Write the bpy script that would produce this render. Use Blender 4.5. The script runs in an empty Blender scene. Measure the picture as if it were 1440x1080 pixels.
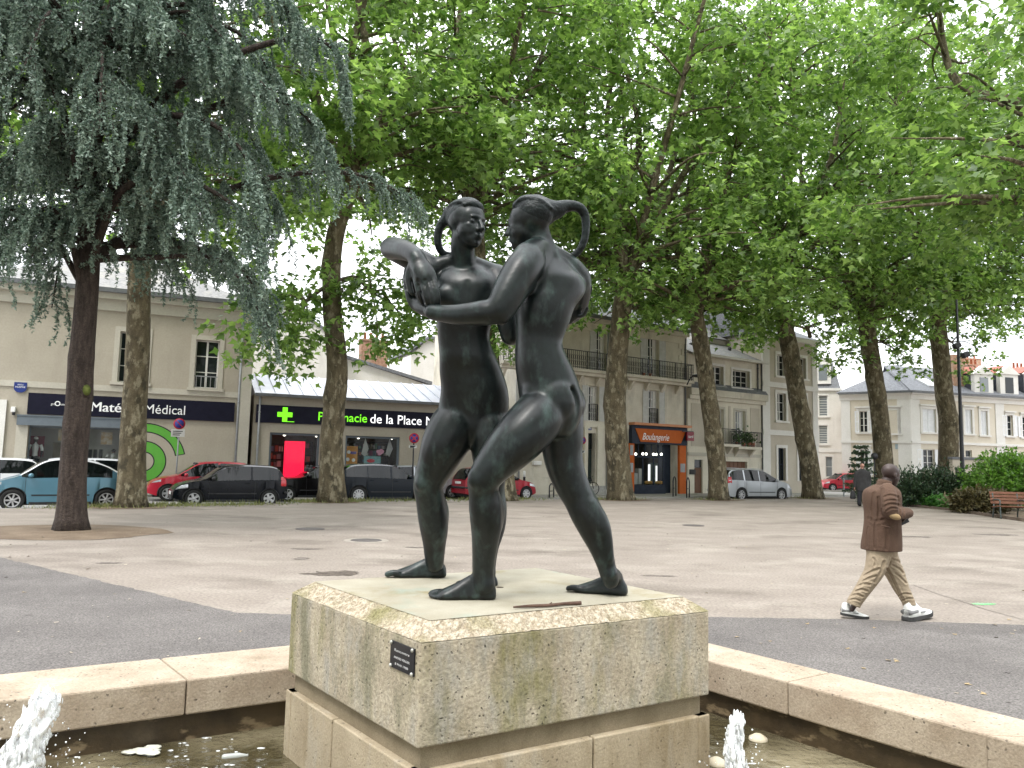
import bpy, bmesh, math, random
import numpy as np
from mathutils import Vector, Matrix

R = math.radians
C = bpy.context
scene = C.scene
COL = scene.collection

# ------------------------------------------------------------------ camera
F_PX, CAM_H, PITCH, ROLL = 1082.0, 1.65, R(5.75), R(1.3)
cam_data = bpy.data.cameras.new('camera')
cam_data.sensor_width = 36.0
cam_data.lens = 36.0 * F_PX / 1440.0
cam_data.clip_start = 0.05
cam_data.clip_end = 2000.0
cam = bpy.data.objects.new('camera', cam_data)
COL.objects.link(cam)
cam.matrix_world = (Matrix.Translation((0, 0, CAM_H)) @ Matrix.Rotation(R(90) + PITCH, 4, 'X')
                    @ Matrix.Rotation(ROLL, 4, 'Z'))
scene.camera = cam

# ------------------------------------------------------------------ sky and sun (bright overcast)
SUN_EL, SUN_ROT = R(58), R(200)
world = bpy.data.worlds.new('World')
scene.world = world
world.use_nodes = True
wn, wl = world.node_tree.nodes, world.node_tree.links
wn.clear()
w_out = wn.new('ShaderNodeOutputWorld')
w_bg = wn.new('ShaderNodeBackground')
w_bg.inputs['Strength'].default_value = 0.10
w_sky = wn.new('ShaderNodeTexSky')
w_sky.sky_type = 'NISHITA'
w_sky.sun_disc = False
w_sky.sun_elevation = SUN_EL
w_sky.sun_rotation = SUN_ROT
w_tc = wn.new('ShaderNodeTexCoord')
w_map = wn.new('ShaderNodeMapping')
w_map.inputs['Scale'].default_value = (1.0, 1.0, 2.6)
w_noise = wn.new('ShaderNodeTexNoise')
w_noise.inputs['Scale'].default_value = 2.3
w_noise.inputs['Detail'].default_value = 6.0
w_noise.inputs['Roughness'].default_value = 0.55
w_ramp = wn.new('ShaderNodeValToRGB')
w_ramp.color_ramp.elements[0].position = 0.28
w_ramp.color_ramp.elements[0].color = (0.55, 0.55, 0.55, 1)
w_ramp.color_ramp.elements[1].position = 0.52
w_ramp.color_ramp.elements[1].color = (1, 1, 1, 1)
w_cloud = wn.new('ShaderNodeMixRGB')
w_cloud.inputs['Color1'].default_value = (15.0, 15.8, 17.2, 1)
w_cloud.inputs['Color2'].default_value = (22.5, 22.5, 22.5, 1)
w_noise2 = wn.new('ShaderNodeTexNoise')
w_noise2.inputs['Scale'].default_value = 4.1
w_noise2.inputs['Detail'].default_value = 5.0
w_mix = wn.new('ShaderNodeMixRGB')
wl.new(w_tc.outputs['Generated'], w_map.inputs['Vector'])
wl.new(w_map.outputs['Vector'], w_noise.inputs['Vector'])
wl.new(w_map.outputs['Vector'], w_noise2.inputs['Vector'])
wl.new(w_noise.outputs['Fac'], w_ramp.inputs['Fac'])
wl.new(w_noise2.outputs['Fac'], w_cloud.inputs['Fac'])
wl.new(w_ramp.outputs['Color'], w_mix.inputs['Fac'])
wl.new(w_sky.outputs['Color'], w_mix.inputs['Color1'])
# an overcast sky is brightest overhead
w_sep = wn.new('ShaderNodeSeparateXYZ')
w_rng = wn.new('ShaderNodeMapRange')
w_rng.inputs['From Min'].default_value = 0.0
w_rng.inputs['From Max'].default_value = 1.0
w_rng.inputs['To Min'].default_value = 0.62
w_rng.inputs['To Max'].default_value = 1.30
w_mul = wn.new('ShaderNodeVectorMath')
w_mul.operation = 'SCALE'
wl.new(w_tc.outputs['Generated'], w_sep.inputs['Vector'])
wl.new(w_sep.outputs['Z'], w_rng.inputs['Value'])
wl.new(w_cloud.outputs['Color'], w_mul.inputs[0])
wl.new(w_rng.outputs['Result'], w_mul.inputs['Scale'])
wl.new(w_mul.outputs['Vector'], w_mix.inputs['Color2'])
wl.new(w_mix.outputs['Color'], w_bg.inputs['Color'])
wl.new(w_bg.outputs['Background'], w_out.inputs['Surface'])

sun_data = bpy.data.lights.new('sun', 'SUN')
sun_data.energy = 1.5
sun_data.angle = R(14)
sun_data.color = (1.0, 0.965, 0.91)
sun = bpy.data.objects.new('sun', sun_data)
COL.objects.link(sun)
# the sun stands up behind the camera, to the left
_az = R(245)
_sd = Vector((math.cos(_az) * math.cos(SUN_EL), math.sin(_az) * math.cos(SUN_EL), math.sin(SUN_EL)))
sun.rotation_euler = _sd.to_track_quat('Z', 'Y').to_euler()
w_sky.sun_rotation = math.atan2(_sd.x, _sd.y)

scene.view_settings.view_transform = 'Standard'
scene.view_settings.look = 'None'
scene.view_settings.exposure = 0.75
scene.view_settings.gamma = 1.0
scene.view_settings.use_curve_mapping = False
scene.render.engine = 'CYCLES'
cy = scene.cycles
cy.use_denoising = True
cy.max_bounces = 7
cy.diffuse_bounces = 4
cy.glossy_bounces = 3
cy.transmission_bounces = 5
cy.transparent_max_bounces = 8
cy.use_adaptive_sampling = True
cy.adaptive_threshold = 0.02
cy.sample_clamp_indirect = 6.0
cy.caustics_reflective = False
cy.caustics_refractive = False

# ------------------------------------------------------------------ measuring: a point of the photograph -> the place it shows
_f = np.array([0, math.cos(PITCH), math.sin(PITCH)])
_r0 = np.array([1.0, 0, 0])
_u0 = np.cross(_r0, _f)
_r = math.cos(ROLL) * _r0 + math.sin(ROLL) * _u0
_u = -math.sin(ROLL) * _r0 + math.cos(ROLL) * _u0
_c = np.array([0, 0, CAM_H])
def ray(px, py): return (px - 720) / F_PX * _r - (py - 540) / F_PX * _u + _f
def at(px, py, d): return _c + ray(px, py) * d
def on(px, py, z=0.0):
    v = ray(px, py)
    return _c + v * ((z - CAM_H) / v[2])

# ------------------------------------------------------------------ materials
MATS = {}
def _nt(name):
    m = bpy.data.materials.new(name)
    m.use_nodes = True
    nt = m.node_tree
    nt.nodes.clear()
    out = nt.nodes.new('ShaderNodeOutputMaterial')
    MATS[name] = m
    return m, nt, out
def col3(c): return (c[0], c[1], c[2], 1.0)
def noise_mat(name, c1, c2=None, scale=4.0, rough=0.8, metal=0.0, bump=0.0, bscale=60.0, detail=5.0,
              stretch=(1, 1, 1), lo=0.35, hi=0.65, spec=0.4, grain=0.0, gscale=200.0, coat=0.0,
              stain=None, sscale=1.5, slo=0.5, shi=0.7, sstretch=(1, 1, 1), pits=0.0, pscale=60.0, bdist=0.01):
    m, nt, out = _nt(name)
    N, L = nt.nodes, nt.links
    b = N.new('ShaderNodeBsdfPrincipled')
    b.inputs['Roughness'].default_value = rough
    b.inputs['Metallic'].default_value = metal
    b.inputs['Specular IOR Level'].default_value = spec
    b.inputs['Coat Weight'].default_value = coat
    b.inputs['Coat Roughness'].default_value = 0.06
    L.new(b.outputs[0], out.inputs['Surface'])
    tc = N.new('ShaderNodeTexCoord')
    def noise(sc, st=(1, 1, 1), det=detail):
        mp = N.new('ShaderNodeMapping')
        mp.inputs['Scale'].default_value = st
        L.new(tc.outputs['Object'], mp.inputs['Vector'])
        n = N.new('ShaderNodeTexNoise')
        n.inputs['Scale'].default_value = sc
        n.inputs['Detail'].default_value = det
        n.inputs['Roughness'].default_value = 0.6
        L.new(mp.outputs['Vector'], n.inputs['Vector'])
        return n
    def ramp(src, lo, hi, a=(0, 0, 0), z=(1, 1, 1)):
        r = N.new('ShaderNodeValToRGB')
        r.color_ramp.elements[0].position = lo
        r.color_ramp.elements[1].position = hi
        r.color_ramp.elements[0].color = col3(a)
        r.color_ramp.elements[1].color = col3(z)
        L.new(src, r.inputs['Fac'])
        return r
    def mix(kind, fac, a, bcol):
        x = N.new('ShaderNodeMixRGB')
        x.blend_type = kind
        if isinstance(fac, float): x.inputs['Fac'].default_value = fac
        else: L.new(fac, x.inputs['Fac'])
        L.new(a, x.inputs['Color1'])
        if isinstance(bcol, tuple): x.inputs['Color2'].default_value = col3(bcol)
        else: L.new(bcol, x.inputs['Color2'])
        return x.outputs[0]
    c2 = c2 or tuple(min(1, v * 1.12) for v in c1)
    c = ramp(noise(scale, stretch).outputs['Fac'], lo, hi, c1, c2).outputs['Color']
    for st in ([stain] if stain and not isinstance(stain[0], tuple) else (stain or [])):
        sc, a, z = (sscale, slo, shi)
        c = mix('MIX', ramp(noise(sc, sstretch).outputs['Fac'], a, z).outputs['Color'], c, st)
        sscale *= 1.7
    if grain:
        g = ramp(noise(gscale, (1, 1, 1), 2.0).outputs['Fac'], 0.3, 0.7, (1 - grain,) * 3, (1 + grain,) * 3).outputs['Color']
        c = mix('MULTIPLY', 1.0, c, g)
    hgt = None
    if pits:
        v = N.new('ShaderNodeTexVoronoi')
        v.inputs['Scale'].default_value = pscale
        dn = noise(pscale * .45)
        va = N.new('ShaderNodeVectorMath'); va.operation = 'SCALE'; va.inputs['Scale'].default_value = 1.6 / pscale
        L.new(dn.outputs['Color'], va.inputs[0])
        vb = N.new('ShaderNodeVectorMath'); vb.operation = 'ADD'
        L.new(tc.outputs['Object'], vb.inputs[0]); L.new(va.outputs['Vector'], vb.inputs[1]); L.new(vb.outputs['Vector'], v.inputs['Vector'])
        big = noise(pscale * 0.25).outputs['Fac']
        rr = ramp(v.outputs['Distance'], 0.10, 0.24)
        sel = ramp(big, 0.46, 0.56)
        keep = N.new('ShaderNodeMath'); keep.operation = 'MAXIMUM'
        L.new(rr.outputs['Color'], keep.inputs[0])
        inv = N.new('ShaderNodeMath'); inv.operation = 'SUBTRACT'
        inv.inputs[0].default_value = 1.0
        L.new(sel.outputs['Color'], inv.inputs[1])
        L.new(inv.outputs[0], keep.inputs[1])
        c = mix('MULTIPLY', pits, c, keep.outputs[0])
        hgt = keep.outputs[0]
    L.new(c, b.inputs['Base Color'])
    if bump:
        bp = N.new('ShaderNodeBump')
        bp.inputs['Strength'].default_value = bump
        bp.inputs['Distance'].default_value = bdist
        bn = noise(bscale, (1, 1, 1), 4.0).outputs['Fac']
        if hgt is not None:
            ad = N.new('ShaderNodeMath'); ad.operation = 'MULTIPLY_ADD'
            L.new(hgt, ad.inputs[0]); ad.inputs[1].default_value = 0.8
            L.new(bn, ad.inputs[2]); bn = ad.outputs[0]
        L.new(bn, bp.inputs['Height'])
        L.new(bp.outputs['Normal'], b.inputs['Normal'])
    return m
def leaf_mat(name, dark, light, trans=0.45, rough=0.55):
    m, nt, out = _nt(name)
    N, L = nt.nodes, nt.links
    geo = N.new('ShaderNodeNewGeometry')
    rp = N.new('ShaderNodeValToRGB')
    rp.color_ramp.elements[0].color = col3(dark)
    rp.color_ramp.elements[1].color = col3(light)
    L.new(geo.outputs['Random Per Island'], rp.inputs['Fac'])
    d = N.new('ShaderNodeBsdfPrincipled')
    d.inputs['Roughness'].default_value = rough
    d.inputs['Specular IOR Level'].default_value = 0.55
    L.new(rp.outputs['Color'], d.inputs['Base Color'])
    t = N.new('ShaderNodeBsdfTranslucent')
    hs = N.new('ShaderNodeHueSaturation')
    hs.inputs['Saturation'].default_value = 1.15
    hs.inputs['Value'].default_value = 1.5
    L.new(rp.outputs['Color'], hs.inputs['Color'])
    L.new(hs.outputs['Color'], t.inputs['Color'])
    mx = N.new('ShaderNodeMixShader')
    mx.inputs['Fac'].default_value = trans
    L.new(d.outputs[0], mx.inputs[1])
    L.new(t.outputs[0], mx.inputs[2])
    L.new(mx.outputs[0], out.inputs['Surface'])
    return m
def glass_mat(name, tint=(0.02, 0.025, 0.03), clear=0.0, rough=0.03, spec=0.6):
    m, nt, out = _nt(name)
    N, L = nt.nodes, nt.links
    b = N.new('ShaderNodeBsdfPrincipled')
    b.inputs['Base Color'].default_value = col3(tint)
    b.inputs['Roughness'].default_value = rough
    b.inputs['Specular IOR Level'].default_value = spec
    if clear > 0:
        t = N.new('ShaderNodeBsdfTransparent')
        t.inputs['Color'].default_value = (0.92, 0.95, 0.94, 1)
        mx = N.new('ShaderNodeMixShader')
        mx.inputs['Fac'].default_value = clear
        L.new(b.outputs[0], mx.inputs[1])
        L.new(t.outputs[0], mx.inputs[2])
        L.new(mx.outputs[0], out.inputs['Surface'])
    else:
        L.new(b.outputs[0], out.inputs['Surface'])
    return m
def emit_mat(name, c, s):
    m, nt, out = _nt(name)
    e = nt.nodes.new('ShaderNodeEmission')
    e.inputs['Color'].default_value = col3(c)
    e.inputs['Strength'].default_value = s
    nt.links.new(e.outputs[0], out.inputs['Surface'])
    return m

# ------------------------------------------------------------------ object helpers
def tag(o, label, cat, group=None):
    o['label'] = label
    o['category'] = cat
    if group: o['group'] = group
    return o
def thing(name, label, cat, loc=(0, 0, 0), rz=0.0, group=None):
    o = bpy.data.objects.new(name, None)
    o.empty_display_size = 0.2
    COL.objects.link(o)
    o.location = tuple(float(v) for v in loc)
    o.rotation_euler = (0, 0, rz)
    return tag(o, label, cat, group)
def local_inv(o):
    return (Matrix.Translation(o.location) @ Matrix.Rotation(o.rotation_euler[2], 4, 'Z')).inverted()
def copy_tree(o, parent=None):
    c = o.copy()
    COL.objects.link(c)
    if parent is not None: c.parent = parent
    for ch in list(o.children): copy_tree(ch, c)
    return c

def frame_from(d, up=(0, 0, 1)):
    d = np.asarray(d, float); d = d / (np.linalg.norm(d) + 1e-12)
    up = np.asarray(up, float)
    if abs(d @ up) > 0.97: up = np.array([1.0, 0, 0])
    a = np.cross(up, d); a /= np.linalg.norm(a)
    return a, np.cross(d, a), d
def smooth_path(pts, sub=5):
    p = np.asarray(pts, float)
    if len(p) < 3 or sub < 2: return p
    q = np.vstack([2 * p[0] - p[1], p, 2 * p[-1] - p[-2]])
    out = []
    for i in range(1, len(q) - 2):
        a, b, c, d = q[i - 1], q[i], q[i + 1], q[i + 2]
        for k in range(sub):
            t = k / sub
            out.append(0.5 * ((2 * b) + (c - a) * t + (2 * a - 5 * b + 4 * c - d) * t * t + (3 * b - a - 3 * c + d) * t ** 3))
    out.append(p[-1])
    return np.array(out)

class MB:
    """collects shapes; build() links them as ONE mesh object"""
    def __init__(s): s.v = []; s.f = []; s.m = []; s.sm = []; s.n = 0
    def add(s, v, f, mat=0, smooth=False):
        v = np.asarray(v, float).reshape(-1, 3)
        s.v.append(v)
        for q in f:
            s.f.append([i + s.n for i in q]); s.m.append(mat); s.sm.append(smooth)
        s.n += len(v)
    def box(s, x0, x1, y0, y1, z0, z1, mat=0):
        v = [(x, y, z) for x in (x0, x1) for y in (y0, y1) for z in (z0, z1)]
        s.add(v, [(0, 1, 3, 2), (4, 6, 7, 5), (0, 4, 5, 1), (2, 3, 7, 6), (0, 2, 6, 4), (1, 5, 7, 3)], mat)
    def obox(s, c, size, M=None, mat=0, bev=0.0):
        hx, hy, hz = [k / 2 for k in size]
        M = np.eye(3) if M is None else np.asarray(M, float)
        if bev > 0:
            v = []
            for sx in (-1, 1):
                for sy in (-1, 1):
                    for sz in (-1, 1):
                        v += [(sx * (hx - bev), sy * (hy - bev), sz * hz), (sx * (hx - bev), sy * hy, sz * (hz - bev)), (sx * hx, sy * (hy - bev), sz * (hz - bev))]
            bm = bmesh.new()
            for q in v: bm.verts.new(q)
            bmesh.ops.convex_hull(bm, input=bm.verts)
            bm.verts.index_update()
            s.add(np.array([x.co[:] for x in bm.verts]) @ M.T + np.asarray(c, float), [[x.index for x in f.verts] for f in bm.faces], mat)
            bm.free(); return
        v = np.array([(x, y, z) for x in (-hx, hx) for y in (-hy, hy) for z in (-hz, hz)]) @ M.T + np.asarray(c, float)
        s.add(v, [(0, 1, 3, 2), (4, 6, 7, 5), (0, 4, 5, 1), (2, 3, 7, 6), (0, 2, 6, 4), (1, 5, 7, 3)], mat)
    def poly(s, pts, mat=0): s.add(pts, [list(range(len(pts)))], mat)
    def prism(s, pts, vec, mat=0):
        p = np.asarray(pts, float); n = len(p); q = p + np.asarray(vec, float)
        nrm = np.zeros(3)
        for i in range(n): nrm += np.cross(p[i], p[(i + 1) % n])
        if nrm @ np.asarray(vec, float) > 0: p, q = p[::-1], q[::-1]
        f = [list(range(n)), list(range(2 * n - 1, n - 1, -1))]
        f += [[i, i + n, (i + 1) % n + n, (i + 1) % n] for i in range(n)]
        s.add(np.vstack([p, q]), f, mat)
    def rings(s, rings, mat=0, smooth=True, cap=True):
        R_ = [np.asarray(r, float) for r in rings]; k = len(R_[0])
        f = []
        for i in range(len(R_) - 1):
            for j in range(k):
                f.append([i * k + j, i * k + (j + 1) % k, (i + 1) * k + (j + 1) % k, (i + 1) * k + j])
        if cap:
            f.append(list(range(k))[::-1]); f.append([(len(R_) - 1) * k + j for j in range(k)])
        s.add(np.vstack(R_), f, mat, smooth)
    def tube(s, pts, rad, n=8, sub=1, mat=0, smooth=True, round_ends=False, flat=1.0, up=(0, 0, 1)):
        pr = np.array([list(p) + [r] for p, r in zip(pts, rad if hasattr(rad, '__len__') else [rad] * len(pts))], float)
        pr = smooth_path(pr, sub)
        p, r = pr[:, :3], np.maximum(pr[:, 3], 1e-4)
        if round_ends:
            d0 = p[0] - p[1]; d0 /= np.linalg.norm(d0); d1 = p[-1] - p[-2]; d1 /= np.linalg.norm(d1)
            a = [(0.97, .22), (0.75, .66), (0.38, .92)]
            p = np.vstack([[p[0] + d0 * r[0] * h for h, _ in a], p, [p[-1] + d1 * r[-1] * h for h, _ in a[::-1]]])
            r = np.concatenate([[r[0] * k for _, k in a], r, [r[-1] * k for _, k in a[::-1]]])
        T = np.gradient(p, axis=0)
        rg = []; th = np.linspace(0, 2 * np.pi, n, endpoint=False)
        a0, b0, _ = frame_from(T[0], up)
        for i in range(len(p)):
            t = T[i] / (np.linalg.norm(T[i]) + 1e-12)
            a0 = a0 - t * (a0 @ t); a0 /= (np.linalg.norm(a0) + 1e-12)
            b0 = np.cross(t, a0)
            rg.append(p[i] + r[i] * (np.outer(np.cos(th), a0) + flat * np.outer(np.sin(th), b0)))
        s.rings(rg, mat, smooth)
    def ell(s, c, rad, M=None, n=16, mat=0, noise=0.0, seed=0):
        M = np.eye(3) if M is None else np.asarray(M, float)
        rg = []; th = np.linspace(0, 2 * np.pi, n, endpoint=False); rs = np.random.RandomState(seed)
        for ph in np.linspace(0.06, np.pi - 0.06, max(6, n // 2 + 1)):
            q = np.stack([np.sin(ph) * np.cos(th), np.sin(ph) * np.sin(th), -np.cos(ph) * np.ones(n)], 1)
            if noise: q *= 1 + rs.uniform(-noise, noise, (n, 1))
            rg.append((q * np.asarray(rad, float)) @ M.T + np.asarray(c, float))
        s.rings(rg, mat)
    def lathe(s, prof, c=(0, 0, 0), n=20, M=None, mat=0, smooth=True, cap=True):
        th = np.linspace(0, 2 * np.pi, n, endpoint=False)
        M = np.eye(3) if M is None else np.asarray(M, float)
        s.rings([(np.stack([r * np.cos(th), r * np.sin(th), np.full(n, z)], 1)) @ M.T + np.asarray(c, float) for r, z in prof], mat, smooth, cap)
    def build(s, name, mats, parent=None, world=False, bevel=0.0):
        me = bpy.data.meshes.new(name)
        V = np.vstack(s.v)
        if world and parent is not None:
            I = np.array(local_inv(parent)); V = V @ I[:3, :3].T + I[:3, 3]
        me.from_pydata(V.tolist(), [], s.f)
        for m in (mats if isinstance(mats, (list, tuple)) else [mats]): me.materials.append(m)
        me.polygons.foreach_set('material_index', s.m)
        me.polygons.foreach_set('use_smooth', s.sm)
        me.update()
        o = bpy.data.objects.new(name, me)
        COL.objects.link(o)
        if parent is not None: o.parent = parent
        if bevel > 0:
            b = o.modifiers.new('bevel', 'BEVEL'); b.width = bevel; b.segments = 2; b.limit_method = 'ANGLE'; b.angle_limit = R(40)
        return o
def struct(name, mb, mats):
    o = mb.build(name, mats)
    o['kind'] = 'structure'
    return o
def np_mesh(name, verts, tris, mats, parent=None, smooth=False):
    me = bpy.data.meshes.new(name)
    verts = np.asarray(verts, np.float32).reshape(-1, 3); tris = np.asarray(tris, np.int32)
    k = tris.shape[1]
    me.vertices.add(len(verts)); me.vertices.foreach_set('co', verts.ravel())
    me.loops.add(tris.size); me.loops.foreach_set('vertex_index', tris.ravel())
    me.polygons.add(len(tris)); me.polygons.foreach_set('loop_start', np.arange(0, tris.size, k, dtype=np.int32))
    if smooth: me.polygons.foreach_set('use_smooth', np.ones(len(tris), bool))
    me.update(calc_edges=True)
    for m in (mats if isinstance(mats, (list, tuple)) else [mats]): me.materials.append(m)
    o = bpy.data.objects.new(name, me); COL.objects.link(o)
    if parent is not None: o.parent = parent
    return o
def text_part(name, body, w, h, x, y, z, mat, parent, shear=0.0, align='LEFT', rot=None, bold=0.0, depth=0.004, fit=True):
    """raised lettering in the X-Z plane facing -Y, w wide, capitals h high"""
    cu = bpy.data.curves.new(name, 'FONT')
    cu.body = body; cu.size = h / 0.72; cu.extrude = depth; cu.shear = shear; cu.offset = bold * h
    cu.align_x = 'LEFT'; cu.resolution_u = 3
    t = bpy.data.objects.new(name, cu); COL.objects.link(t)
    C.view_layer.update()
    me = bpy.data.meshes.new_from_object(t.evaluated_get(C.evaluated_depsgraph_get()))
    bpy.data.objects.remove(t); bpy.data.curves.remove(cu)
    n = len(me.vertices); co = np.empty(n * 3); me.vertices.foreach_get('co', co); co = co.reshape(-1, 3)
    x0, x1 = co[:, 0].min(), co[:, 0].max()
    k = (w / (x1 - x0)) if (fit and w) else 1.0
    off = {'LEFT': -x0 * k, 'CENTER': -(x0 + x1) / 2 * k}[align]
    loc = np.stack([co[:, 0] * k + off, -co[:, 2], co[:, 1]], 1)
    if rot is not None: loc = loc @ np.asarray(rot).T
    co = loc + np.array([x, y, z])
    me.vertices.foreach_set('co', co.ravel()); me.materials.clear(); me.materials.append(mat); me.update()
    o = bpy.data.objects.new(name, me); COL.objects.link(o); o.parent = parent
    return o

# ------------------------------------------------------------------ shared materials
M = {}
M['plaza'] = noise_mat('plaza_asphalt', (0.2004, 0.1688, 0.1417), (0.2825, 0.2437, 0.2094), scale=0.9, rough=0.9, bump=0.3, bscale=60, stretch=(0.8, 1.15, 1), detail=10.0,
                       grain=0.24, gscale=26, stain=[(0.1478, 0.1236, 0.1016), (0.3108, 0.2745, 0.2335)], sscale=0.45, slo=0.52, shi=0.70, sstretch=(0.8, 1.2, 1), lo=0.24, hi=0.76)
M['asphalt'] = noise_mat('grey_asphalt', (0.1083, 0.09774, 0.09219), (0.1454, 0.1324, 0.1243), scale=0.8, rough=0.9, bump=0.6, bscale=70, grain=0.55, gscale=62,
                         stain=(0.2042, 0.1888, 0.1763), sscale=0.6, slo=0.55, shi=0.8, bdist=0.006)
M['road'] = noise_mat('road_asphalt', (0.2805, 0.272, 0.2635), (0.357, 0.3485, 0.3315), scale=0.4, rough=0.85, grain=0.08, gscale=30)
M['pave'] = noise_mat('pavement', (0.323, 0.306, 0.2805), (0.391, 0.374, 0.34), scale=0.7, rough=0.9, grain=0.08, gscale=25)
M['kerb'] = noise_mat('granite_kerb', (0.30, 0.29, 0.27), (0.40, 0.39, 0.36), scale=6, rough=0.85, grain=0.15)
M['soil'] = noise_mat('bare_soil', (0.1275, 0.08925, 0.0578), (0.1997, 0.1487, 0.102), scale=1.6, rough=0.95, bump=0.5, bscale=40, grain=0.25, gscale=60)
M['dirt'] = noise_mat('damp_dirt', (0.085, 0.062, 0.048), (0.17, 0.135, 0.11), scale=9, rough=0.6, bump=0.4, bscale=70, grain=0.3, gscale=120)
M['tar'] = noise_mat('tar_seam', (0.19, 0.165, 0.14), (0.24, 0.21, 0.18), scale=8, rough=0.8)
M['rim'] = noise_mat('coping_stone', (0.3251, 0.257, 0.189), (0.4385, 0.3667, 0.2835), scale=3.2, rough=0.85, bump=0.45, bscale=80, grain=0.17, gscale=85,
                     stain=(0.2268, 0.1739, 0.1172), sscale=2.2, slo=0.55, shi=0.75, pits=0.75, pscale=30, bdist=0.008)
M['basin_wall'] = noise_mat('wet_basin_wall', (0.035, 0.024, 0.013), (0.075, 0.052, 0.028), scale=5, rough=0.45, bump=0.4, bscale=30, stain=(0.20, 0.15, 0.09), sscale=3.5, slo=0.56, shi=0.62, sstretch=(1, 1, 2.2))
M['basin_floor'] = noise_mat('silty_floor', (0.085, 0.072, 0.038), (0.17, 0.15, 0.085), scale=2.0, rough=0.8)
M['plinth'] = noise_mat('cast_stone', (0.315, 0.265, 0.192), (0.425, 0.37, 0.28), scale=5.0, rough=0.9, bump=0.7, bscale=60, grain=0.22, gscale=70,
                        stain=[(0.150, 0.142, 0.040), (0.20, 0.185, 0.125), (0.33, 0.305, 0.255)], sscale=2.3, slo=0.50, shi=0.68, sstretch=(1.5, 1.5, 0.5), pits=0.75, pscale=40, bdist=0.008)
M['plinth_rough'] = noise_mat('exposed_aggregate', (0.3024, 0.2436, 0.168), (0.5208, 0.4536, 0.3528), scale=46, rough=0.95, bump=1.0, bscale=75, detail=2.0, grain=0.3, gscale=120,
                        stain=(0.2184, 0.1974, 0.0924), sscale=3.5, slo=0.5, shi=0.72, bdist=0.012)
M['plinth_top'] = noise_mat('worn_plinth_top', (0.2913, 0.2604, 0.1921), (0.3905, 0.3596, 0.2851), scale=2.2, rough=0.8, bump=0.15, bscale=90, grain=0.07, gscale=120,
                        stain=[(0.248, 0.3224, 0.2728), (0.248, 0.2046, 0.1054)], sscale=1.7, slo=0.56, shi=0.72)
M['plinth_low'] = noise_mat('lower_cast_stone', (0.3096, 0.2494, 0.1677), (0.4042, 0.3354, 0.2365), scale=3.5, rough=0.9, bump=0.5, bscale=70, grain=0.13, gscale=110,
                        stain=[(0.2064, 0.1548, 0.086), (0.3612, 0.3182, 0.2494)], sscale=2.0, slo=0.55, shi=0.72, sstretch=(1.6, 1.6, 0.5), pits=0.45, pscale=34, bdist=0.006)
M['groove'] = noise_mat('weathered_joint', (0.17, 0.135, 0.085), (0.24, 0.195, 0.13), scale=6, rough=0.95, grain=0.2)
M['bronze'] = noise_mat('patinated_bronze', (0.0026, 0.0038, 0.0042), (0.0085, 0.0145, 0.0145), scale=4.2, rough=0.37, metal=0.0, bump=0.16, bscale=26, spec=0.38, lo=0.34, hi=0.72,
                        stain=[(0.045, 0.072, 0.066)], sscale=8.5, slo=0.52, shi=0.80, sstretch=(1.3, 1.3, 0.6), grain=0.3, gscale=34, bdist=0.004)
M['bronze_hair'] = noise_mat('patinated_bronze_hair', (0.004, 0.0055, 0.006), (0.014, 0.021, 0.021), scale=9, rough=0.45, metal=0.25, bump=0.9, bscale=22, spec=0.30,
                        stretch=(0.6, 2.0, 3.0), grain=0.2, gscale=40, bdist=0.012)
M['black_metal'] = noise_mat('black_metal', (0.012, 0.012, 0.015), (0.02, 0.02, 0.024), rough=0.45)
M['plaque'] = noise_mat('plaque_enamel', (0.008, 0.009, 0.013), (0.016, 0.017, 0.022), rough=0.3)
M['steel'] = noise_mat('dull_steel', (0.42, 0.42, 0.38), (0.55, 0.55, 0.52), rough=0.4, metal=0.6)
M['white_paint'] = noise_mat('white_paint', (0.72, 0.71, 0.68), (0.8, 0.79, 0.77), rough=0.6)
M['letter_white'] = noise_mat('white_lettering', (0.85, 0.85, 0.86), (0.9, 0.9, 0.9), rough=0.4)
M['letter_grey'] = noise_mat('engraved_lettering', (0.42, 0.42, 0.42), (0.5, 0.5, 0.5), rough=0.5)
M['twig'] = noise_mat('dead_twig', (0.06, 0.032, 0.022), (0.12, 0.07, 0.05), scale=20, rough=0.8)
M['foam'] = None
def foam():
    m, nt, out = _nt('white_water')
    N, L = nt.nodes, nt.links
    b = N.new('ShaderNodeBsdfPrincipled')
    b.inputs['Base Color'].default_value = (0.93, 0.95, 0.97, 1)
    b.inputs['Roughness'].default_value = 0.12
    b.inputs['Subsurface Weight'].default_value = 0.0
    t = N.new('ShaderNodeBsdfTransparent')
    mx = N.new('ShaderNodeMixShader')
    tc = N.new('ShaderNodeTexCoord'); n = N.new('ShaderNodeTexNoise'); n.inputs['Scale'].default_value = 34; n.inputs['Detail'].default_value = 5
    r = N.new('ShaderNodeValToRGB'); r.color_ramp.elements[0].position = 0.40; r.color_ramp.elements[1].position = 0.56
    r.color_ramp.elements[0].color = (0.12, 0.12, 0.12, 1)
    mp = N.new('ShaderNodeMapping'); mp.inputs['Scale'].default_value = (1, 1, .28); L.new(tc.outputs['Object'], mp.inputs['Vector']); L.new(mp.outputs['Vector'], n.inputs['Vector']); L.new(n.outputs['Fac'], r.inputs['Fac']); L.new(r.outputs['Color'], mx.inputs['Fac'])
    L.new(t.outputs[0], mx.inputs[1]); L.new(b.outputs[0], mx.inputs[2]); L.new(mx.outputs[0], out.inputs['Surface'])
    bp = N.new('ShaderNodeBump'); bp.inputs['Strength'].default_value = 0.8; bp.inputs['Distance'].default_value = 0.02
    L.new(n.outputs['Fac'], bp.inputs['Height']); L.new(bp.outputs['Normal'], b.inputs['Normal'])
    return m
M['foam'] = foam()
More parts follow.
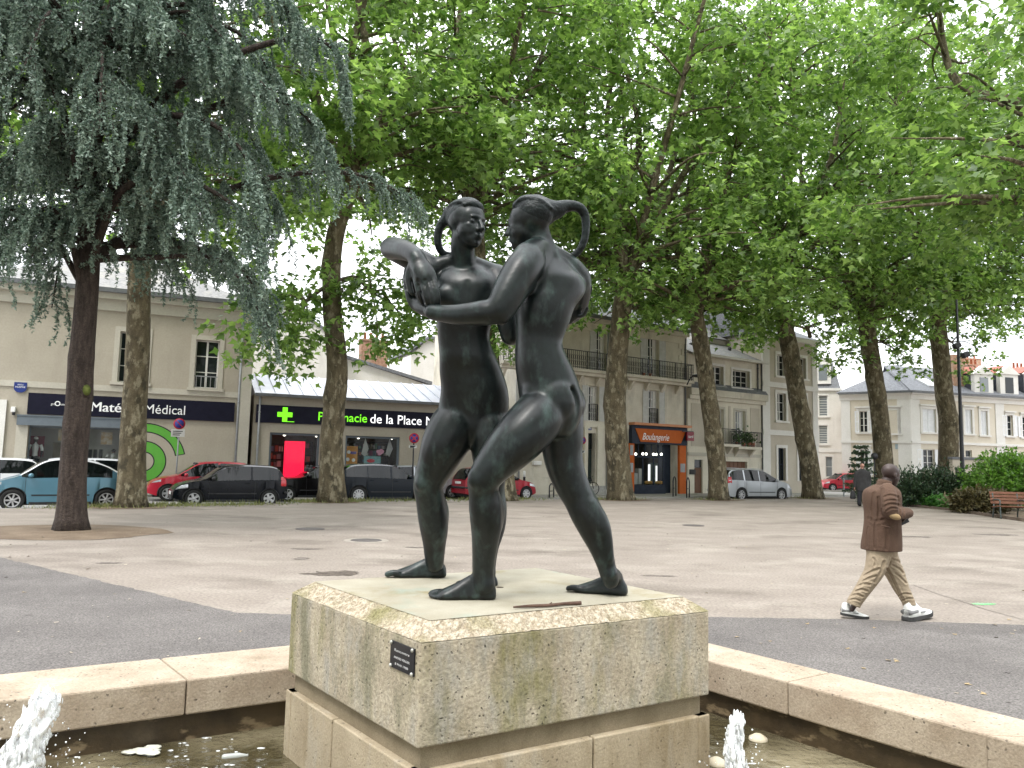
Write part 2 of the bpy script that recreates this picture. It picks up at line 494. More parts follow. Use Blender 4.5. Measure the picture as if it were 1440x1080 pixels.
def water():
    m, nt, out = _nt('murky_water')
    N, L = nt.nodes, nt.links
    b = N.new('ShaderNodeBsdfPrincipled')
    b.inputs['Roughness'].default_value = 0.05
    b.inputs['IOR'].default_value = 1.33
    tc = N.new('ShaderNodeTexCoord'); n = N.new('ShaderNodeTexNoise'); n.inputs['Scale'].default_value = 9.0; n.inputs['Detail'].default_value = 4
    n2 = N.new('ShaderNodeTexNoise'); n2.inputs['Scale'].default_value = 1.3
    r = N.new('ShaderNodeValToRGB')
    r.color_ramp.elements[0].color = (0.05, 0.041, 0.02, 1); r.color_ramp.elements[1].color = (0.21, 0.18, 0.115, 1)
    r.color_ramp.elements[0].position = 0.4; r.color_ramp.elements[1].position = 0.62
    L.new(tc.outputs['Object'], n.inputs['Vector']); L.new(tc.outputs['Object'], n2.inputs['Vector'])
    L.new(n2.outputs['Fac'], r.inputs['Fac']); L.new(r.outputs['Color'], b.inputs['Base Color'])
    bp = N.new('ShaderNodeBump'); bp.inputs['Strength'].default_value = 0.8; bp.inputs['Distance'].default_value = 0.06
    L.new(n.outputs['Fac'], bp.inputs['Height']); L.new(bp.outputs['Normal'], b.inputs['Normal'])
    L.new(b.outputs[0], out.inputs['Surface'])
    return m
M['water'] = water()

# ------------------------------------------------------------------ ground, road, pavements
KERB = [(-60, -14), (-30, 8.0), (-17, 19.4), (-11.2, 24.9), (-6.3, 29.1), (0, 33.6), (5.5, 37.3), (10.5, 40.2), (17, 44.4), (30, 53.5), (60, 74), (140, 130)]
def grid_sheet(pts, z): return [(x, y, z) for x, y in pts]
g = MB()
g.poly([(x, y, 0.0) for x, y in KERB] + [(140, -60, 0), (-60, -60, 0)])
struct('plaza_ground', g, M['plaza'])
g = MB()
g.poly([(-600, -300, -0.12), (600, -300, -0.12), (600, 900, -0.12), (-600, 900, -0.12)])
struct('road', g, M['road'])
g = MB()
for (a, b) in zip(KERB[:-1], KERB[1:]):
    a = np.array(a, float); b = np.array(b, float); d = (b - a) / np.linalg.norm(b - a); n = np.array([-d[1], d[0]])
    q = [a + n * 0.002, b + n * 0.002, b + n * 0.17, a + n * 0.17]
    g.prism([(x, y, -0.119) for x, y in q], (0, 0, 0.125))
struct('kerb', g, M['kerb'])

# darker asphalt round the fountain, its edge measured on the ground
edge0 = [on(px, py)[:2] for px, py in ((-120, 762), (0, 784), (100, 808), (200, 831), (330, 862), (420, 865), (700, 868), (1000, 868), (1190, 871), (1440, 879), (1700, 886))]
rs_e = np.random.RandomState(17); edge = []
for a, b in zip(edge0[:-1], edge0[1:]):
    m_ = max(2, int(np.linalg.norm(b - a) / .12))
    edge += [a + (b - a) * k / m_ + rs_e.normal(0, .012, 2) for k in range(m_)]
g = MB()
ed = np.array(edge + [edge0[-1]])
n_ = len(ed)
g.v = []; vs = [(x, y, 0.004) for x, y in ed] + [(x * 1.0, -12.0, 0.004) for x in np.linspace(-14, 14, n_)]
g.add(vs, [[i, i + n_, i + 1 + n_, i + 1] for i in range(n_ - 1)])
struct('asphalt_apron', g, M['asphalt'])

def fade_mat(name, c1, c2, scale):
    """a stain that wears out towards its edge"""
    m = noise_mat(name, c1, c2, scale=scale, rough=.8, grain=.3, gscale=60)
    nt = m.node_tree; N, L = nt.nodes, nt.links
    out = next(n for n in N if n.type == 'OUTPUT_MATERIAL'); b = next(n for n in N if n.type == 'BSDF_PRINCIPLED')
    tc = N.new('ShaderNodeTexCoord'); mp = N.new('ShaderNodeMapping'); mp.vector_type = 'TEXTURE'; mp.inputs['Location'].default_value = (.5, .5, 0); mp.inputs['Scale'].default_value = (.5, .5, 1e6)
    ln = N.new('ShaderNodeVectorMath'); ln.operation = 'LENGTH'; n = N.new('ShaderNodeTexNoise'); n.inputs['Scale'].default_value = 3.2; n.inputs['Detail'].default_value = 8
    ma = N.new('ShaderNodeMath'); ma.operation = 'MULTIPLY_ADD'; ma.inputs[1].default_value = 1.9; r = N.new('ShaderNodeValToRGB'); r.color_ramp.elements[0].position = .30; r.color_ramp.elements[1].position = .62
    sb = N.new('ShaderNodeMath'); sb.operation = 'SUBTRACT'; mx = N.new('ShaderNodeMixShader'); tr = N.new('ShaderNodeBsdfTransparent')
    L.new(tc.outputs['Generated'], mp.inputs['Vector']); L.new(mp.outputs['Vector'], ln.inputs[0]); L.new(tc.outputs['Object'], n.inputs['Vector'])
    L.new(n.outputs['Fac'], ma.inputs[0]); ma.inputs[2].default_value = 0.1; L.new(ma.outputs[0], sb.inputs[0]); L.new(ln.outputs['Value'], sb.inputs[1]); L.new(sb.outputs[0], r.inputs['Fac'])
    L.new(r.outputs['Color'], mx.inputs['Fac']); L.new(tr.outputs[0], mx.inputs[1]); L.new(b.outputs[0], mx.inputs[2]); L.new(mx.outputs[0], out.inputs['Surface'])
    return m
M['dirt'] = fade_mat('damp_dirt', (0.05, 0.037, 0.03), (0.13, 0.105, 0.085), 9)
M['tar'] = fade_mat('damp_stain', (0.12, 0.10, 0.085), (0.17, 0.145, 0.125), 8)
def blob(px, py, rx, ry, z, seed, n=22, jag=0.25):
    rs = np.random.RandomState(seed); out = []
    ph = rs.uniform(0, 6.28, 4)
    for k in range(n):
        a = 2 * math.pi * k / n
        r = 1 + jag * (math.sin(2 * a + ph[0]) * .5 + math.sin(3 * a + ph[1]) * .4 + math.sin(5 * a + ph[2]) * .3 + rs.uniform(-.3, .3))
        p = on(px + rx * r * math.cos(a), py + ry * r * math.sin(a))
        out.append((p[0], p[1], z))
    return out[::-1]
g = MB(); g.poly(blob(60, 749, 185, 10.5, 0.006, 3, 40, 0.12)); struct('soil_bed', g, M['soil'])
for k, (px, py, rx, ry) in enumerate([(478, 807, 62, 4.0), (930, 810, 48, 1.6), (432, 772, 22, 1.6), (425, 786, 16, 2), (1290, 755, 26, 1.3), (1400, 752, 45, 1.2), (590, 770, 30, 1.0), (150, 792, 26, 1.2)]):
    g = MB(); g.poly(blob(px, py, rx, ry, 0.005, 20 + k, 26, 0.4)); struct('dirt_patch', g, M['dirt' if k < 1 else 'tar'])
M['green_paint'] = fade_mat('green_spray_paint', (0.13, 0.50, 0.18), (0.25, 0.45, 0.24), 14)
M['seam'] = noise_mat('tar_seam', (0.15, 0.13, 0.11), (0.20, 0.175, 0.15), scale=8)
g = MB(); g.poly(blob(1383, 849.5, 17, 2.1, 0.005, 40, 20, 0.3)); struct('paint_mark', g, M['green_paint'])
# thin seam in the asphalt to the right
g = MB()
seam = [on(px, py)[:2] for px, py in ((1285, 823), (1320, 836), (1350, 845), (1385, 857), (1440, 872))]
for a, b in zip(seam[:-1], seam[1:]):
    d = (b - a) / np.linalg.norm(b - a); n = np.array([-d[1], d[0]]) * 0.007
    g.poly([(*(a - n), 0.0045), (*(b - n), 0.0045), (*(b + n), 0.0045), (*(a + n), 0.0045)])
struct('asphalt_seam', g, M['seam'])

M['iron'] = noise_mat('cast_iron_cover', (0.075, 0.066, 0.062), (0.12, 0.105, 0.10), scale=20, rough=0.6, bump=0.5, bscale=60)
M['cover_ring'] = noise_mat('cement_ring', (0.27, 0.24, 0.205), (0.33, 0.295, 0.255), scale=6, rough=0.9)
def manhole(px, py, r, label, ring):
    p = on(px, py)
    t = thing('manhole_cover', label, 'manhole cover', (p[0], p[1], 0), group='manhole covers in the plaza')
    g = MB(); g.lathe([(0.001, .006), (r * .92, .006), (r * .92, .0085), (r, .0085), (r, 0.001), (0.001, 0.001)][::-1], n=28, smooth=False); g.build('cover', M['iron'], t)
    for k in range(7):
        pass
    if ring:
        g = MB(); g.lathe([(r * 1.02, 0.001), (r * 1.45, 0.001), (r * 1.42, 0.005), (r * 1.02, 0.005), (r * 1.02, 0.001)], n=28, smooth=False); g.build('ring', M['cover_ring'], t)
manhole(436, 744, 0.33, 'round iron manhole cover farther back in the plaza, left of the statue', False)
manhole(515, 760, 0.31, 'round iron manhole cover with a pale cement ring, nearest the statue', True)
manhole(975, 739, 0.30, 'round iron manhole cover right of the statue', False)

# ------------------------------------------------------------------ fountain basin
n1 = np.array([-0.506, 0.8625]); n2 = np.array([0.788, 0.6156])
U1 = np.array([0.8625, 0.506]); U2 = np.array([0.6156, -0.788])
def meet(a, b):
    s = np.linalg.solve(np.array([n1, n2]), np.array([a, b])); return s
CTR = np.array([-0.07, 4.02])
c1, c2 = CTR @ n1, CTR @ n2
o1, i1 = 5.07 - c1, 4.535 - c1
o2, i2 = 4.41 - c2, 4.015 - c2
ZR, ZU, ZW = 0.45, 0.265, 0.125
NEAR = 1.0
def quad_at(d1, d2): return [meet(c1 + d1, c2 - d2 - 2.2), meet(c1 + d1, c2 + d2), meet(c1 - d1 - NEAR, c2 + d2), meet(c1 - d1 - NEAR, c2 - d2 - 2.2)]
basin = thing('fountain_basin', 'low square fountain basin of pitted beige stone coping round the plinth', 'fountain', (CTR[0], CTR[1], 0))
O, I = quad_at(o1, o2), quad_at(i1, i2)
# joints measured along the far-left and far-right copings
def coping_run(Oa, Ob, Ia, Ib, cuts):
    for s0, s1 in zip(cuts[:-1], cuts[1:]):
        L = np.linalg.norm(np.array(Ob) - np.array(Oa)); e = 0.0035 / L
        a, b = s0 + e, s1 - e
        lerp = lambda P, Q, t: np.array(P) * (1 - t) + np.array(Q) * t
        q = [lerp(Oa, Ob, a), lerp(Oa, Ob, b), lerp(Ia, Ib, b), lerp(Ia, Ib, a)]
        bm = MB(); bm.prism([(x, y, ZU) for x, y in q], (0, 0, ZR - ZU))
        o = bm.build('coping', M['rim'], basin, world=True, bevel=0.010)
def frac(P, Q, pt): P = np.array(P); Q = np.array(Q); return float((pt - P) @ (Q - P) / ((Q - P) @ (Q - P)))
j1 = frac(I[0], I[1], on(262, 953, ZR)[:2])
Ls1 = np.linalg.norm(np.array(I[1]) - np.array(I[0]))
cuts = sorted([0, 1] + [t for t in (j1 + k * 0.98 / Ls1 for k in range(-6, 7)) if 0.05 < t < 0.96])
coping_run(O[0], O[1], I[0], I[1], cuts)
ja = frac(I[1], I[2], on(1108, 958, ZR)[:2]); jb = frac(I[1], I[2], on(1376, 1037, ZR)[:2])
cuts = sorted([0, 1] + [t for t in (ja + k * (jb - ja) for k in range(-4, 5)) if 0.05 < t < 0.96])
coping_run(O[1], O[2], I[1], I[2], cuts)
coping_run(O[2], O[3], I[2], I[3], [0, .25, .5, .75, 1])
coping_run(O[3], O[0], I[3], I[0], [0, .33, .66, 1])
w = MB()
inset = 0.04
Wi, Wo = quad_at(i1 + inset, i2 + inset), quad_at(o1 - .02, o2 - .02)
for k in range(4):
    a, b = k, (k + 1) % 4
    w.prism([(*Wi[a], 0.004), (*Wi[b], 0.004), (*Wo[b], 0.004), (*Wo[a], 0.004)], (0, 0, ZU - 0.006))
w.build('wall', M['basin_wall'], basin, world=True)
w = MB(); w.poly([(*p, 0.012) for p in Wi[::-1]]); w.build('floor', M['basin_floor'], basin, world=True)
w = MB(); w.poly([(*p, ZW) for p in Wi[::-1]])
wo = w.build('fountain_water', M['water']); wo['kind'] = 'structure'

# jets of white water
def jet(name_label, px, py_top, d, r, seed):
    top = at(px, py_top, d); rs = np.random.RandomState(seed)
    x, y = top[0], top[1]; h = top[2] - ZW
    t = thing('water_jet', name_label, 'water jet', (x, y, ZW), group='fountain jets')
    g = MB(); rg = []; n = 22
    for k, zz in enumerate(np.linspace(-0.02, 1.0, 34)):
        env = r * (1.0 - 0.42 * zz) * (1 if zz < 0.86 else math.sqrt(max(0.02, 1 - ((zz - 0.86) / 0.145) ** 2)))
        th = np.linspace(0, 2 * np.pi, n, endpoint=False)
        wob = .86 + 0.16 * np.sin(3 * th + zz * 9 + seed) + 0.12 * np.sin(5 * th - zz * 21) + rs.uniform(-.16, .16, n)
        ox, oy = r * .30 * math.sin(zz * 5 + seed), r * .2 * math.cos(zz * 7)
        rg.append(np.stack([ox + env * wob * np.cos(th), oy + env * wob * np.sin(th), np.full(n, zz * h)], 1))
    g.rings(rg)
    o = g.build('column', M['foam'], t)
    s = o.modifiers.new('soft', 'SUBSURF'); s.levels = s.render_levels = 1
    g = MB()
    for k in range(420):      # froth torn off the skin of the jet
        zz = rs.uniform(0, 1.02); a = rs.uniform(0, 6.283); env = r * (1.02 - .42 * zz) * (1 if zz < .86 else max(.1, math.sqrt(max(.02, 1 - ((zz - .86) / .16) ** 2))))
        rr = env * rs.uniform(.74, 1.04); q = rs.uniform(.002, .0062); ox, oy = r * .30 * math.sin(zz * 5 + seed), r * .2 * math.cos(zz * 7)
        g.ell((ox + rr * math.cos(a), oy + rr * math.sin(a), zz * h), (q, q, q * rs.uniform(1.5, 5.5)), n=7)
    fo = g.build('froth', M['foam'], t); fo['kind'] = 'stuff'
    g = MB()
    for k in range(230):
        a = rs.uniform(0, 6.283); q = abs(rs.normal(0, 1)); rr = r * (0.9 + 1.3 * q); z = max(0.0, rs.uniform(0, 1) ** 1.6 * h * (1.05 / (1 + q * 1.1)))
        g.ell((rr * math.cos(a), rr * math.sin(a), z), [rs.uniform(.0015, .005)] * 3, n=6)
    for k in range(260):
        a = rs.uniform(0, 6.283); rr = r * rs.uniform(.9, 10.0) ** 1.0; s_ = rs.uniform(.003, .013)
        g.ell((rr * math.cos(a), rr * math.sin(a), 0.001), (s_ * rs.uniform(1, 2.6), s_, 0.0022), n=8)
    fo = g.build('spray', M['foam'], t); fo['kind'] = 'stuff'
jet('ragged jet of white water at the left, half transparent on its left side', 50, 973, 3.35, 0.108, 3)
jet('slim rounded jet of white water right of the plinth', 1037, 1006, 3.55, 0.060, 8)
# litter and nozzle covers in the water
g = MB(); p = on(204, 1058, ZW)
for k in range(9):
    a = k * 0.7; g.ell((p[0] + .035 * math.cos(a) * (k % 3), p[1] + .03 * math.sin(a) * (k % 3), ZW + .004 + .001 * k), (.042, .030, .007), n=12, noise=.16, seed=k)
tag(g.build('paper_scrap', noise_mat('wet_paper', (0.50, 0.50, 0.42), (0.66, 0.66, 0.58), scale=18, rough=0.7)), 'crumpled pale scrap of paper floating in the water left of the plinth', 'litter')
g = MB(); p = on(330, 1064, ZW)
ax = np.array([.95, .3, 0]); g.tube([p + ax * t for t in (-.062, -.05, .02, .04, .055, .066)], [.013, .017, .017, .012, .008, .008], n=14)
tag(g.build('plastic_bottle', glass_mat('clear_plastic', (0.55, 0.57, 0.55), 0.35, 0.1)), 'small clear plastic bottle floating beside the plinth', 'bottle')
for k, (px, py) in enumerate(((1066, 1040), (1008, 1074))):
    g = MB(); p = on(px, py, ZW); g.lathe([(.001, -.02), (.055, -.02), (.05, .012), (.02, .03), (.001, .032)], c=(p[0], p[1], ZW), n=18)
    tag(g.build('nozzle_cap', noise_mat('limescale_%d' % k, (0.5, 0.43, 0.3), (0.62, 0.56, 0.44), rough=0.6)), ['beige nozzle cap just behind the slim water jet', 'pale nozzle cap in the water against the plinth corner'][k], 'nozzle', 'nozzle caps in the basin')

# ------------------------------------------------------------------ plinth
PL, PF, PR = np.array([-1.137, 4.150]), np.array([-0.333, 3.101]), np.array([1.000, 3.8985])
PB = PL + PR - PF
PC = (PL + PR) / 2
plinth = thing('stone_plinth', 'big block of pitted pale cast stone with mossy streaks carrying the bronze', 'plinth', (PC[0], PC[1], 0))
def ring_pts(off, z):
    """the plan of the plinth moved outwards by off"""
    e1 = (PF - PL) / np.linalg.norm(PF - PL); e2 = (PR - PF) / np.linalg.norm(PR - PF)
    s = 1 / abs(e1[0] * e2[1] - e1[1] * e2[0])
    o = off * s
    return [(*(PL - e2 * o - e1 * o), z), (*(PF + e1 * o - e2 * o), z), (*(PR + e2 * o + e1 * o), z), (*(PB - e1 * o + e2 * o), z)]
def rough_ring(a, b, ncut, jit, seed, mb, mat=0):
    pass
ch_in, z_ch, z_top, z_bot = 0.085, 0.935, 1.0, 0.535
g = MB()
A_, B_ = ring_pts(0, z_bot), ring_pts(0, z_ch)
g.rings([A_, B_], 0, smooth=False)
g.build('block', M['plinth'], plinth, world=True, bevel=0.008)
g = MB()
rs = np.random.RandomState(5)
lo, hi = ring_pts(0.0, z_ch + .0005), ring_pts(-ch_in, z_top - .001)
for k in range(4):      # hammered chamfer: a strip with a broken, uneven surface
    nu, nv = 70, 5
    V = []
    for i in range(nu + 1):
        for j in range(nv + 1):
            u, v = i / nu, j / nv
            p = (np.array(lo[k]) * (1 - u) + np.array(lo[(k + 1) % 4]) * u) * (1 - v) + (np.array(hi[k]) * (1 - u) + np.array(hi[(k + 1) % 4]) * u) * v
            if 0 < i < nu: p = p + np.array([0, 0, rs.normal(0, .0035 if 0 < j < nv else 0.0012)]) + (rs.normal(0, .003, 3) * [1, 1, 0] if 0 < j < nv else 0)
            V.append(p)
    g.add(V, [[i * (nv + 1) + j, (i + 1) * (nv + 1) + j, (i + 1) * (nv + 1) + j + 1, i * (nv + 1) + j + 1] for i in range(nu) for j in range(nv)])
g.build('chamfer', M['plinth_rough'], plinth, world=True)
g = MB(); g.poly(ring_pts(-ch_in + .004, z_top)); g.build('top', M['plinth_top'], plinth, world=True)
g = MB(); g.rings([ring_pts(-0.03, 0.44), ring_pts(-0.03, z_bot - .001)], smooth=False); g.build('joint', M['groove'], plinth, world=True)
# lower course: slabs with open joints
def slab(a, b, t0, t1):
    a, b = np.array(a), np.array(b); L = np.linalg.norm((b - a)[:2]); d = (b - a) / L
    nrm = np.array([-d[1], d[0], 0.0])
    p, q = a + d * (t0 * L + .004), a + d * (t1 * L - .004)
    g = MB(); g.prism([p, q, q + nrm * .08, p + nrm * .08], (0, 0, 0.445 - 0.012))
    g.build('cladding_slab', M['plinth_low'], plinth, world=True, bevel=0.006)
B0 = ring_pts(0.004, 0.012)
for k, cutsk in enumerate(([0, .43, 1], [0, .545, 1], [0, .5, 1], [0, .5, 1])):
    a, b = np.array(B0[k]), np.array(B0[(k + 1) % 4])
    if k % 2: a, b = a + (b - a) * .0, b
    for t0, t1 in zip(cutsk[:-1], cutsk[1:]): slab(a, b, t0, t1)
g = MB(); g.rings([ring_pts(-0.07, 0.012), ring_pts(-0.07, 0.4395)], smooth=False); g.build('core', M['groove'], plinth, world=True)
# plaque on the left face, near the front edge
e1 = (PF - PL) / np.linalg.norm(PF - PL); nout = np.array([e1[1], -e1[0]])
if nout @ (PF - PR) < 0: nout = -nout
def onface(px, py):
    v = ray(px, py); nn = np.array([nout[0], nout[1], 0]); k = (np.array([PF[0], PF[1], 0]) - _c) @ nn / (v @ nn); return _c + v * k
q = [onface(552, 899), onface(585.5, 912.5), onface(582.5, 951), onface(550, 937.5)]
pw = np.linalg.norm(q[1] - q[0]); ph_ = np.linalg.norm(q[2] - q[1]); pc = sum(q) / 4
E1 = np.array([e1[0], e1[1], 0.0]); N1 = np.array([nout[0], nout[1], 0.0])
RM = np.stack([E1, -N1, np.array([0, 0, 1.0])], 1)
plq = thing('plaque', 'small black plaque with raised lettering screwed to the left face of the plinth', 'plaque', pc + N1 * .001, math.atan2(e1[1], e1[0]))
g = MB(); g.box(-pw / 2, pw / 2, -.006, 0.0, -ph_ / 2, ph_ / 2); g.build('plate', M['plaque'], plq, bevel=.001)
for t_, w_, z_, h_ in (('Rencontre', .62, .20, .10), ('ANDRE VERGER', .66, -.07, .085), ('8 MAI 1988', .55, -.30, .085)):
    text_part('lettering', t_, pw * w_, ph_ * h_, 0, -.0065, ph_ * (z_ - h_ / 2), M['letter_grey'], plq, align='CENTER', depth=.0007)
for sx in (-1, 1):
    for sz in (-1, 1):
        g = MB(); g.ell((sx * pw * .44, -.009, sz * ph_ * .43), (.0085, .006, .0085), n=12); g.build('screw', M['steel'], plq)
# dead twig and the rusty hole on the plinth
g = MB()
tw = [on(px, py, z_top) + np.array([0, 0, .010]) for px, py in ((722, 857), (745, 855.5), (770, 854.5), (795, 852), (817, 851))]
g.tube(tw, [.004, .007, .0075, .0075, .009], n=8, sub=3); g.tube([tw[2], tw[2] + np.array([.02, .01, .012])], [.004, .002], n=6)
tag(g.build('twig', M['twig']), 'dead brown twig lying on the plinth top near its front edge', 'twig')
g = MB(); p = on(703, 826, z_top)
g.lathe([(.0005, .0016), (.014, .0016), (.018, .0012), (.02, .0003)][::-1], c=(p[0], p[1], z_top), n=14)
tag(g.build('drain_hole', noise_mat('rust_hole', (0.02, 0.012, 0.006), (0.06, 0.035, 0.015), rough=0.9)), 'small rusty drain fitting in the plinth top behind the near heel', 'drain')

# ------------------------------------------------------------------ figures: lofted masses fused into one skin
class Fig:
    def __init__(s): s.mb = MB()
    def limb(s, pts, n=14, sub=5, flat=1.0, up=(0, 0, 1), ends=True):
        """pts: (px, py, depth, radius in px at that depth)"""
        P = [at(p[0], p[1], p[2]) for p in pts]; r = [p[3] * p[2] / F_PX for p in pts]
        s.mb.tube(P, r, n=n, sub=sub, round_ends=ends, flat=flat, up=up)
    def tube(s, P, r, n=12, sub=4, flat=1.0, up=(0, 0, 1)):
        s.mb.tube(P, r, n=n, sub=sub, round_ends=True, flat=flat, up=up)
    def trunk(s, secs, rot=0.0, n=26, power=2.3, sub=4, flat_end=False):
        """secs: (px, py, depth, half width px, half depth px[, rot])"""
        rows = np.array([[*at(q[0], q[1], q[2]), q[3] * q[2] / F_PX, q[4] * q[2] / F_PX, q[5] if len(q) > 5 else rot] for q in secs])
        rows = smooth_path(rows, sub)
        th = np.linspace(0, 2 * np.pi, n, endpoint=False); e = 2 / power
        cx = np.sign(np.cos(th)) * np.abs(np.cos(th)) ** e; sx = np.sign(np.sin(th)) * np.abs(np.sin(th)) ** e
        rg = []
        for x, y, z, a, b, ro in rows:
            ca, sa = math.cos(ro), math.sin(ro)
            rg.append(np.stack([x + a * cx * ca - b * sx * sa, y + a * cx * sa + b * sx * ca, np.full(n, z)], 1))
        top, bot = rows[0], rows[-1]
        def dome(rw, k, dz): 
            x, y, z, a, b, ro = rw; ca, sa = math.cos(ro), math.sin(ro)
            return np.stack([x + k * (a * cx * ca - b * sx * sa), y + k * (a * cx * sa + b * sx * ca), np.full(n, z + dz)], 1)
        sg = 1 if rows[0][2] > rows[-1][2] else -1
        ha, hb = 0.35 * min(top[3], top[4]), 0.35 * min(bot[3], bot[4])
        rg = [dome(top, .45, sg * ha), dome(top, .8, sg * ha * .7)] + rg + ([] if flat_end else [dome(bot, .8, -sg * hb * .7), dome(bot, .45, -sg * hb)])
        s.mb.rings(rg[::-1] if sg > 0 else rg)
    def ball(s, px, py, d, rx, ry=None, rz=None, M=None, n=18):
        k = d / F_PX; ry = ry or rx; rz = rz or rx
        s.mb.ell(at(px, py, d), (rx * k, ry * k, rz * k), M, n)
    def head(s, c, fwd, up, h, jaw=1.0, wide=1.0, ears=True, nose=1.0):
        """head of height h about its centre; returns the frame (right, fwd, up)"""
        up = np.asarray(up, float); up /= np.linalg.norm(up); f = np.asarray(fwd, float); f = f - up * (f @ up); f /= np.linalg.norm(f); r = np.cross(f, up)
        B = np.stack([r, f, up], 1); c = np.asarray(c, float); s.hf = (c, B, h)
        def L(x, y, z): return c + B @ (np.array([x, y, z]) * h)
        E = lambda p, q, n=18: s.mb.ell(L(*p), np.array(q) * h, B, n)
        E((0, -.075, .14), (.315 * wide, .40, .35), 24)              # cranium
        E((0, .12, .10), (.27 * wide, .25, .31), 20)                 # forehead and upper face
        E((0, .13, -.14), (.255 * wide * jaw, .26, .25), 20)         # cheeks
        E((0, .175, -.29), (.185 * wide * jaw, .20, .185), 18)       # jaw
        E((0, .285, -.40), (.10, .09, .085), 14)                     # chin
        E((0, .335, .095), (.20, .055, .045), 14)                    # brow ridge
        s.mb.tube([L(0, .365, .06), L(0, .43 + .01 * nose, -.07), L(0, .455 + .02 * nose, -.13)], [.035 * h, .045 * h, .058 * h], n=10, sub=3, round_ends=True)
        E((.052, .385, -.145), (.04, .045, .035), 8); E((-.052, .385, -.145), (.04, .045, .035), 8)
        E((0, .372, -.245), (.105, .055, .028), 12); E((0, .366, -.292), (.09, .052, .030), 12)   # lips
        for sx in (-1, 1):
            E((.135 * sx, .325, .01), (.062, .05, .040), 10)          # eyeballs under lids
            E((.165 * sx * wide, .245, -.075), (.07, .085, .06), 12)    # cheekbones
            if ears:
                E((.315 * sx * wide, -.045, -.03), (.045, .085, .12), 12); E((.33 * sx * wide, -.03, -.10), (.03, .045, .05), 8)
        return r, f, up
    def hand(s, wrist, dirv, normal, L, curl=0.25, spread=0.13, thumb=1, tcurl=0.3, fr=0.047):
        """right-angled hand frame: dirv towards the fingers, normal = back of the hand; thumb=+1 to the left of dirv seen from the back"""
        d = np.asarray(dirv, float); d /= np.linalg.norm(d); nn = np.asarray(normal, float); nn = nn - d * (nn @ d); nn /= np.linalg.norm(nn); sd = np.cross(nn, d) * thumb
        w = np.asarray(wrist, float)
        B = np.stack([sd, d, nn], 1)
        s.mb.ell(w + d * L * .24, (L * .215, L * .29, L * .085), B, 16)
        s.mb.ell(w + d * L * .12 + sd * L * .10, (L * .12, L * .20, L * .09), B, 12)
        s.mb.tube([w - d * L * .10, w + d * L * .12], [L * .135, L * .15], n=12, round_ends=True, flat=.75, up=nn)
        for k, (off, ln) in enumerate(((.155, .47), (.055, .53), (-.05, .50), (-.145, .40))):
            p = w + d * L * (.46 - .03 * abs(k - 1)) + sd * L * off
            dd = d + sd * spread * (1.5 - k) * .6; P = [p - d * L * .08]; ang = curl * (0.7 + .12 * k)
            cur = p; a = 0
            for seg in (.45, .32, .26):
                P.append(cur); a += ang
                v = dd / np.linalg.norm(dd) * math.cos(a) - nn * math.sin(a)
                cur = cur + v * ln * L * seg
            P.append(cur)
            s.mb.tube(P, [L * fr * 1.12, L * fr * 1.12, L * fr * 1.05, L * fr * .95, L * fr * .78], n=9, sub=3, round_ends=True)
        p = w + d * L * .10 + sd * L * .16
        v1 = d * .62 + sd * .75 - nn * .15; v1 /= np.linalg.norm(v1); v2 = d * .92 + sd * .25 - nn * tcurl; v2 /= np.linalg.norm(v2)
        s.mb.tube([w + d * L * .05 + sd * L * .05, p, p + v1 * L * .22, p + v1 * L * .22 + v2 * L * .24], [L * .08, L * .07, L * .058, L * .042], n=9, sub=3, round_ends=True)
    def foot(s, heel, toe, ankle, side=1, hs=1.0):
        """bare foot lying on the ground between heel and toe tips; side=+1: the big toe is to the left of the walking direction"""
        heel = np.asarray(heel, float); toe = np.asarray(toe, float); d = toe - heel; z0 = heel[2]; d[2] = 0; L = np.linalg.norm(d); d /= L
        sd = np.array([-d[1], d[0], 0]) * side; up = np.array([0, 0, 1.0]); n = 18
        th = np.linspace(0, 2 * np.pi, n, endpoint=False)
        rg = []
        for t, w, h, o in ((.005, .07, .10, 0), (.03, .10, .17, 0), (.10, .118, .25, 0), (.22, .118, .31, 0), (.34, .115, .30, .005), (.48, .125, .235, .01), (.60, .148, .175, .012), (.70, .165, .135, .012), (.78, .165, .105, .01), (.86, .14, .075, .012)):
            cx = heel + d * (t * L) + sd * (o * L)
            q = np.sin(th); zz = np.where(q > 0, q * h * hs, q * .03) * L
            rg.append(cx + np.outer(np.cos(th) * w * L, sd) + np.outer(zz + .032 * L, up))
        s.mb.rings(rg)
        if ankle is not None:
            a = np.asarray(ankle, float)
            s.mb.tube([a, heel + d * L * .20 + up * L * .27, heel + d * L * .20 + up * L * .10], [L * .135, L * .125, L * .12], n=14, sub=3, round_ends=True)
            s.mb.ell(a * .5 + (heel + d * L * .22 + up * L * .27) * .5 + sd * L * .10, [L * .06] * 3, n=10)
            s.mb.ell(a * .5 + (heel + d * L * .22 + up * L * .27) * .5 - sd * L * .10 - up * L * .02, [L * .06] * 3, n=10)
        for k, (o, t, r, ln) in enumerate(((.105, .80, .060, .185), (.035, .84, .041, .155), (-.025, .82, .038, .135), (-.078, .79, .036, .12), (-.125, .75, .034, .105))):
            p = heel + d * L * t + sd * (o + .012) * L
            s.mb.tube([p + up * r * L * 1.25, p + d * ln * L * .5 + up * r * L * 1.35, p + d * ln * L + up * r * L * .95], [r * L, r * L * .92, r * L * .86], n=9, sub=3, round_ends=True)
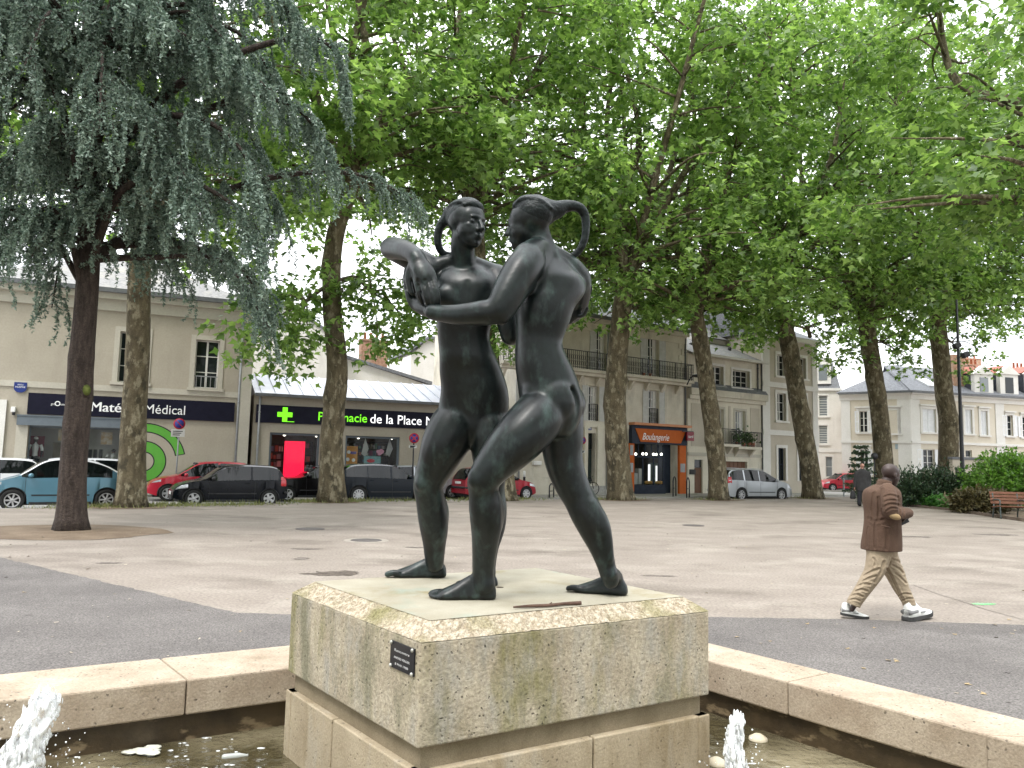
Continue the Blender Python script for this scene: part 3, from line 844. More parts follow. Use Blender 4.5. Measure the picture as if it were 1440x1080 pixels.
    def skin(s, name, mats, parent, voxel=0.006, smooth=3, sculpt=None, fair=0, keep=(), subdiv=0):
        """fuse everything into one surface; fair = extra fairing passes, held back inside the keep balls"""
        o = s.mb.build(name + '_cage', mats)
        m = o.modifiers.new('remesh', 'REMESH'); m.mode = 'VOXEL'; m.voxel_size = voxel; m.use_smooth_shade = True
        C.view_layer.update()
        me = bpy.data.meshes.new_from_object(o.evaluated_get(C.evaluated_depsgraph_get()))
        bpy.data.objects.remove(o)
        n = len(me.vertices); co = np.empty(n * 3); me.vertices.foreach_get('co', co); co = co.reshape(-1, 3)
        ed = np.empty(len(me.edges) * 2, np.int32); me.edges.foreach_get('vertices', ed); ed = ed.reshape(-1, 2)
        i, j = np.concatenate([ed[:, 0], ed[:, 1]]), np.concatenate([ed[:, 1], ed[:, 0]])
        deg = np.maximum(np.bincount(i, minlength=n), 1)[:, None]
        def lap(c): return np.stack([np.bincount(i, weights=c[j, k], minlength=n) for k in range(3)], 1) / deg - c
        for _ in range(smooth): co = co + .5 * lap(co)
        if fair:
            w = np.ones(n)
            for c, r in keep: w *= 1 - np.exp(-(np.sum((co - np.asarray(c, float)) ** 2, 1) / (r * r)) ** 2)
            w = w[:, None]
            for _ in range(fair):
                co = co + .65 * w * lap(co)
                co = co - .60 * w * lap(co)
        if sculpt: co = sculpt(co)
        for _ in range(1 if fair else 0): co = co + .5 * lap(co)
        if parent is not None:
            I = np.array(local_inv(parent)); co = co @ I[:3, :3].T + I[:3, 3]
        me.vertices.foreach_set('co', co.ravel())
        me.polygons.foreach_set('use_smooth', np.ones(len(me.polygons), bool)); me.name = name
        me.materials.clear()
        for q in (mats if isinstance(mats, (list, tuple)) else [mats]): me.materials.append(q)
        me.update()
        ob = bpy.data.objects.new(name, me); COL.objects.link(ob)
        if parent is not None: ob.parent = parent
        return ob
def press(co, c, r, vec, squash=None):
    """move what lies within r of c by vec, fading out"""
    d = co - np.asarray(c, float)
    if squash is not None: d = d * np.asarray(squash, float)
    w = np.exp(-(np.sum(d * d, 1)) / (r * r))
    return co + w[:, None] * np.asarray(vec, float)
def groove(co, pts, r, vec):
    P = smooth_path(pts, 6); m = np.full(len(co), 1e9)
    for a, b in zip(P[:-1], P[1:]):
        ab = b - a; t = np.clip(((co - a) @ ab) / (ab @ ab + 1e-12), 0, 1); q = co - (a + t[:, None] * ab)
        m = np.minimum(m, np.sum(q * q, 1))
    return co + np.exp(-m / (r * r))[:, None] * np.asarray(vec, float)

def fold(co, path, r, push, dmax):
    """press a fold into the side of the cloth that the path (points of the photograph) runs over; dmax = how deep the near side reaches"""
    q = co - _c; d = q @ _f; px = 720 + F_PX * (q @ _r) / d; py = 540 - F_PX * (q @ _u) / d
    P = smooth_path(np.array([[a, b, 0] for a, b in path], float), 5)[:, :2]; s2 = np.stack([px, py], 1); m = np.full(len(co), 1e9)
    for a, b in zip(P[:-1], P[1:]):
        ab = b - a; t = np.clip(((s2 - a) @ ab) / (ab @ ab + 1e-9), 0, 1); e = s2 - (a + t[:, None] * ab); m = np.minimum(m, np.sum(e * e, 1))
    w = np.exp(-m / (r * r)) - .55 * np.exp(-(np.sqrt(m) - 1.9 * r) ** 2 / (r * r)); w = np.where(d < dmax, w, 0)
    return co + w[:, None] * (_f * push)
# ------------------------------------------------------------------ the bronze
sp = on(740, 835, 1.0)
statue = thing('bronze_statue', 'dark green patinated bronze of two nude figures striding together on the stone plinth', 'statue', (sp[0], sp[1], 1.0))
toc = np.array([0, -1.0, 0.0])     # towards the viewer

# --- right figure, seen from behind
f = Fig()
# chest, waist, pelvis
f.trunk([(777, 366, 3.74, 24, 17, .55), (776, 380, 3.74, 37, 26, .6), (781, 395, 3.745, 45, 35, .6), (777, 412, 3.735, 45.5, 37, .5), (767, 430, 3.71, 42, 37, .4), (763, 452, 3.70, 38, 34, .3),
         (759, 474, 3.70, 33.5, 31, .2), (758, 486, 3.70, 33, 31, .2), (761, 502, 3.70, 36.5, 33, .3), (766, 520, 3.71, 41, 36, .4), (771, 540, 3.72, 43, 39, .45), (775, 562, 3.72, 44, 41, .45), (775, 585, 3.72, 41, 39, .45), (775, 606, 3.73, 32, 33, .4)])
f.limb([(771, 366, 3.74, 21), (763, 350, 3.74, 19.5), (758, 336, 3.74, 18.5), (754, 322, 3.74, 18.5)])      # neck
f.limb([(768, 352, 3.73, 13), (785, 362, 3.76, 14), (803, 375, 3.80, 15), (815, 388, 3.84, 15)])             # right trapezius
f.limb([(763, 349, 3.71, 14), (753, 352, 3.665, 18), (743, 362, 3.61, 23)]); f.limb([(764, 360, 3.70, 16), (754, 368, 3.66, 20), (746, 378, 3.62, 20)])                                    # left trapezius
f.limb([(743, 367, 3.60, 25), (733, 381, 3.56, 26), (722, 398, 3.53, 24.5), (711, 417, 3.50, 22), (702, 432, 3.48, 19), (698, 438, 3.48, 18)])   # left upper arm
f.limb([(699, 438, 3.48, 18), (684, 439.5, 3.49, 18.5), (664, 441.5, 3.52, 17), (644, 442.5, 3.55, 15), (622, 441, 3.59, 12.5), (608, 438.5, 3.61, 12)])   # left forearm
f.limb([(705, 446, 3.48, 12), (716, 428, 3.50, 15), (728, 408, 3.54, 17), (738, 396, 3.58, 17)])             # triceps
# left hand cupped under the other's hand
f.limb([(612, 440, 3.63, 12.5), (598, 434, 3.70, 15), (588, 424, 3.76, 15)], flat=.72)
for (a, b, c, e) in (((588, 426, 3.77), (577, 412, 3.80), (571, 394, 3.80), (572, 377, 3.79)), ((592, 422, 3.80), (581, 404, 3.83), (576, 388, 3.83), (577, 372, 3.82)),
                     ((590, 430, 3.74), (580, 422, 3.76), (573, 408, 3.765), (571, 394, 3.765)), ((594, 436, 3.71), (584, 432, 3.72), (576.5, 422, 3.725), (573, 410, 3.73))):
    f.limb([(*a, 6), (*b, 5.8), (*c, 5.2), (*e, 4.4)], n=9)
f.ball(594, 413, 3.82, 13, 7, 14)
f.limb([(602, 433, 3.70, 8), (594, 424, 3.69, 6.5), (588, 414, 3.69, 5)], n=9)
# right arm, mostly behind the body
f.limb([(812, 392, 3.85, 20), (814, 408, 3.93, 18), (812, 426, 4.01, 16), (806, 440, 4.05, 14)])
f.limb([(806, 440, 4.05, 14), (782, 446, 4.12, 14), (758, 450, 4.17, 11), (748, 451, 4.19, 10)])
f.hand(at(748, 451, 4.19), at(712, 452, 4.22) - at(748, 451, 4.19), (0.1, 1, .2), .21, curl=.3)
# hips and buttocks
f.ball(776, 562, 3.655, 36, 30, 38); f.ball(804, 568, 3.80, 20, 24, 27); f.ball(762, 556, 3.655, 30, 22, 40)
f.limb([(768, 568, 3.68, 30), (762, 578, 3.65, 35), (752, 592, 3.61, 37.5), (733, 613, 3.57, 37), (712, 635, 3.55, 33.5), (692, 657, 3.53, 27), (680, 676, 3.53, 23.5), (680, 690, 3.545, 21.5), (682.5, 712, 3.56, 23.5), (684, 736, 3.58, 22.8),
        (682.5, 760, 3.60, 19.5), (680.5, 785, 3.62, 16.8), (679.5, 806, 3.63, 15.5), (681, 822, 3.63, 16)], n=18)
f.ball(672, 672, 3.49, 15, 12, 18)                              # knee cap
f.limb([(690, 692, 3.58, 12), (694, 715, 3.60, 16), (694, 738, 3.61, 14), (689, 762, 3.62, 9)])   # calf
f.limb([(788, 588, 3.80, 33), (790, 612, 3.79, 31), (791, 636, 3.79, 28.5), (796, 660, 3.79, 26.5), (806, 686, 3.79, 24), (814, 700, 3.79, 23), (824, 720, 3.78, 23.5), (835, 744, 3.77, 21.5),
        (845, 770, 3.76, 17), (852, 793, 3.76, 13.6), (856, 808, 3.765, 12.5), (859, 816, 3.765, 12)], n=18)
f.limb([(829, 708, 3.75, 13), (842, 735, 3.73, 15), (850, 758, 3.73, 12), (856, 785, 3.73, 8)])
f.foot(on(698, 843, 1.0), on(604, 842, 1.0), at(680, 812, 3.63), side=-1, hs=1.22)
f.foot(on(883, 838, 1.0), on(800, 831, 1.0), at(857, 806, 3.75), side=1)
hr = f.head(at(743, 315, 3.72), (-1, .40, -.05), (-.08, .0, 1), .250, wide=1.05, ears=False, nose=.2)
def sculpt_r(co):
    sp_ = [at(783, 372, 3.50), at(784, 400, 3.48), at(779, 430, 3.47), at(775, 460, 3.48), at(775, 490, 3.50), at(784, 520, 3.52), at(797, 545, 3.54)]
    co = groove(co, sp_, .024, np.array([0.004, .016, 0]))
    co = groove(co, [at(806, 548, 3.62), at(808, 566, 3.64), at(804, 585, 3.66), at(797, 597, 3.66)], .016, np.array([-.012, .030, 0]))
    co = groove(co, [at(748, 402, 3.45), at(757, 420, 3.46), at(767, 438, 3.47)], .020, np.array([0, .010, 0]))
    co = groove(co, [at(755, 488, 3.52), at(764, 494, 3.54), at(772, 501, 3.56)], .007, np.array([0, .006, 0]))
    co = press(co, at(762, 410, 3.47), .06, np.array([0, -.010, 0]))
    co = press(co, at(797, 412, 3.55), .05, np.array([0, -.010, 0]))
    return co
f.skin('figure', M['bronze'], statue, .0058, 3, sculpt_r, fair=75, keep=[(f.hf[0] + f.hf[1][:, 1] * .10, .11), (at(588, 410, 3.76), .12), (at(645, 838, 3.6), .16), (at(830, 833, 3.78), .14)])
# hair: cap swept back into one long loop
c0, B, h = f.hf
def HL(x, y, z): return c0 + B @ (np.array([x, y, z]) * h)
f = Fig()
f.mb.ell(HL(0, -.12, .19), np.array([.335, .395, .345]) * h, B, 26)
f.mb.ell(HL(0, .07, .33), np.array([.26, .23, .18]) * h, B, 20)
f.limb([(753, 292, 3.72, 19), (768, 296, 3.73, 17.5), (782, 295, 3.74, 13.5), (794, 290.5, 3.75, 9.5), (806, 289.5, 3.76, 7.5), (816, 293, 3.77, 7), (822.5, 303, 3.78, 6.5), (824, 320, 3.78, 5.8), (822, 336, 3.78, 5.5), (816, 350, 3.78, 5.2), (808, 358, 3.78, 4.8), (799, 362, 3.79, 4.4)], sub=7)
f.limb([(760, 312, 3.73, 12), (772, 306, 3.74, 9), (784, 298, 3.75, 6)])
rsx = np.random.RandomState(2)
for k in range(15):     # combed strands
    x = (k / 14 - .5) * 1.5
    P = [HL(.32 * math.sin(x), .28 - .12 * abs(x), .33 * math.cos(x) + .10), HL(.355 * math.sin(x), .02, .35 * math.cos(x) + .17), HL(.33 * math.sin(x), -.30, .27 * math.cos(x) + .17), HL(.16 * math.sin(x), -.52, .20)]
    f.tube(P, [.007, .011, .012, .007], n=7, sub=4)
def sculpt_h(co):
    return co
f.skin('hair', M['bronze_hair'], statue, .0048, 2, sculpt_h)

# --- left figure, facing the viewer, head turned to the right
f = Fig()
f.trunk([(654, 378, 4.02, 30, 16, -.10), (655, 391, 4.01, 43, 24, -.10), (656, 405, 4.00, 45, 29, -.10), (656, 424, 4.00, 43, 30, -.05), (654, 442, 4.00, 40, 28.5), (652.5, 458, 4.01, 38, 27), (652, 474, 4.02, 36.5, 26),
         (655, 490, 4.03, 38, 27), (659, 506, 4.04, 41, 29), (663, 525, 4.06, 45, 28.5), (667, 545, 4.075, 47, 29), (667, 565, 4.09, 49, 29), (664, 585, 4.10, 50, 28.5), (660, 604, 4.10, 46, 28), (657, 620, 4.10, 36, 24)])
f.limb([(655, 384, 4.02, 19), (652, 366, 4.00, 17.5), (651, 350, 3.98, 17.5), (652, 334, 3.97, 18)])
f.limb([(650, 366, 4.01, 11), (634, 369, 4.02, 12), (618, 374, 4.03, 14), (606, 380, 4.03, 17)])
f.limb([(656, 366, 4.01, 11), (672, 373, 4.03, 11), (686, 380, 4.04, 13), (697, 388, 4.05, 16)])
f.limb([(664, 382, 3.955, 5), (678, 384, 3.97, 5.5), (692, 387, 4.01, 7)], n=8)
f.ball(633, 416, 3.925, 22, 10, 17); f.ball(679, 416, 3.935, 20, 9, 17)                # chest
# raised right arm: upper arm out to the elbow, forearm folded back to the front
f.limb([(606, 380, 4.03, 19), (592, 370, 4.05, 19), (574, 361, 4.05, 17), (556, 353, 4.02, 15.5), (550, 350, 3.99, 15)])
f.limb([(549.5, 349, 3.98, 15.5), (555, 349, 3.92, 15.8), (564, 350.5, 3.84, 15.3), (575, 354, 3.76, 14), (584, 360.5, 3.70, 12.8), (589, 368, 3.68, 12.5)])
f.limb([(587, 364, 3.68, 12.5), (592, 377, 3.645, 14), (597, 388, 3.63, 14.5)], flat=.55, up=(0, -1, .2))
f.limb([(583, 372, 3.68, 8), (587, 382, 3.665, 10), (591, 391, 3.655, 10)], flat=.6, up=(0, -1, 0))
f.limb([(596, 370, 3.665, 8), (603, 382, 3.64, 9), (607, 393, 3.63, 9)], flat=.6, up=(0, -1, 0))
for (a, b, c, e) in (((583, 389, 3.655), (586.5, 403, 3.635), (590, 416, 3.63), (594, 426, 3.645)), ((592.5, 392, 3.635), (596.5, 408, 3.61), (600, 421, 3.605), (602.5, 431.5, 3.62)),
                     ((601.5, 393, 3.625), (605.5, 409, 3.60), (608.5, 422, 3.595), (610.5, 434, 3.61)), ((609.5, 393, 3.625), (613.5, 407, 3.605), (616, 420, 3.60), (617, 431, 3.615))):
    f.limb([(*a, 4.7), (*b, 4.3), (*c, 4.0), (*e, 3.3)], n=9)
f.limb([(579, 374, 3.69, 7), (574.5, 388, 3.68, 6.2), (575.5, 401, 3.675, 5.2), (579, 412, 3.67, 4.2)], n=9)     # thumb
f.limb([(583, 376, 3.70, 8), (580.5, 394, 3.715, 8.5), (584, 412, 3.73, 8)])
# left arm round the other's back
f.limb([(698, 390, 4.05, 19.5), (704, 408, 4.00, 18.5), (710, 432, 3.96, 17), (715, 456, 3.95, 16), (718, 472, 3.95, 14.5)])
f.limb([(718, 471, 3.95, 14.5), (738, 466, 4.03, 14), (765, 458, 4.08, 12.5), (792, 448, 4.06, 10), (806, 441, 4.02, 9)])
f.hand(at(803, 444, 4.02), at(822, 408, 3.95) - at(803, 444, 4.02), (.75, .75, .1), .225, curl=.16, thumb=1)
# legs
f.limb([(648, 576, 4.12, 26), (643, 590, 4.105, 33), (634, 608, 4.085, 35), (624, 628, 4.07, 33), (614, 652, 4.08, 27.5), (606, 670, 4.09, 23.5), (602.5, 684, 4.10, 21.5), (605, 702, 4.12, 20.5), (608.5, 724, 4.15, 21.5), (610.5, 744, 4.17, 20),
        (611, 764, 4.20, 16.5), (611, 780, 4.215, 14.5), (611.5, 792, 4.225, 13)], n=18)
f.ball(596, 678, 4.05, 13, 12, 16)
f.limb([(613, 695, 4.15, 11), (617, 718, 4.18, 14.5), (618, 740, 4.20, 12), (615, 764, 4.22, 8)])
f.limb([(686, 576, 4.13, 24), (688, 592, 4.11, 30), (690, 612, 4.09, 31), (690, 640, 4.08, 27), (690, 668, 4.08, 22), (690, 690, 4.09, 20), (692, 715, 4.10, 21), (692, 740, 4.09, 19), (687, 770, 4.06, 14.5), (685, 795, 4.04, 12.5), (685, 806, 4.03, 12.5)], n=18)
f.foot(on(628, 812, 1.0), on(544, 811, 1.0), at(611, 790, 4.22), side=1)
f.foot(on(700, 824, 1.0), on(643, 824.5, 1.0), at(687, 802, 4.03), side=-1)
f.head(at(657, 317, 3.95), (.70, -.72, 0.03), (.05, -.03, 1), .262, jaw=1.02, wide=1.08, ears=False, nose=.2)
c1h, B1, h1 = f.hf
def sculpt_l(co):
    co = press(co, at(637.5, 497, 3.91), .012, np.array([0, .020, 0]))
    co = groove(co, [at(657, 395, 3.88), at(656, 420, 3.87), at(653, 450, 3.88), at(645, 480, 3.89)], .018, np.array([0, .010, 0]))
    co = groove(co, [at(632, 592, 3.92), at(645, 612, 3.92), at(664, 627, 3.93)], .016, np.array([0, .012, 0]))
    co = groove(co, [at(664, 627, 3.93), at(690, 608, 3.93), at(705, 588, 3.95)], .016, np.array([0, .012, 0]))
    for p in (((588, 394, 3.61), (591.5, 408, 3.59), (595.5, 420, 3.585), (598.5, 430, 3.60)), ((597, 394, 3.60), (601, 409, 3.575), (604.5, 421, 3.57), (607, 433, 3.59)), ((605.5, 395, 3.595), (609.5, 409, 3.57), (612.5, 421, 3.565), (614, 433, 3.58))):
        co = groove(co, [at(*q) for q in p], .0065, np.array([0, .011, 0]))
    for sx in (-1, 1):      # eye sockets
        co = press(co, c1h + B1 @ (np.array([.11 * sx, .37, .045]) * h1), .020, -B1[:, 1] * .007, None)
    return co
f.skin('figure', M['bronze'], statue, .0050, 3, sculpt_l, fair=75, keep=[(f.hf[0] + f.hf[1][:, 1] * .10, .11), (at(602, 412, 3.62), .12), (at(578, 808, 4.22), .18), (at(670, 815, 4.05), .2), (at(820, 420, 3.97), .12)])
c0, B, h = c1h, B1, h1
f = Fig()
f.mb.ell(HL(0, -.11, .18), np.array([.335, .40, .345]) * h, B, 26)
f.mb.ell(HL(0, .08, .36), np.array([.265, .24, .13]) * h, B, 20)
f.limb([(634, 302, 4.02, 13), (627, 309, 4.03, 8.5), (620, 317, 4.03, 6.8), (616, 329, 4.03, 6), (616, 342, 4.03, 5.6), (620, 353, 4.04, 5.2), (628, 358.5, 4.05, 5), (638, 359, 4.06, 4.6)], sub=7)
for k in range(13):
    x = (k / 12 - .5) * 1.7
    P = [HL(.33 * math.sin(x), .27 - .12 * abs(x), .33 * math.cos(x) + .10), HL(.36 * math.sin(x), .04, .345 * math.cos(x) + .17), HL(.345 * math.sin(x), -.28, .27 * math.cos(x) + .17), HL(.2 * math.sin(x), -.46, .05)]
    f.tube(P, [.006, .010, .011, .007], n=7, sub=4)
f.skin('hair', M['bronze_hair'], statue, .0048, 2)

# ------------------------------------------------------------------ trees
M['plane_leaf'] = leaf_mat('plane_leaf', (0.062, 0.125, 0.030), (0.30, 0.43, 0.13), 0.52, 0.36)
M['plane_bark'] = noise_mat('plane_bark', (0.072, 0.058, 0.034), (0.155, 0.127, 0.078), scale=3.2, rough=0.95, bump=1.0, bscale=14, stretch=(1.4, 1.4, .5), grain=0.2, gscale=30,
                            stain=[(0.055, 0.046, 0.028), (0.25, 0.22, 0.15)], sscale=1.9, slo=0.53, shi=0.62, sstretch=(1.5, 1.5, .8), bdist=0.05)
M['cedar_bark'] = noise_mat('cedar_bark', (0.030, 0.022, 0.018), (0.075, 0.056, 0.047), scale=6, rough=0.95, bump=1.0, bscale=16, stretch=(2.2, 2.2, .45), grain=0.3, gscale=40, bdist=0.05)
M['cedar_leaf'] = leaf_mat('cedar_needle', (0.065, 0.112, 0.085), (0.28, 0.36, 0.285), 0.18, 0.55)
LEAF = np.array([(0, -.12, 0), (.56, .22, .05), (.20, .42, 0), (0, 1.0, .06), (-.20, .42, 0), (-.56, .22, .05)])
LEAF_T = np.array([(0, 1, 2), (0, 2, 3), (0, 3, 4), (0, 4, 5)])
QUAD = np.array([(-.28, 0, 0), (.28, 0, 0), (.17, 1, .05), (-.17, 1, .05)])
QUAD_T = np.array([(0, 1, 2, 3)])
def leaves(name, pos, tipdir, nrm, size, mat, parent=None, shape=LEAF, topo=LEAF_T):
    y = tipdir / (np.linalg.norm(tipdir, axis=1, keepdims=True) + 1e-9)
    z = nrm - y * np.sum(nrm * y, 1, keepdims=True); z /= (np.linalg.norm(z, axis=1, keepdims=True) + 1e-9)
    x = np.cross(y, z)
    V = pos[:, None, :] + size[:, None, None] * (shape[None, :, 0:1] * x[:, None, :] + shape[None, :, 1:2] * y[:, None, :] + shape[None, :, 2:3] * z[:, None, :])
    k = len(shape)
    T = (topo[None] + (np.arange(len(pos)) * k)[:, None, None]).reshape(-1, topo.shape[1])
    return np_mesh(name, V.reshape(-1, 3), T, mat, parent)
def unit(v): return v / (np.linalg.norm(v, axis=-1, keepdims=True) + 1e-9)

def make_crown(seed, rad=(7.0, 7.0, 9.0), cz=7.6, nclus=118, per=160, size=(.19, .33), droop=0.25):
    """a plane crown in its own coordinates: the fork of the trunk is the origin. Returns limb paths and leaf arrays"""
    rs = np.random.RandomState(seed)
    limbs = []
    nl = 6
    for k in range(nl):
        a = 2 * math.pi * (k + rs.uniform(-.3, .3)) / nl
        out = rs.uniform(.30, .85) if k else 0.08
        hz = rs.uniform(.75, 1.1) * (cz + rad[2] * (.75 - .45 * out))
        end = np.array([math.cos(a) * rad[0] * out, math.sin(a) * rad[1] * out, hz])
        m1 = np.array([math.cos(a) * rad[0] * out * .28, math.sin(a) * rad[1] * out * .28, hz * .28]) + rs.normal(0, .25, 3)
        m2 = np.array([math.cos(a) * rad[0] * out * .66, math.sin(a) * rad[1] * out * .66, hz * .62]) + rs.normal(0, .5, 3)
        P = smooth_path([np.array([0, 0, -.5]), m1, m2, end], 6)
        r0 = rs.uniform(.15, .23) if k else .24
        limbs.append((P, np.linspace(r0, .05, len(P))))
    # clusters of foliage through the crown, more towards its skin
    cl = []
    tries = 0
    while len(cl) < nclus and tries < 9000:
        tries += 1
        v = rs.normal(0, 1, 3); v /= np.linalg.norm(v)
        q = v * rs.uniform(.30, 1.0) ** .6
        lump = 1 + .16 * math.sin(3 * math.atan2(v[1], v[0]) + seed) + .12 * math.sin(4 * v[2] + 2 * seed)
        p = q * np.array(rad) * lump + np.array([0, 0, cz])
        if p[2] < (1.2 if math.hypot(p[0], p[1]) < 2.2 else -.9) or any(np.sum((p - c) ** 2) < 1.15 for c in cl): continue
        cl.append(p)
    for k in range(26):      # the skirt of low drooping boughs
        a = 2 * math.pi * (k + rs.uniform(-.4, .4)) / 26; q = rs.uniform(.42, .98)
        cl.append(np.array([math.cos(a) * rad[0] * q, math.sin(a) * rad[1] * q, rs.uniform(-.3, 2.0) + (1 - q) * 1.2]))
    LP = np.vstack([l[0] for l in limbs]); LR = np.concatenate([l[1] for l in limbs])
    twigs = []
    pos, tip, nr, sz = [], [], [], []
    for c in cl:
        d2 = np.sum((LP - c) ** 2, 1) + 3.0 * np.maximum(0, LP[:, 2] - c[2] + .6) ** 2
        i = int(np.argmin(d2)); a = LP[i]
        mid = a * .45 + c * .55 + np.array([0, 0, .35]) + rs.normal(0, .2, 3)
        P = smooth_path([a, mid, c], 4)
        L = np.linalg.norm(c - a)
        twigs.append((P, np.linspace(min(LR[i] * .7, .022 + .017 * L), .012, len(P))))
        n = int(per * rs.uniform(.6, 1.35))
        g = rs.normal(0, 1, (n, 3)) * np.array([.72, .72, .50]) * rs.uniform(.8, 1.2)
        # leaves hang in little sprays
        spr = rs.normal(0, 1, (max(4, n // 9), 3)) * np.array([.70, .70, .46]); g = spr[rs.randint(0, len(spr), n)] + rs.normal(0, .17, (n, 3))
        p = c + g - np.array([0, 0, droop])
        o = unit(g + rs.normal(0, .6, (n, 3))); o[:, 2] = -np.abs(o[:, 2]) * .6 - .25
        pos.append(p); tip.append(unit(o)); nn = rs.normal(0, .55, (n, 3)); nn[:, 2] += 1.0; nr.append(unit(nn + g * .25)); sz.append(rs.uniform(size[0], size[1], n))
    return limbs + twigs, (np.vstack(pos), np.vstack(tip), np.vstack(nr), np.concatenate(sz))
PROTO = []
for sd, kw in ((11, {}), (12, dict(rad=(7.6, 7.2, 9.0))), (13, dict(nclus=125, rad=(7.4, 7.4, 9.4)))):
    limbs, lv = make_crown(sd, **kw)
    o = leaves('crown', *lv, M['plane_leaf'])
    PROTO.append((limbs, o))
def plane_tree(label, pts, rads, proto, rz=0.0, scale=1.0, flare=1.18, zs=1.0, bumps=0):
    """pts: trunk path in the world from the ground to the fork"""
    pts = [np.asarray(p, float) for p in pts]
    t = thing('plane_tree', label, 'tree', pts[0], 0, 'plane trees along the square')
    loc = [p - pts[0] for p in pts]
    rs = np.random.RandomState(int(abs(pts[0][0] * 97)) + 5)
    P = smooth_path(np.array([[*p, r * .92] for p, r in zip(loc, rads)]), 7)
    rr = P[:, 3].copy(); zz = P[:, 2]
    rr *= 1 + (flare - 1) * np.exp(-zz / .30)
    n = 18; th = np.linspace(0, 2 * np.pi, n, endpoint=False)
    g = MB(); rg = []
    lum = [(rs.uniform(0, 6.28), rs.uniform(.18, .92), rs.uniform(.10, .22)) for _ in range(7)]
    for k in range(len(P)):
        rot = 1 + .10 * np.exp(-zz[k] / .5) * np.cos(5 * th + 1) + .03 * np.cos(3 * th + zz[k])
        for a, f_, s_ in lum:
            rot = rot + s_ * np.exp(-((zz[k] - f_ * zz[-1]) / .28) ** 2) * np.exp(-(np.angle(np.exp(1j * (th - a))) / .7) ** 2)
        rg.append(P[k, :3] + np.stack([np.cos(th), np.sin(th), 0 * th], 1) * (rr[k] * rot)[:, None])
    rg[0] = rg[0] - np.array([0, 0, .05])
    g.rings(rg)
    limbs, crown = PROTO[proto]
    cz, sz = math.cos(rz), math.sin(rz); RZ = np.array([[cz, -sz, 0], [sz, cz, 0], [0, 0, 1]]) * scale
    RZ[2] *= zs
    top = loc[-1]
    for i, (lp, lr) in enumerate(limbs):
        r = lr * scale
        if i < 6: r = r * max(.75, rads[-1] / .34)
        g.tube(lp @ RZ.T + top, r, n=8 if i < 6 else 5, sub=1)
    g.build('trunk', M['plane_bark'], t)
    c = crown.copy(); COL.objects.link(c); c.parent = t
    c.location = tuple(top); c.rotation_euler = (0, 0, rz); c.scale = (scale, scale, scale * zs)
    return t
def tp(*q): return [at(px, py, d) for px, py, d in q]
def gpt(px, py, z=0.0): return on(px, py, z)
gA, gB, gC, gD, gE = gpt(185, 713), gpt(467, 706), gpt(872, 703), gpt(1010, 703), gpt(1143, 701)
gB2 = np.array([-0.25, 33.0, 0.0])
gF, gG = np.array([22.6, 46.6, 0.0]), np.array([27.9, 49.5, 0.0])
plane_tree('thick mottled plane tree before the medical shop, beside the dark cedar trunk', [gA] + tp((188, 600, 23.8), (193, 500, 23.9), (196, 400, 24.0), (203, 300, 24.1)), [.47, .40, .38, .36, .30], 0, .3, .95)
plane_tree('plane tree with a slim straight trunk in front of the pharmacy, forked high up', [gB] + tp((467, 610, 28.6), (474, 520, 28.6), (467, 430, 28.6), (470, 340, 28.7), (492, 262, 28.8)), [.54, .44, .42, .38, .36, .34], 1, 1.2)
plane_tree('leaning plane tree whose foot shows between the legs of the bronze figures', [gB2] + tp((706, 640, 32.8), (690, 520, 32.8), (676, 400, 32.8), (668, 300, 32.8)), [.58, .46, .42, .38, .34], 2, 2.0)
plane_tree('stout plane tree with a flared foot just left of the orange bakery front', [gC] + tp((869, 640, 35.5), (865, 560, 35.5), (870, 480, 35.5), (881, 385, 35.4)), [.66, .58, .54, .50, .44], 0, 3.9, 1.05)
plane_tree('plane tree leaning to the left in front of the silver people carrier', [gD] + tp((1007, 640, 37.8), (998, 570, 37.8), (988, 500, 37.8), (978, 440, 37.8)), [.52, .47, .45, .43, .40], 1, 4.4, 1.0)
plane_tree('leaning lumpy plane tree right of the silver people carrier', [gE] + tp((1136, 640, 42.3), (1122, 560, 42.3), (1108, 480, 42.3), (1093, 408, 42.2)), [.58, .54, .52, .50, .46], 2, 5.3, 1.08, zs=1.16)
plane_tree('dark plane trunk behind the head of the man in the brown jacket', [gF] + tp((1239, 600, 46.5), (1231, 540, 46.5), (1222, 480, 46.5), (1217, 440, 46.4)), [.60, .56, .54, .52, .48], 0, 6.0, 1.08, zs=1.16)
plane_tree('dark plane trunk just left of the black lamp post', [gG] + tp((1334, 600, 49.2), (1327, 550, 49.2), (1322, 490, 49.2), (1318, 440, 49.2)), [.68, .62, .58, .56, .50], 1, .9, 1.08, zs=1.15)
plane_tree('plane tree rising at the right edge of the picture, mostly its leaves in view', [np.array([35.5, 47.0, 0.0]), np.array([35.3, 47.0, 5.5]), np.array([35.0, 47.0, 12.0])], [.6, .52, .45], 2, 2.6, 1.22)
plane_tree('nearer plane tree of the right row, its boughs hanging in from the top right', [np.array([21.5, 27.5, 0.0]), np.array([21.3, 27.4, 5.5]), np.array([21.0, 27.4, 11.4])], [.6, .5, .42], 1, 3.3, 1.15)
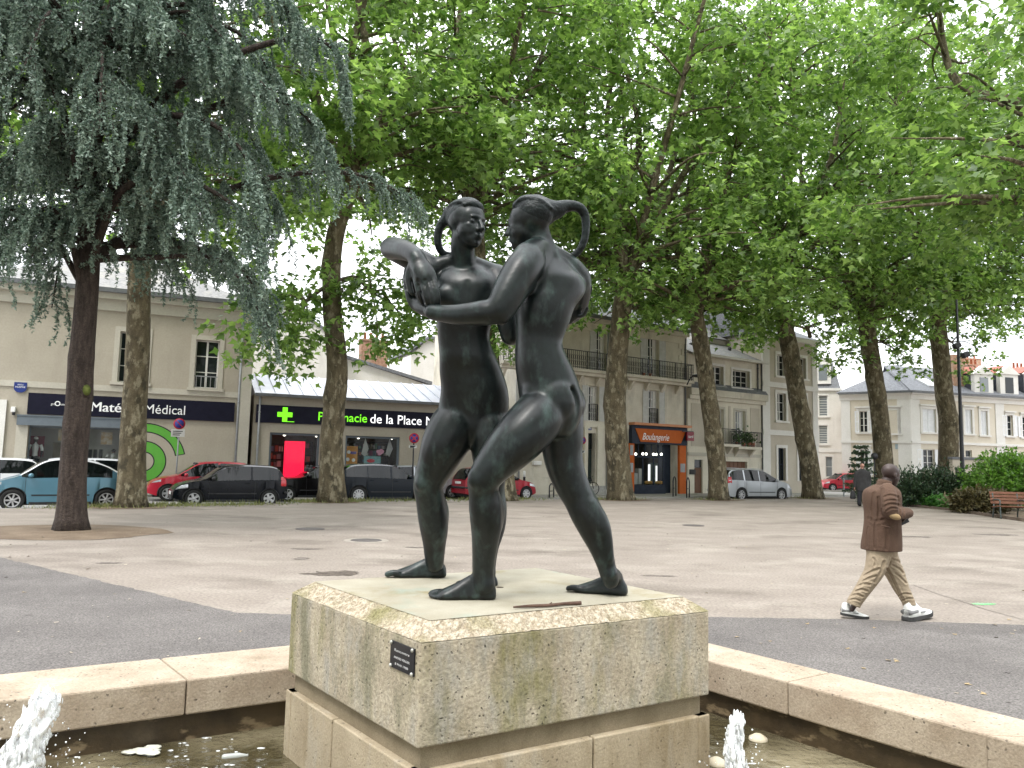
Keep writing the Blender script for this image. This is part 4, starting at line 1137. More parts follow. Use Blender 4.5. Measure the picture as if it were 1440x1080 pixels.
def low_bough(t, z, spots, n=190, seed=0):
    """a low limb of tree t leaving its trunk at height z and carrying leaf sprays at the given places"""
    rs = np.random.RandomState(seed); o = np.array(t.location[:]); g = MB(); pos, tip, nr, sz = [], [], [], []
    S = [at(*q) - o for q in spots]; st = np.array([0, 0, z]); mid = sum(S) / len(S) * .6 + np.array([0, 0, z + .6]) * .4
    g.tube(smooth_path([st, st * .5 + mid * .5 + np.array([0, 0, .3]), mid], 5), np.linspace(.12, .06, 11), n=7)
    for c in S:
        g.tube(smooth_path([mid, (mid + c) / 2 + np.array([0, 0, .25]), c], 4), np.linspace(.05, .012, 9), n=5)
        m = int(n * rs.uniform(.6, 1.3)); spr = rs.normal(0, 1, (max(4, m // 9), 3)) * np.array([.62, .62, .42]); q = spr[rs.randint(0, len(spr), m)] + rs.normal(0, .16, (m, 3)); d = unit(q + rs.normal(0, .6, (m, 3))); d[:, 2] = -np.abs(d[:, 2]) * .6 - .25
        pos.append(c + q); tip.append(unit(d)); nn = rs.normal(0, .55, (m, 3)); nn[:, 2] += 1; nr.append(unit(nn)); sz.append(rs.uniform(.19, .33, m))
    b = g.build('low_bough', M['plane_bark'], t); leaves('bough_foliage', np.vstack(pos), np.vstack(tip), np.vstack(nr), np.concatenate(sz), M['plane_leaf'], b)
by = lambda key: next(o for o in COL.objects if o.name.startswith('plane_tree') and key in o['label'])
low_bough(by('slim straight trunk'), 8.0, [(432, 468, 27.6), (402, 436, 27), (382, 470, 26.6), (362, 424, 26.4), (346, 492, 26.4), (412, 502, 27.2), (440, 420, 28), (370, 390, 26.5)], seed=1)
low_bough(by('slim straight trunk'), 8.4, [(500, 420, 28.6), (532, 470, 28.5), (560, 440, 28.6), (592, 420, 28.8), (585, 470, 28.8), (520, 395, 28.5)], seed=2)
low_bough(by('whose foot shows'), 7.5, [(716, 498, 32.4), (730, 470, 32.2), (722, 440, 32.3)], seed=3)
low_bough(by('flared foot'), 9.0, [(905, 440, 34.8), (930, 455, 34.6), (960, 440, 34.4), (835, 455, 35.2)], n=120, seed=4)
low_bough(by('lumpy plane tree'), 9.0, [(1060, 440, 41), (1045, 455, 40.5), (1165, 470, 41.5), (1185, 455, 41.5), (1170, 500, 41.5)], n=130, seed=5)
low_bough(by('head of the man'), 9.5, [(1180, 500, 45.5), (1195, 470, 45.5), (1262, 500, 45.5), (1275, 470, 45.5), (1290, 520, 46)], n=140, seed=6)
low_bough(by('left of the black lamp'), 9.5, [(1362, 470, 48), (1375, 490, 48), (1290, 450, 48), (1365, 520, 48.5)], n=130, seed=7)
for k, (x, y, lb) in enumerate(((-19, -5, 'added unseen plane tree behind the viewer, far left, for darker reflections'), (-10.5, -16, 'added unseen plane tree behind the viewer, left of the middle, for darker reflections'), (1, -20, 'added unseen plane tree straight behind the viewer, for darker reflections'), (12.5, -16, 'added unseen plane tree behind the viewer, right of the middle, for darker reflections'), (23, -5, 'added unseen plane tree behind the viewer, far right, for darker reflections'))):  # added trees, never in view: they darken what the bronze and cars reflect
    plane_tree(lb, [np.array([x, y, 0.0]), np.array([x + .1, y, 3.0]), np.array([x, y + .1, 6.4])], [.5, .42, .36], k % 3, k * 1.3, .95)
for _, o in PROTO: bpy.data.objects.remove(o)

# --- the blue-green weeping cedar at the left
def cedar():
    rs = np.random.RandomState(4)
    b = gpt(100, 745)
    t = thing('cedar_tree', 'dark trunked cedar with drooping curtains of blue green needles at the left', 'tree', b)
    path = [b] + tp((104, 650, 16.3), (112, 540, 16.3), (121, 430, 16.3), (125, 330, 16.3), (128, 200, 16.3), (128, 60, 16.3), (128, -80, 16.4), (128, -220, 16.5))
    rad = [.29, .262, .25, .225, .22, .20, .17, .13, .06]
    P = smooth_path(np.array([[*(p - b), r] for p, r in zip(path, rad)]), 6)
    rr = P[:, 3] * (1 + .34 * np.exp(-P[:, 2] / .22))
    n = 16; th = np.linspace(0, 2 * np.pi, n, endpoint=False); g = MB(); rg = []
    knots = [(-.9, 2.35, .16), (0.2, 2.9, .14), (3.0, 3.55, .24), (-1.2, 1.2, .1), (-2.2, 2.2, .12), (2.2, 1.5, .12), (-.4, 3.6, .16)]
    for k in range(len(P)):
        m = 1 + .10 * np.exp(-P[k, 2] / .4) * np.cos(4 * th) + .03 * np.cos(3 * th + 2 * P[k, 2])
        for a, z, s_ in knots: m = m + s_ * np.exp(-((P[k, 2] - z) / .16) ** 2) * np.exp(-(np.angle(np.exp(1j * (th - a))) / .6) ** 2)
        rg.append(P[k, :3] + np.stack([np.cos(th), np.sin(th), 0 * th], 1) * (rr[k] * m)[:, None])
    rg[0] = rg[0] - np.array([0, 0, .04]); g.rings(rg)
    boughs = []
    def zat(z): i = int(np.argmin(np.abs(P[:, 2] - z))); return P[i, :3]
    # boughs: (start height, azimuth deg, length, rise, drop of the tip)
    spec = []
    NR = 38
    for k in range(NR):
        spec.append((rs.uniform(5.4, 14.5), rs.uniform(0, 360), rs.uniform(2.2, 5.2), rs.uniform(.1, .6), rs.uniform(.6, 1.8)))
    for z, az, L, rise, drop in spec:
        s = zat(z); d = np.array([math.cos(R(az)), math.sin(R(az)), 0])
        boughs.append([s, s + d * L * .35 + np.array([0, 0, rise]), s + d * L * .72 + np.array([0, 0, rise * .7]), s + d * L + np.array([0, 0, rise * .4 - drop])])
    # boughs measured on the photograph
    for z, pts in ((6.9, [(190, 180, 15.6), (270, 165, 15.2), (335, 205, 15.0), (372, 290, 15.0)]), (6.6, [(220, 200, 16.0), (330, 140, 16.0), (420, 155, 16.2), (470, 235, 16.4)]),
                   (7.4, [(250, 120, 16.6), (380, 60, 17.0), (460, 62, 17.2), (492, 130, 17.2)]), (5.6, [(240, 300, 17.5), (380, 250, 18.2), (500, 245, 18.6), (590, 285, 18.8)]),
                   (6.4, [(90, 190, 15.6), (40, 205, 15.4), (-20, 240, 15.4)]), (7.0, [(70, 110, 15.4), (0, 70, 15.2), (-70, 90, 15.2)]), (5.9, [(100, 205, 15.2), (75, 190, 15.0), (62, 230, 15.0)]),
                   (7.6, [(150, 60, 15.4), (220, 35, 15.0), (300, 70, 14.8)]), (8.5, [(180, -10, 15.4), (280, -40, 15.4), (380, -10, 15.6), (430, 50, 15.8)]), (6.0, [(170, 235, 15.5), (225, 215, 15.2), (268, 245, 15.0)]),
                   (5.2, [(80, 300, 15.6), (50, 300, 15.3), (25, 320, 15.1)]), (4.8, [(95, 330, 15.8), (65, 330, 15.5), (42, 365, 15.4)]), (4.9, [(60, 310, 16.0), (20, 320, 16.0), (-20, 350, 16.0)]), (5.4, [(170, 270, 15.6), (250, 250, 15.3), (330, 290, 15.1), (365, 340, 15.0)]), (6.2, [(60, 150, 15.8), (20, 150, 15.8), (-30, 190, 15.9)]), (5.6, [(150, 290, 15.8), (200, 285, 15.5), (235, 300, 15.4)]), (6.8, [(150, 140, 15.2), (180, 130, 14.9), (215, 160, 14.8)]), (7.9, [(70, 40, 15.6), (10, 10, 15.6), (-50, 30, 15.6)]), (9.0, [(180, -60, 15.2), (260, -70, 15.0), (340, -40, 15.0)])):
        boughs.append([zat(z)] + [q - b for q in tp(*pts)])
    pos, tip, nr, sz = [], [], [], []
    def tuft(p0, p1, step=.030):
        d = p1 - p0; L = np.linalg.norm(d); m = max(2, int(L / step)); u = (np.arange(m) + rs.uniform(0, 1, m)) / m
        q = p0 + d * u[:, None]
        for _ in range(3):
            o = rs.normal(0, 1, (m, 3)); o = unit(o + unit(d) * .5)
            pos.append(q + rs.normal(0, .012, (m, 3))); tip.append(o); nr.append(unit(rs.normal(0, 1, (m, 3)) + np.array([0, 0, .8]))); sz.append(rs.uniform(.034, .075, m))
    for bi, B_ in enumerate(boughs):
        Q = smooth_path(np.array(B_), 7); L = np.sum(np.linalg.norm(np.diff(Q, axis=0), axis=1))
        g.tube(Q, np.linspace(.035 + .012 * L, .012, len(Q)), n=7)
        nb = int(L * 9.5)
        tuft(Q[len(Q) // 4], Q[len(Q) // 2]); 
        for q0, q1 in zip(Q[len(Q) // 3:-1], Q[len(Q) // 3 + 1:]): tuft(q0, q1)
        for k in range(nb):
            u = rs.uniform(.12, 1.0); i = u * (len(Q) - 1); a = Q[int(i)] * (1 - i % 1) + Q[min(len(Q) - 1, int(i) + 1)] * (i % 1)
            T = unit(Q[min(len(Q) - 1, int(i) + 1)] - Q[max(0, int(i) - 1)])
            side = np.cross(T, [0, 0, 1.0]); side = unit(side) * rs.choice([-1, 1])
            w = rs.uniform(.15, .95) * (1.2 - .75 * u); f_ = rs.uniform(.1, .6)
            mid = a + side * w * .55 + T * f_ * .5 + np.array([0, 0, rs.uniform(.0, .10)])
            e = a + side * w + T * f_ + np.array([0, 0, -rs.uniform(.05, .45)])
            g.tube([a, mid, e], [.011, .008, .004], n=4)
            tuft(a, mid); tuft(mid, e)
            for h in range(rs.randint(1, 4)):      # short weeping strands
                v = rs.uniform(.25, 1); s = (a * (1 - 2 * v) + mid * 2 * v) if v < .5 else (mid * (2 - 2 * v) + e * (2 * v - 1))
                ln = rs.uniform(.15, .72) * (1.3 if bi >= NR else 1.0)
                e1 = s + side * .16 * rs.rand() + T * .16 * rs.rand() + np.array([rs.normal(0, .05), rs.normal(0, .05), -ln * .5])
                e2 = e1 + np.array([rs.normal(0, .05), rs.normal(0, .05), -ln * .5])
                tuft(s, e1, .034); tuft(e1, e2, .038)
    g.build('trunk', M['cedar_bark'], t)
    print('cedar needles', sum(map(len, pos)))
    leaves('foliage', np.vstack(pos), np.vstack(tip), np.vstack(nr), np.concatenate(sz), M['cedar_leaf'], t, QUAD, QUAD_T)
    # sawn limb stub, mossy green
    g = MB(); p = at(121.5, 549, 16.17) - b
    MT = np.array(Vector((.62, -.75, .22)).to_track_quat('Z', 'Y').to_matrix()) @ np.diag([.8, 1.25, 1.0])
    g.lathe([(.13, -.16), (.11, -.02), (.098, .03)], p, 16, MT, cap=False); st_ = g.build('limb_stub', M['cedar_bark'], t)
    g = MB(); g.lathe([(.001, .026), (.098, .030), (.001, .0)], p, 16, MT, cap=False); g.build('sawn_face', noise_mat('mossy_cut', (0.085, 0.105, 0.02), (0.15, 0.175, 0.04), scale=8, rough=0.9), t)
cedar()

# ------------------------------------------------------------------ buildings
def wallmat(n, c1, c2, st=None, **k):
    return noise_mat(n, c1, c2, scale=k.pop('scale', 0.7), rough=.92, grain=.05, gscale=14, stain=st, sscale=k.pop('sscale', .9), slo=.54, shi=.78, sstretch=(1.6, 1.6, .5), bump=.12, bscale=30, **k)
M['wall_beige'] = wallmat('beige_render', (0.375, 0.335, 0.272), (0.42, 0.378, 0.31), (0.345, 0.308, 0.248))
M['wall_trim'] = wallmat('pale_trim', (0.45, 0.42, 0.355), (0.51, 0.48, 0.41))
M['wall_stone'] = wallmat('grimy_tufa', (0.54, 0.495, 0.405), (0.69, 0.645, 0.55), [(0.36, 0.335, 0.285), (0.64, 0.61, 0.52)])
M['wall_stone2'] = wallmat('cream_tufa', (0.59, 0.545, 0.445), (0.70, 0.66, 0.555), [(0.41, 0.38, 0.31)])
M['wall_d2'] = wallmat('sand_render', (0.47, 0.42, 0.345), (0.53, 0.48, 0.40), None)
M['wall_cream'] = wallmat('cream_render', (0.61, 0.55, 0.455), (0.66, 0.60, 0.50))
M['wall_white'] = wallmat('off_white_render', (0.66, 0.63, 0.58), (0.74, 0.71, 0.67), (0.56, 0.53, 0.49))
M['trim_white'] = wallmat('white_stone_trim', (0.68, 0.66, 0.62), (0.74, 0.72, 0.69))
M['slate'] = noise_mat('slate_roof', (0.11, 0.115, 0.13), (0.19, 0.195, 0.21), scale=5, rough=.6, stretch=(1, 1, 5), grain=.25, gscale=9)
M['slate_pale'] = noise_mat('weathered_slate', (0.19, 0.185, 0.185), (0.28, 0.275, 0.27), scale=4, rough=.7, stretch=(1, 1, 5), grain=.22, gscale=9, stain=(0.30, .285, .25), sscale=1.2)
M['slate_dark'] = noise_mat('dark_slate', (0.035, 0.04, 0.055), (0.07, 0.075, 0.09), scale=5, rough=.5, grain=.2, gscale=9)
M['zinc'] = noise_mat('zinc_sheet', (0.50, 0.515, 0.58), (0.57, 0.585, 0.65), scale=1.2, rough=.4, metal=0)
M['gutter'] = noise_mat('grey_gutter', (0.10, 0.105, 0.115), (0.15, 0.155, 0.165), rough=.5)
M['pipe'] = noise_mat('zinc_pipe', (0.26, 0.27, 0.28), (0.34, 0.35, 0.36), rough=.5)
M['brick'] = noise_mat('chimney_brick', (0.28, 0.155, 0.10), (0.42, 0.25, 0.17), scale=7, rough=.95, grain=.3, gscale=22, stain=(0.36, .29, .22), sscale=2)
M['terracotta'] = noise_mat('terracotta', (0.42, 0.15, 0.085), (0.52, 0.21, 0.13), rough=.9)
M['pane'] = glass_mat('window_pane', (0.016, 0.020, 0.022), spec=.4)
M['pane_light'] = glass_mat('curtained_pane', (0.20, 0.22, 0.235), 0, .12)
M['shop_glass'] = glass_mat('shop_glass', (0.04, 0.045, 0.045), .80)
M['frame_white'] = noise_mat('white_joinery', (0.64, 0.63, 0.60), (0.71, 0.70, 0.67), rough=.6)
M['shutter'] = noise_mat('pale_grey_shutter', (0.52, 0.52, 0.50), (0.60, 0.60, 0.58), rough=.7, grain=.06)
M['shutter_white'] = noise_mat('white_shutter', (0.72, 0.73, 0.75), (0.79, 0.80, 0.82), rough=.6)
M['navy'] = noise_mat('navy_fascia', (0.009, 0.009, 0.020), (0.013, 0.013, 0.027), rough=.5, spec=.12)
M['blue_grey'] = noise_mat('blue_grey_housing', (0.115, 0.14, 0.165), (0.14, 0.165, 0.19), rough=.55)
M['logo_green'] = noise_mat('logo_green', (0.10, 0.36, 0.045), (0.115, 0.39, 0.05), rough=.5)
M['lit_green'] = emit_mat('backlit_green', (0.22, 0.95, 0.03), .85)
M['lit_white'] = emit_mat('backlit_white', (1, 1, 1), .95)
M['lit_red'] = emit_mat('backlit_red_screen', (1.0, 0.012, 0.055), 1.1)
M['spot'] = emit_mat('shop_spot', (1.0, .95, .82), 5.0)
M['interior'] = noise_mat('shop_interior', (0.10, 0.085, 0.065), (0.17, 0.145, 0.11), scale=1.5, rough=.9)
M['interior_pale'] = noise_mat('pale_shop_interior', (0.42, 0.41, 0.39), (0.52, 0.51, 0.49), scale=1.5, rough=.9)
M['orange'] = noise_mat('bakery_orange', (0.46, 0.10, 0.014), (0.52, 0.12, 0.02), rough=.55, spec=.15)
M['orange_pale'] = noise_mat('bakery_ledge', (0.55, 0.22, 0.10), (0.60, 0.27, 0.14), rough=.6)
M['shop_navy'] = noise_mat('bakery_navy', (0.020, 0.027, 0.043), (0.028, 0.036, 0.055), rough=.5, spec=.15)
M['red_sign'] = noise_mat('dark_red_sign', (0.20, 0.006, 0.018), (0.24, 0.01, 0.025), rough=.4)
M['ironwork'] = noise_mat('balcony_ironwork', (0.022, 0.022, 0.024), (0.04, 0.04, 0.042), rough=.6)
M['wood_door'] = noise_mat('brown_wood_door', (0.10, 0.045, 0.022), (0.16, 0.075, 0.038), scale=6, rough=.6, stretch=(4, 4, .5))
M['green_door'] = noise_mat('dark_green_door', (0.010, 0.022, 0.018), (0.018, 0.034, 0.028), rough=.45)
M['copper'] = noise_mat('red_roof_tile', (0.36, 0.12, 0.09), (0.44, 0.18, 0.14), scale=6, rough=.9, grain=.2, gscale=10)

class Facade:
    """a street front standing on the line through O in direction ang; X runs along it, Y goes into the building"""
    def __init__(s, name, label, O, ang, cat='building'):
        s.O = np.array([O[0], O[1], 0.0]); s.a = R(ang)
        s.u = np.array([math.cos(s.a), math.sin(s.a), 0]); s.n = np.array([-math.sin(s.a), math.cos(s.a), 0])
        s.root = thing(name, label, cat, s.O, s.a) if name else None
    def q(s, px, py, off=0.0):
        v = ray(px, py); k = ((s.O + s.n * off) - _c) @ s.n / (v @ s.n); p = _c + v * k - s.O
        return float(p @ s.u), float(p[2])
    def rect(s, x0, y0, x1, y1, off=0.0):
        ym, xm = (y0 + y1) / 2, (x0 + x1) / 2
        return (s.q(x0, ym, off)[0], s.q(x1, ym, off)[0], s.q(xm, y1, off)[1], s.q(xm, y0, off)[1])
    def x(s, px, py, off=0.0): return s.q(px, py, off)[0]
    def z(s, px, py, off=0.0): return s.q(px, py, off)[1]
def wall_with_holes(g, x0, x1, z0, z1, holes, depth=.22, mat=0, rmat=None):
    xs = sorted({x0, x1, *[h[0] for h in holes], *[h[1] for h in holes]}); zs = sorted({z0, z1, *[h[2] for h in holes], *[h[3] for h in holes]})
    xs = [v for v in xs if x0 <= v <= x1]; zs = [v for v in zs if z0 <= v <= z1]
    for a, b in zip(xs[:-1], xs[1:]):
        for c, d in zip(zs[:-1], zs[1:]):
            mx, mz = (a + b) / 2, (c + d) / 2
            if any(h[0] < mx < h[1] and h[2] < mz < h[3] for h in holes): continue
            g.poly([(a, 0, c), (b, 0, c), (b, 0, d), (a, 0, d)], mat)
    for h in holes:
        a, b, c, d = max(h[0], x0), min(h[1], x1), max(h[2], z0), min(h[3], z1)
        k = h[4] if len(h) > 4 else depth; m = mat if rmat is None else rmat
        g.poly([(a, 0, c), (a, k, c), (a, k, d), (a, 0, d)][::-1], m); g.poly([(b, 0, c), (b, k, c), (b, k, d), (b, 0, d)], m)
        g.poly([(a, 0, d), (b, 0, d), (b, k, d), (a, k, d)][::-1], m); g.poly([(a, 0, c), (b, 0, c), (b, k, c), (a, k, c)], m)
def shell(F, x0, x1, z1, holes, depth, mat, name='wall', z0=-.13, sides=True, topclose=True):
    g = MB(); wall_with_holes(g, x0, x1, z0, z1, holes)
    g.poly([(x0, 0, z0), (x0, depth, z0), (x0, depth, z1), (x0, 0, z1)][::-1]); g.poly([(x1, 0, z0), (x1, depth, z0), (x1, depth, z1), (x1, 0, z1)])
    g.poly([(x0, depth, z0), (x1, depth, z0), (x1, depth, z1), (x0, depth, z1)][::-1])
    if topclose: g.poly([(x0, 0, z1), (x1, 0, z1), (x1, depth, z1), (x0, depth, z1)])
    return g.build(name, mat, F.root)
def window(F, r, back=.20, cols=2, rows=3, frame=M['frame_white'], pane=M['pane'], fw=.055, name='window', curtain=False):
    x0, x1, z0, z1 = r
    g = MB()
    g.box(x0, x0 + fw, back - .05, back + .03, z0, z1); g.box(x1 - fw, x1, back - .05, back + .03, z0, z1)
    g.box(x0 + fw, x1 - fw, back - .05, back + .03, z1 - fw, z1); g.box(x0 + fw, x1 - fw, back - .05, back + .03, z0, z0 + fw)
    for k in range(1, cols):
        x = x0 + (x1 - x0) * k / cols; w = fw * (.75 if cols == 2 else .4); g.box(x - w, x + w, back - .04, back + .02, z0 + fw, z1 - fw)
    for k in range(1, rows):
        z = z0 + (z1 - z0) * k / rows
        for c in range(cols):
            a = x0 + (x1 - x0) * c / cols + fw * .76; b = x0 + (x1 - x0) * (c + 1) / cols - fw * .76
            g.box(a, b, back - .03, back + .015, z - .018, z + .018)
    w = g.build(name, frame, F.root)
    g = MB(); g.poly([(x0 + .01, back + .004, z0 + .01), (x1 - .01, back + .004, z0 + .01), (x1 - .01, back + .004, z1 - .01), (x0 + .01, back + .004, z1 - .01)])
    g.build('pane', pane, w)
    if curtain:
        g = MB(); W = x1 - x0
        for a in (x0 + fw, x1 - fw - W * .26):
            g.box(a, a + W * .26, back - .002, back + .003, z0 + fw, z1 - fw)
        g.build('curtain', M['white_paint'], w)
    return w
def surround(F, r, w=.14, mat=None, out=.035, sill=True, head=0.0):
    x0, x1, z0, z1 = r; g = MB()
    g.box(x0 - w, x0 - .002, -out, .02, z0, z1 + w); g.box(x1 + .002, x1 + w, -out, .02, z0, z1 + w); g.box(x0, x1, -out, .02, z1 + .002, z1 + w)
    o = g.build('surround', mat or M['wall_trim'], F.root)
    if sill:
        g = MB(); g.box(x0 - w - .06, x1 + w + .06, -out - .09, .0, z0 - .13, z0 - .003); g.build('sill', mat or M['wall_trim'], F.root)
    if head:
        g = MB(); g.box(x0 - w - .08, x1 + w + .08, -out - .12, .0, z1 + w + .02, z1 + w + .02 + head); g.build('head_moulding', mat or M['wall_trim'], F.root)
def shutter(F, r, mat=None, y=-.055, slats=True, open_angle=0):
    x0, x1, z0, z1 = r; g = MB(); e = .05
    g.box(x0, x0 + e, y, y + .04, z0, z1); g.box(x1 - e, x1, y, y + .04, z0, z1)
    for z in (z0, (z0 + z1) / 2 - .04, z1 - .08): g.box(x0 + e, x1 - e, y, y + .04, z, z + .08)
    g.box(x0 + e, x1 - e, y + .022, y + .032, z0 + .08, z1 - .08)
    if slats:
        n = int((z1 - z0) / .085)
        for k in range(n):
            z = z0 + .09 + k * .085
            if z < z1 - .1: g.obox(((x0 + x1) / 2, y + .016, z), (x1 - x0 - 2 * e, .028, .008), [[1, 0, 0], [0, .8, -.6], [0, .6, .8]])
    return g.build('shutter', mat or M['shutter'], F.root)
def band(F, x0, x1, z0, z1, out, mat, name='string_course'):
    g = MB(); g.box(x0, x1, -out, .0, z0, z1); return g.build(name, mat, F.root)
def railing(F, x0, x1, z0, z1, y0=-.55, depthside=True, dense=.11, name='railing', scroll=True, y1=-.01):
    g = MB(); t = .012
    g.box(x0, x1, y0 - .02, y0 + .02, z1 - .035, z1); g.box(x0, x1, y0 - .012, y0 + .012, z0 + .06, z0 + .085)
    n = max(2, int((x1 - x0) / dense))
    for k in range(n + 1):
        x = x0 + t + (x1 - x0 - 2 * t) * k / n
        big = k % max(1, n // max(1, int((x1 - x0) / 1.3))) == 0
        tt = t * (1.9 if big else .7)
        g.box(x - tt, x + tt, y0 - tt, y0 + tt, z0, z1 - .036)
        if scroll and k < n:
            xm = x + (x1 - x0) / n / 2; zc = z0 + (z1 - z0) * .45; h = (z1 - z0)
            for sgn, zz in ((1, zc - h * .16), (-1, zc + h * .16)):
                th = np.linspace(0, 2 * np.pi, 8); g.tube([(xm + dense * .36 * math.cos(a), y0, zz + h * .13 * math.sin(a)) for a in th], .008, n=4)
    if depthside:
        for x in (x0, x1):
            g.box(x - .015, x + .015, y0 + .021, y1, z1 - .035, z1 - .001)
            for k in range(1, 5): yy = y0 + (y1 - y0) * k / 5; g.box(x - .008, x + .008, yy - .008, yy + .008, z0, z1 - .036)
    return g.build(name, M['ironwork'], F.root)
def hip_roof(F, x0, x1, z, depth, rise, over=.35, hipL=True, hipR=True, mat=None, ridge_at=None):
    ym = depth / 2 if ridge_at is None else ridge_at; k = ym
    a, b = x0 - over, x1 + over; y0, y1 = -over, depth + over
    rl = a + k if hipL else a; rr = b - k if hipR else b
    g = MB()
    g.poly([(a, y0, z), (b, y0, z), (rr, ym, z + rise), (rl, ym, z + rise)]); g.poly([(b, y1, z), (a, y1, z), (rl, ym, z + rise), (rr, ym, z + rise)])
    g.poly([(a, y1, z), (a, y0, z), (rl, ym, z + rise)]); g.poly([(b, y0, z), (b, y1, z), (rr, ym, z + rise)])
    g.poly([(a, y0, z), (a, y1, z), (b, y1, z), (b, y0, z)])
    return g.build('roof', mat or M['slate_pale'], F.root)
def chimney(parent, x, y, z0, z1, w, d, pots=3, mat=None):
    g = MB(); g.box(x - w / 2, x + w / 2, y - d / 2, y + d / 2, z0, z1); g.box(x - w / 2 - .06, x + w / 2 + .06, y - d / 2 - .06, y + d / 2 + .06, z1 + .002, z1 + .12)
    c = g.build('chimney', mat or M['brick'], parent)
    for k in range(pots):
        g = MB(); g.lathe([(.11, 0), (.09, .45), (.115, .46), (.115, .5), (.07, .5)], (x + (k - (pots - 1) / 2) * w / max(pots, 1) * .9, y, z1 + .12), 10); g.build('chimney_pot', M['terracotta'], c)
    return c
def pipe(F, x, z0, z1, mat=None, y=-.07, r=.05):
    g = MB(); g.tube([(x, y, z0), (x, y, z1)], r, n=10); 
    for k in range(3): zz = z0 + (z1 - z0) * (k + .5) / 3; g.tube([(x, y, zz), (x, y, zz + .05)], r * 1.35, n=10)
    return g.build('drainpipe', mat or M['pipe'], F.root)
def shop_room(F, r, depth=2.2, mat=None, back=.25, name='shop_interior'):
    x0, x1, z0, z1 = r; g = MB(); a, b = back, back + depth; x0 -= .3; x1 += .3; z0 -= .1; z1 += .1
    g.poly([(x0, b, z0), (x1, b, z0), (x1, b, z1), (x0, b, z1)]); g.poly([(x0, a, z0), (x0, b, z0), (x0, b, z1), (x0, a, z1)]); g.poly([(x1, b, z0), (x1, a, z0), (x1, a, z1), (x1, b, z1)])
    g.poly([(x0, a, z0), (x1, a, z0), (x1, b, z0), (x0, b, z0)]); g.poly([(x0, b, z1), (x1, b, z1), (x1, a, z1), (x0, a, z1)])
    return g.build(name, mat or M['interior'], F.root)
PAL = [noise_mat('stock_%d' % k, c, tuple(v * 1.1 for v in c), rough=.6) for k, c in enumerate([(.55, .5, .42), (.35, .1, .06), (.12, .2, .3), (.6, .42, .12), (.25, .25, .24), (.62, .62, .6), (.3, .1, .2), (.1, .25, .14)])]
def shelves(F, r, back, rows, seed, fill=.8, mat=None):
    """shelving with stock at the back of a shop"""
    x0, x1, z0, z1 = r; rs = np.random.RandomState(seed); g = MB()
    h = (z1 - z0) / rows
    for k in range(rows + 1): g.box(x0, x1, back, back + .4, z0 + k * h - .02, z0 + k * h + .015)
    for x in np.linspace(x0, x1, max(2, int((x1 - x0) / .9) + 1)): g.box(x - .02, x + .02, back - .004, back + .41, z0, z1)
    for k in range(rows):
        x = x0 + .05
        while x < x1 - .15:
            w = rs.uniform(.06, .2)
            if rs.rand() < fill: g.box(x, x + w, back + .05, back + .25, z0 + k * h + .02, z0 + k * h + .02 + h * rs.uniform(.35, .8), 1 + rs.randint(len(PAL)))
            x += w + rs.uniform(.01, .06)
    return g.build('shelf_unit', [mat or M['black_metal']] + PAL, F.root)
def spots(F, pts, off=.9):
    for px, py in pts:
        x, z = F.q(px, py, off); g = MB(); g.ell((x, off, z), (.075, .075, .075), n=10); g.build('spotlight', M['spot'], F.root)

# ---------------- A: the medical supplies shop
A = Facade('medical_shop', 'two storey beige shop with dark sign reading Matériel Médical and green ring emblem', (-15.3, 33.0), 24)
xl, xr = A.x(-70, 560), A.x(352.5, 560)
zc = A.z(325, 429)
w1 = A.rect(274, 478.5, 307.5, 546); w0 = A.rect(167, 467, 205, 538)
xs0 = A.x(37, 640); shopw = (xs0, A.x(171, 640), .35, A.z(100, 600))
shell(A, xl, xr, zc, [(*w1, .24), (*w0, .24), (*shopw, .3)], 9.5, M['wall_beige'])
for w in (w1, w0):
    window(A, w, .22, 2, 3, pane=M['pane']); surround(A, w, .20, M['wall_trim'])
g = MB()
for k in range(5): x = w1[0] + (w1[1] - w1[0]) * (k + .5) / 5; g.box(x - .012, x + .012, .015, .04, w1[2] + .02, w1[2] + .5)
g.box(w1[0], w1[1], .01, .045, w1[2] + .5, w1[2] + .54); g.build('guard_rail', M['pipe'], A.root)
z1b, z0b = A.z(170, 543), A.z(170, 551)
band(A, xl, xr - .55, z0b, z1b, .05, M['wall_trim'])
band(A, xl, xr, zc - .75, zc - .003, .10, M['wall_trim'], 'frieze'); band(A, xl - .1, xr + .1, zc - .28, zc - .006, .32, M['wall_trim'], 'cornice')
g = MB(); g.box(xl - .3, xr + .25, -.5, -.33, zc - .02, zc + .16); g.build('gutter', M['gutter'], A.root)
hip_roof(A, xl, xr, zc + .02, 9.5, 2.6, .3, True, True)
xp0 = A.x(337.5, 560)
band(A, xp0, xr, -.12, z1b + 1.2, .09, M['wall_trim'], 'pilaster'); band(A, A.x(-3, 600), A.x(7, 600), -.12, A.z(3, 562), .09, M['trim_white'], 'pilaster')
pipe(A, A.x(333.5, 600), -.1, zc - .3)
s = A.rect(39.5, 551, 330, 592); s = (A.x(39.5, 566), A.x(329.5, 580), A.z(180, 587.5), A.z(180, 559))
g = MB(); g.box(s[0], s[1], -.09, -.003, s[2], s[3]); sg = g.build('shop_sign', M['navy'], A.root)
hz = s[3] - s[2]
def sgn(F, px0, px1, py_base, py_cap, body, mat, parent, off=-.098, bold=.0, shear=0, **k):
    a, z0 = F.q(px0, py_base, off); b, _ = F.q(px1, py_base, off); zt = F.q((px0 + px1) / 2, py_cap, off)[1]; zb = F.q((px0 + px1) / 2, py_base, off)[1]
    return text_part('lettering', body, b - a, zt - zb, a, off, zb, mat, parent, bold=bold, shear=shear, **k)
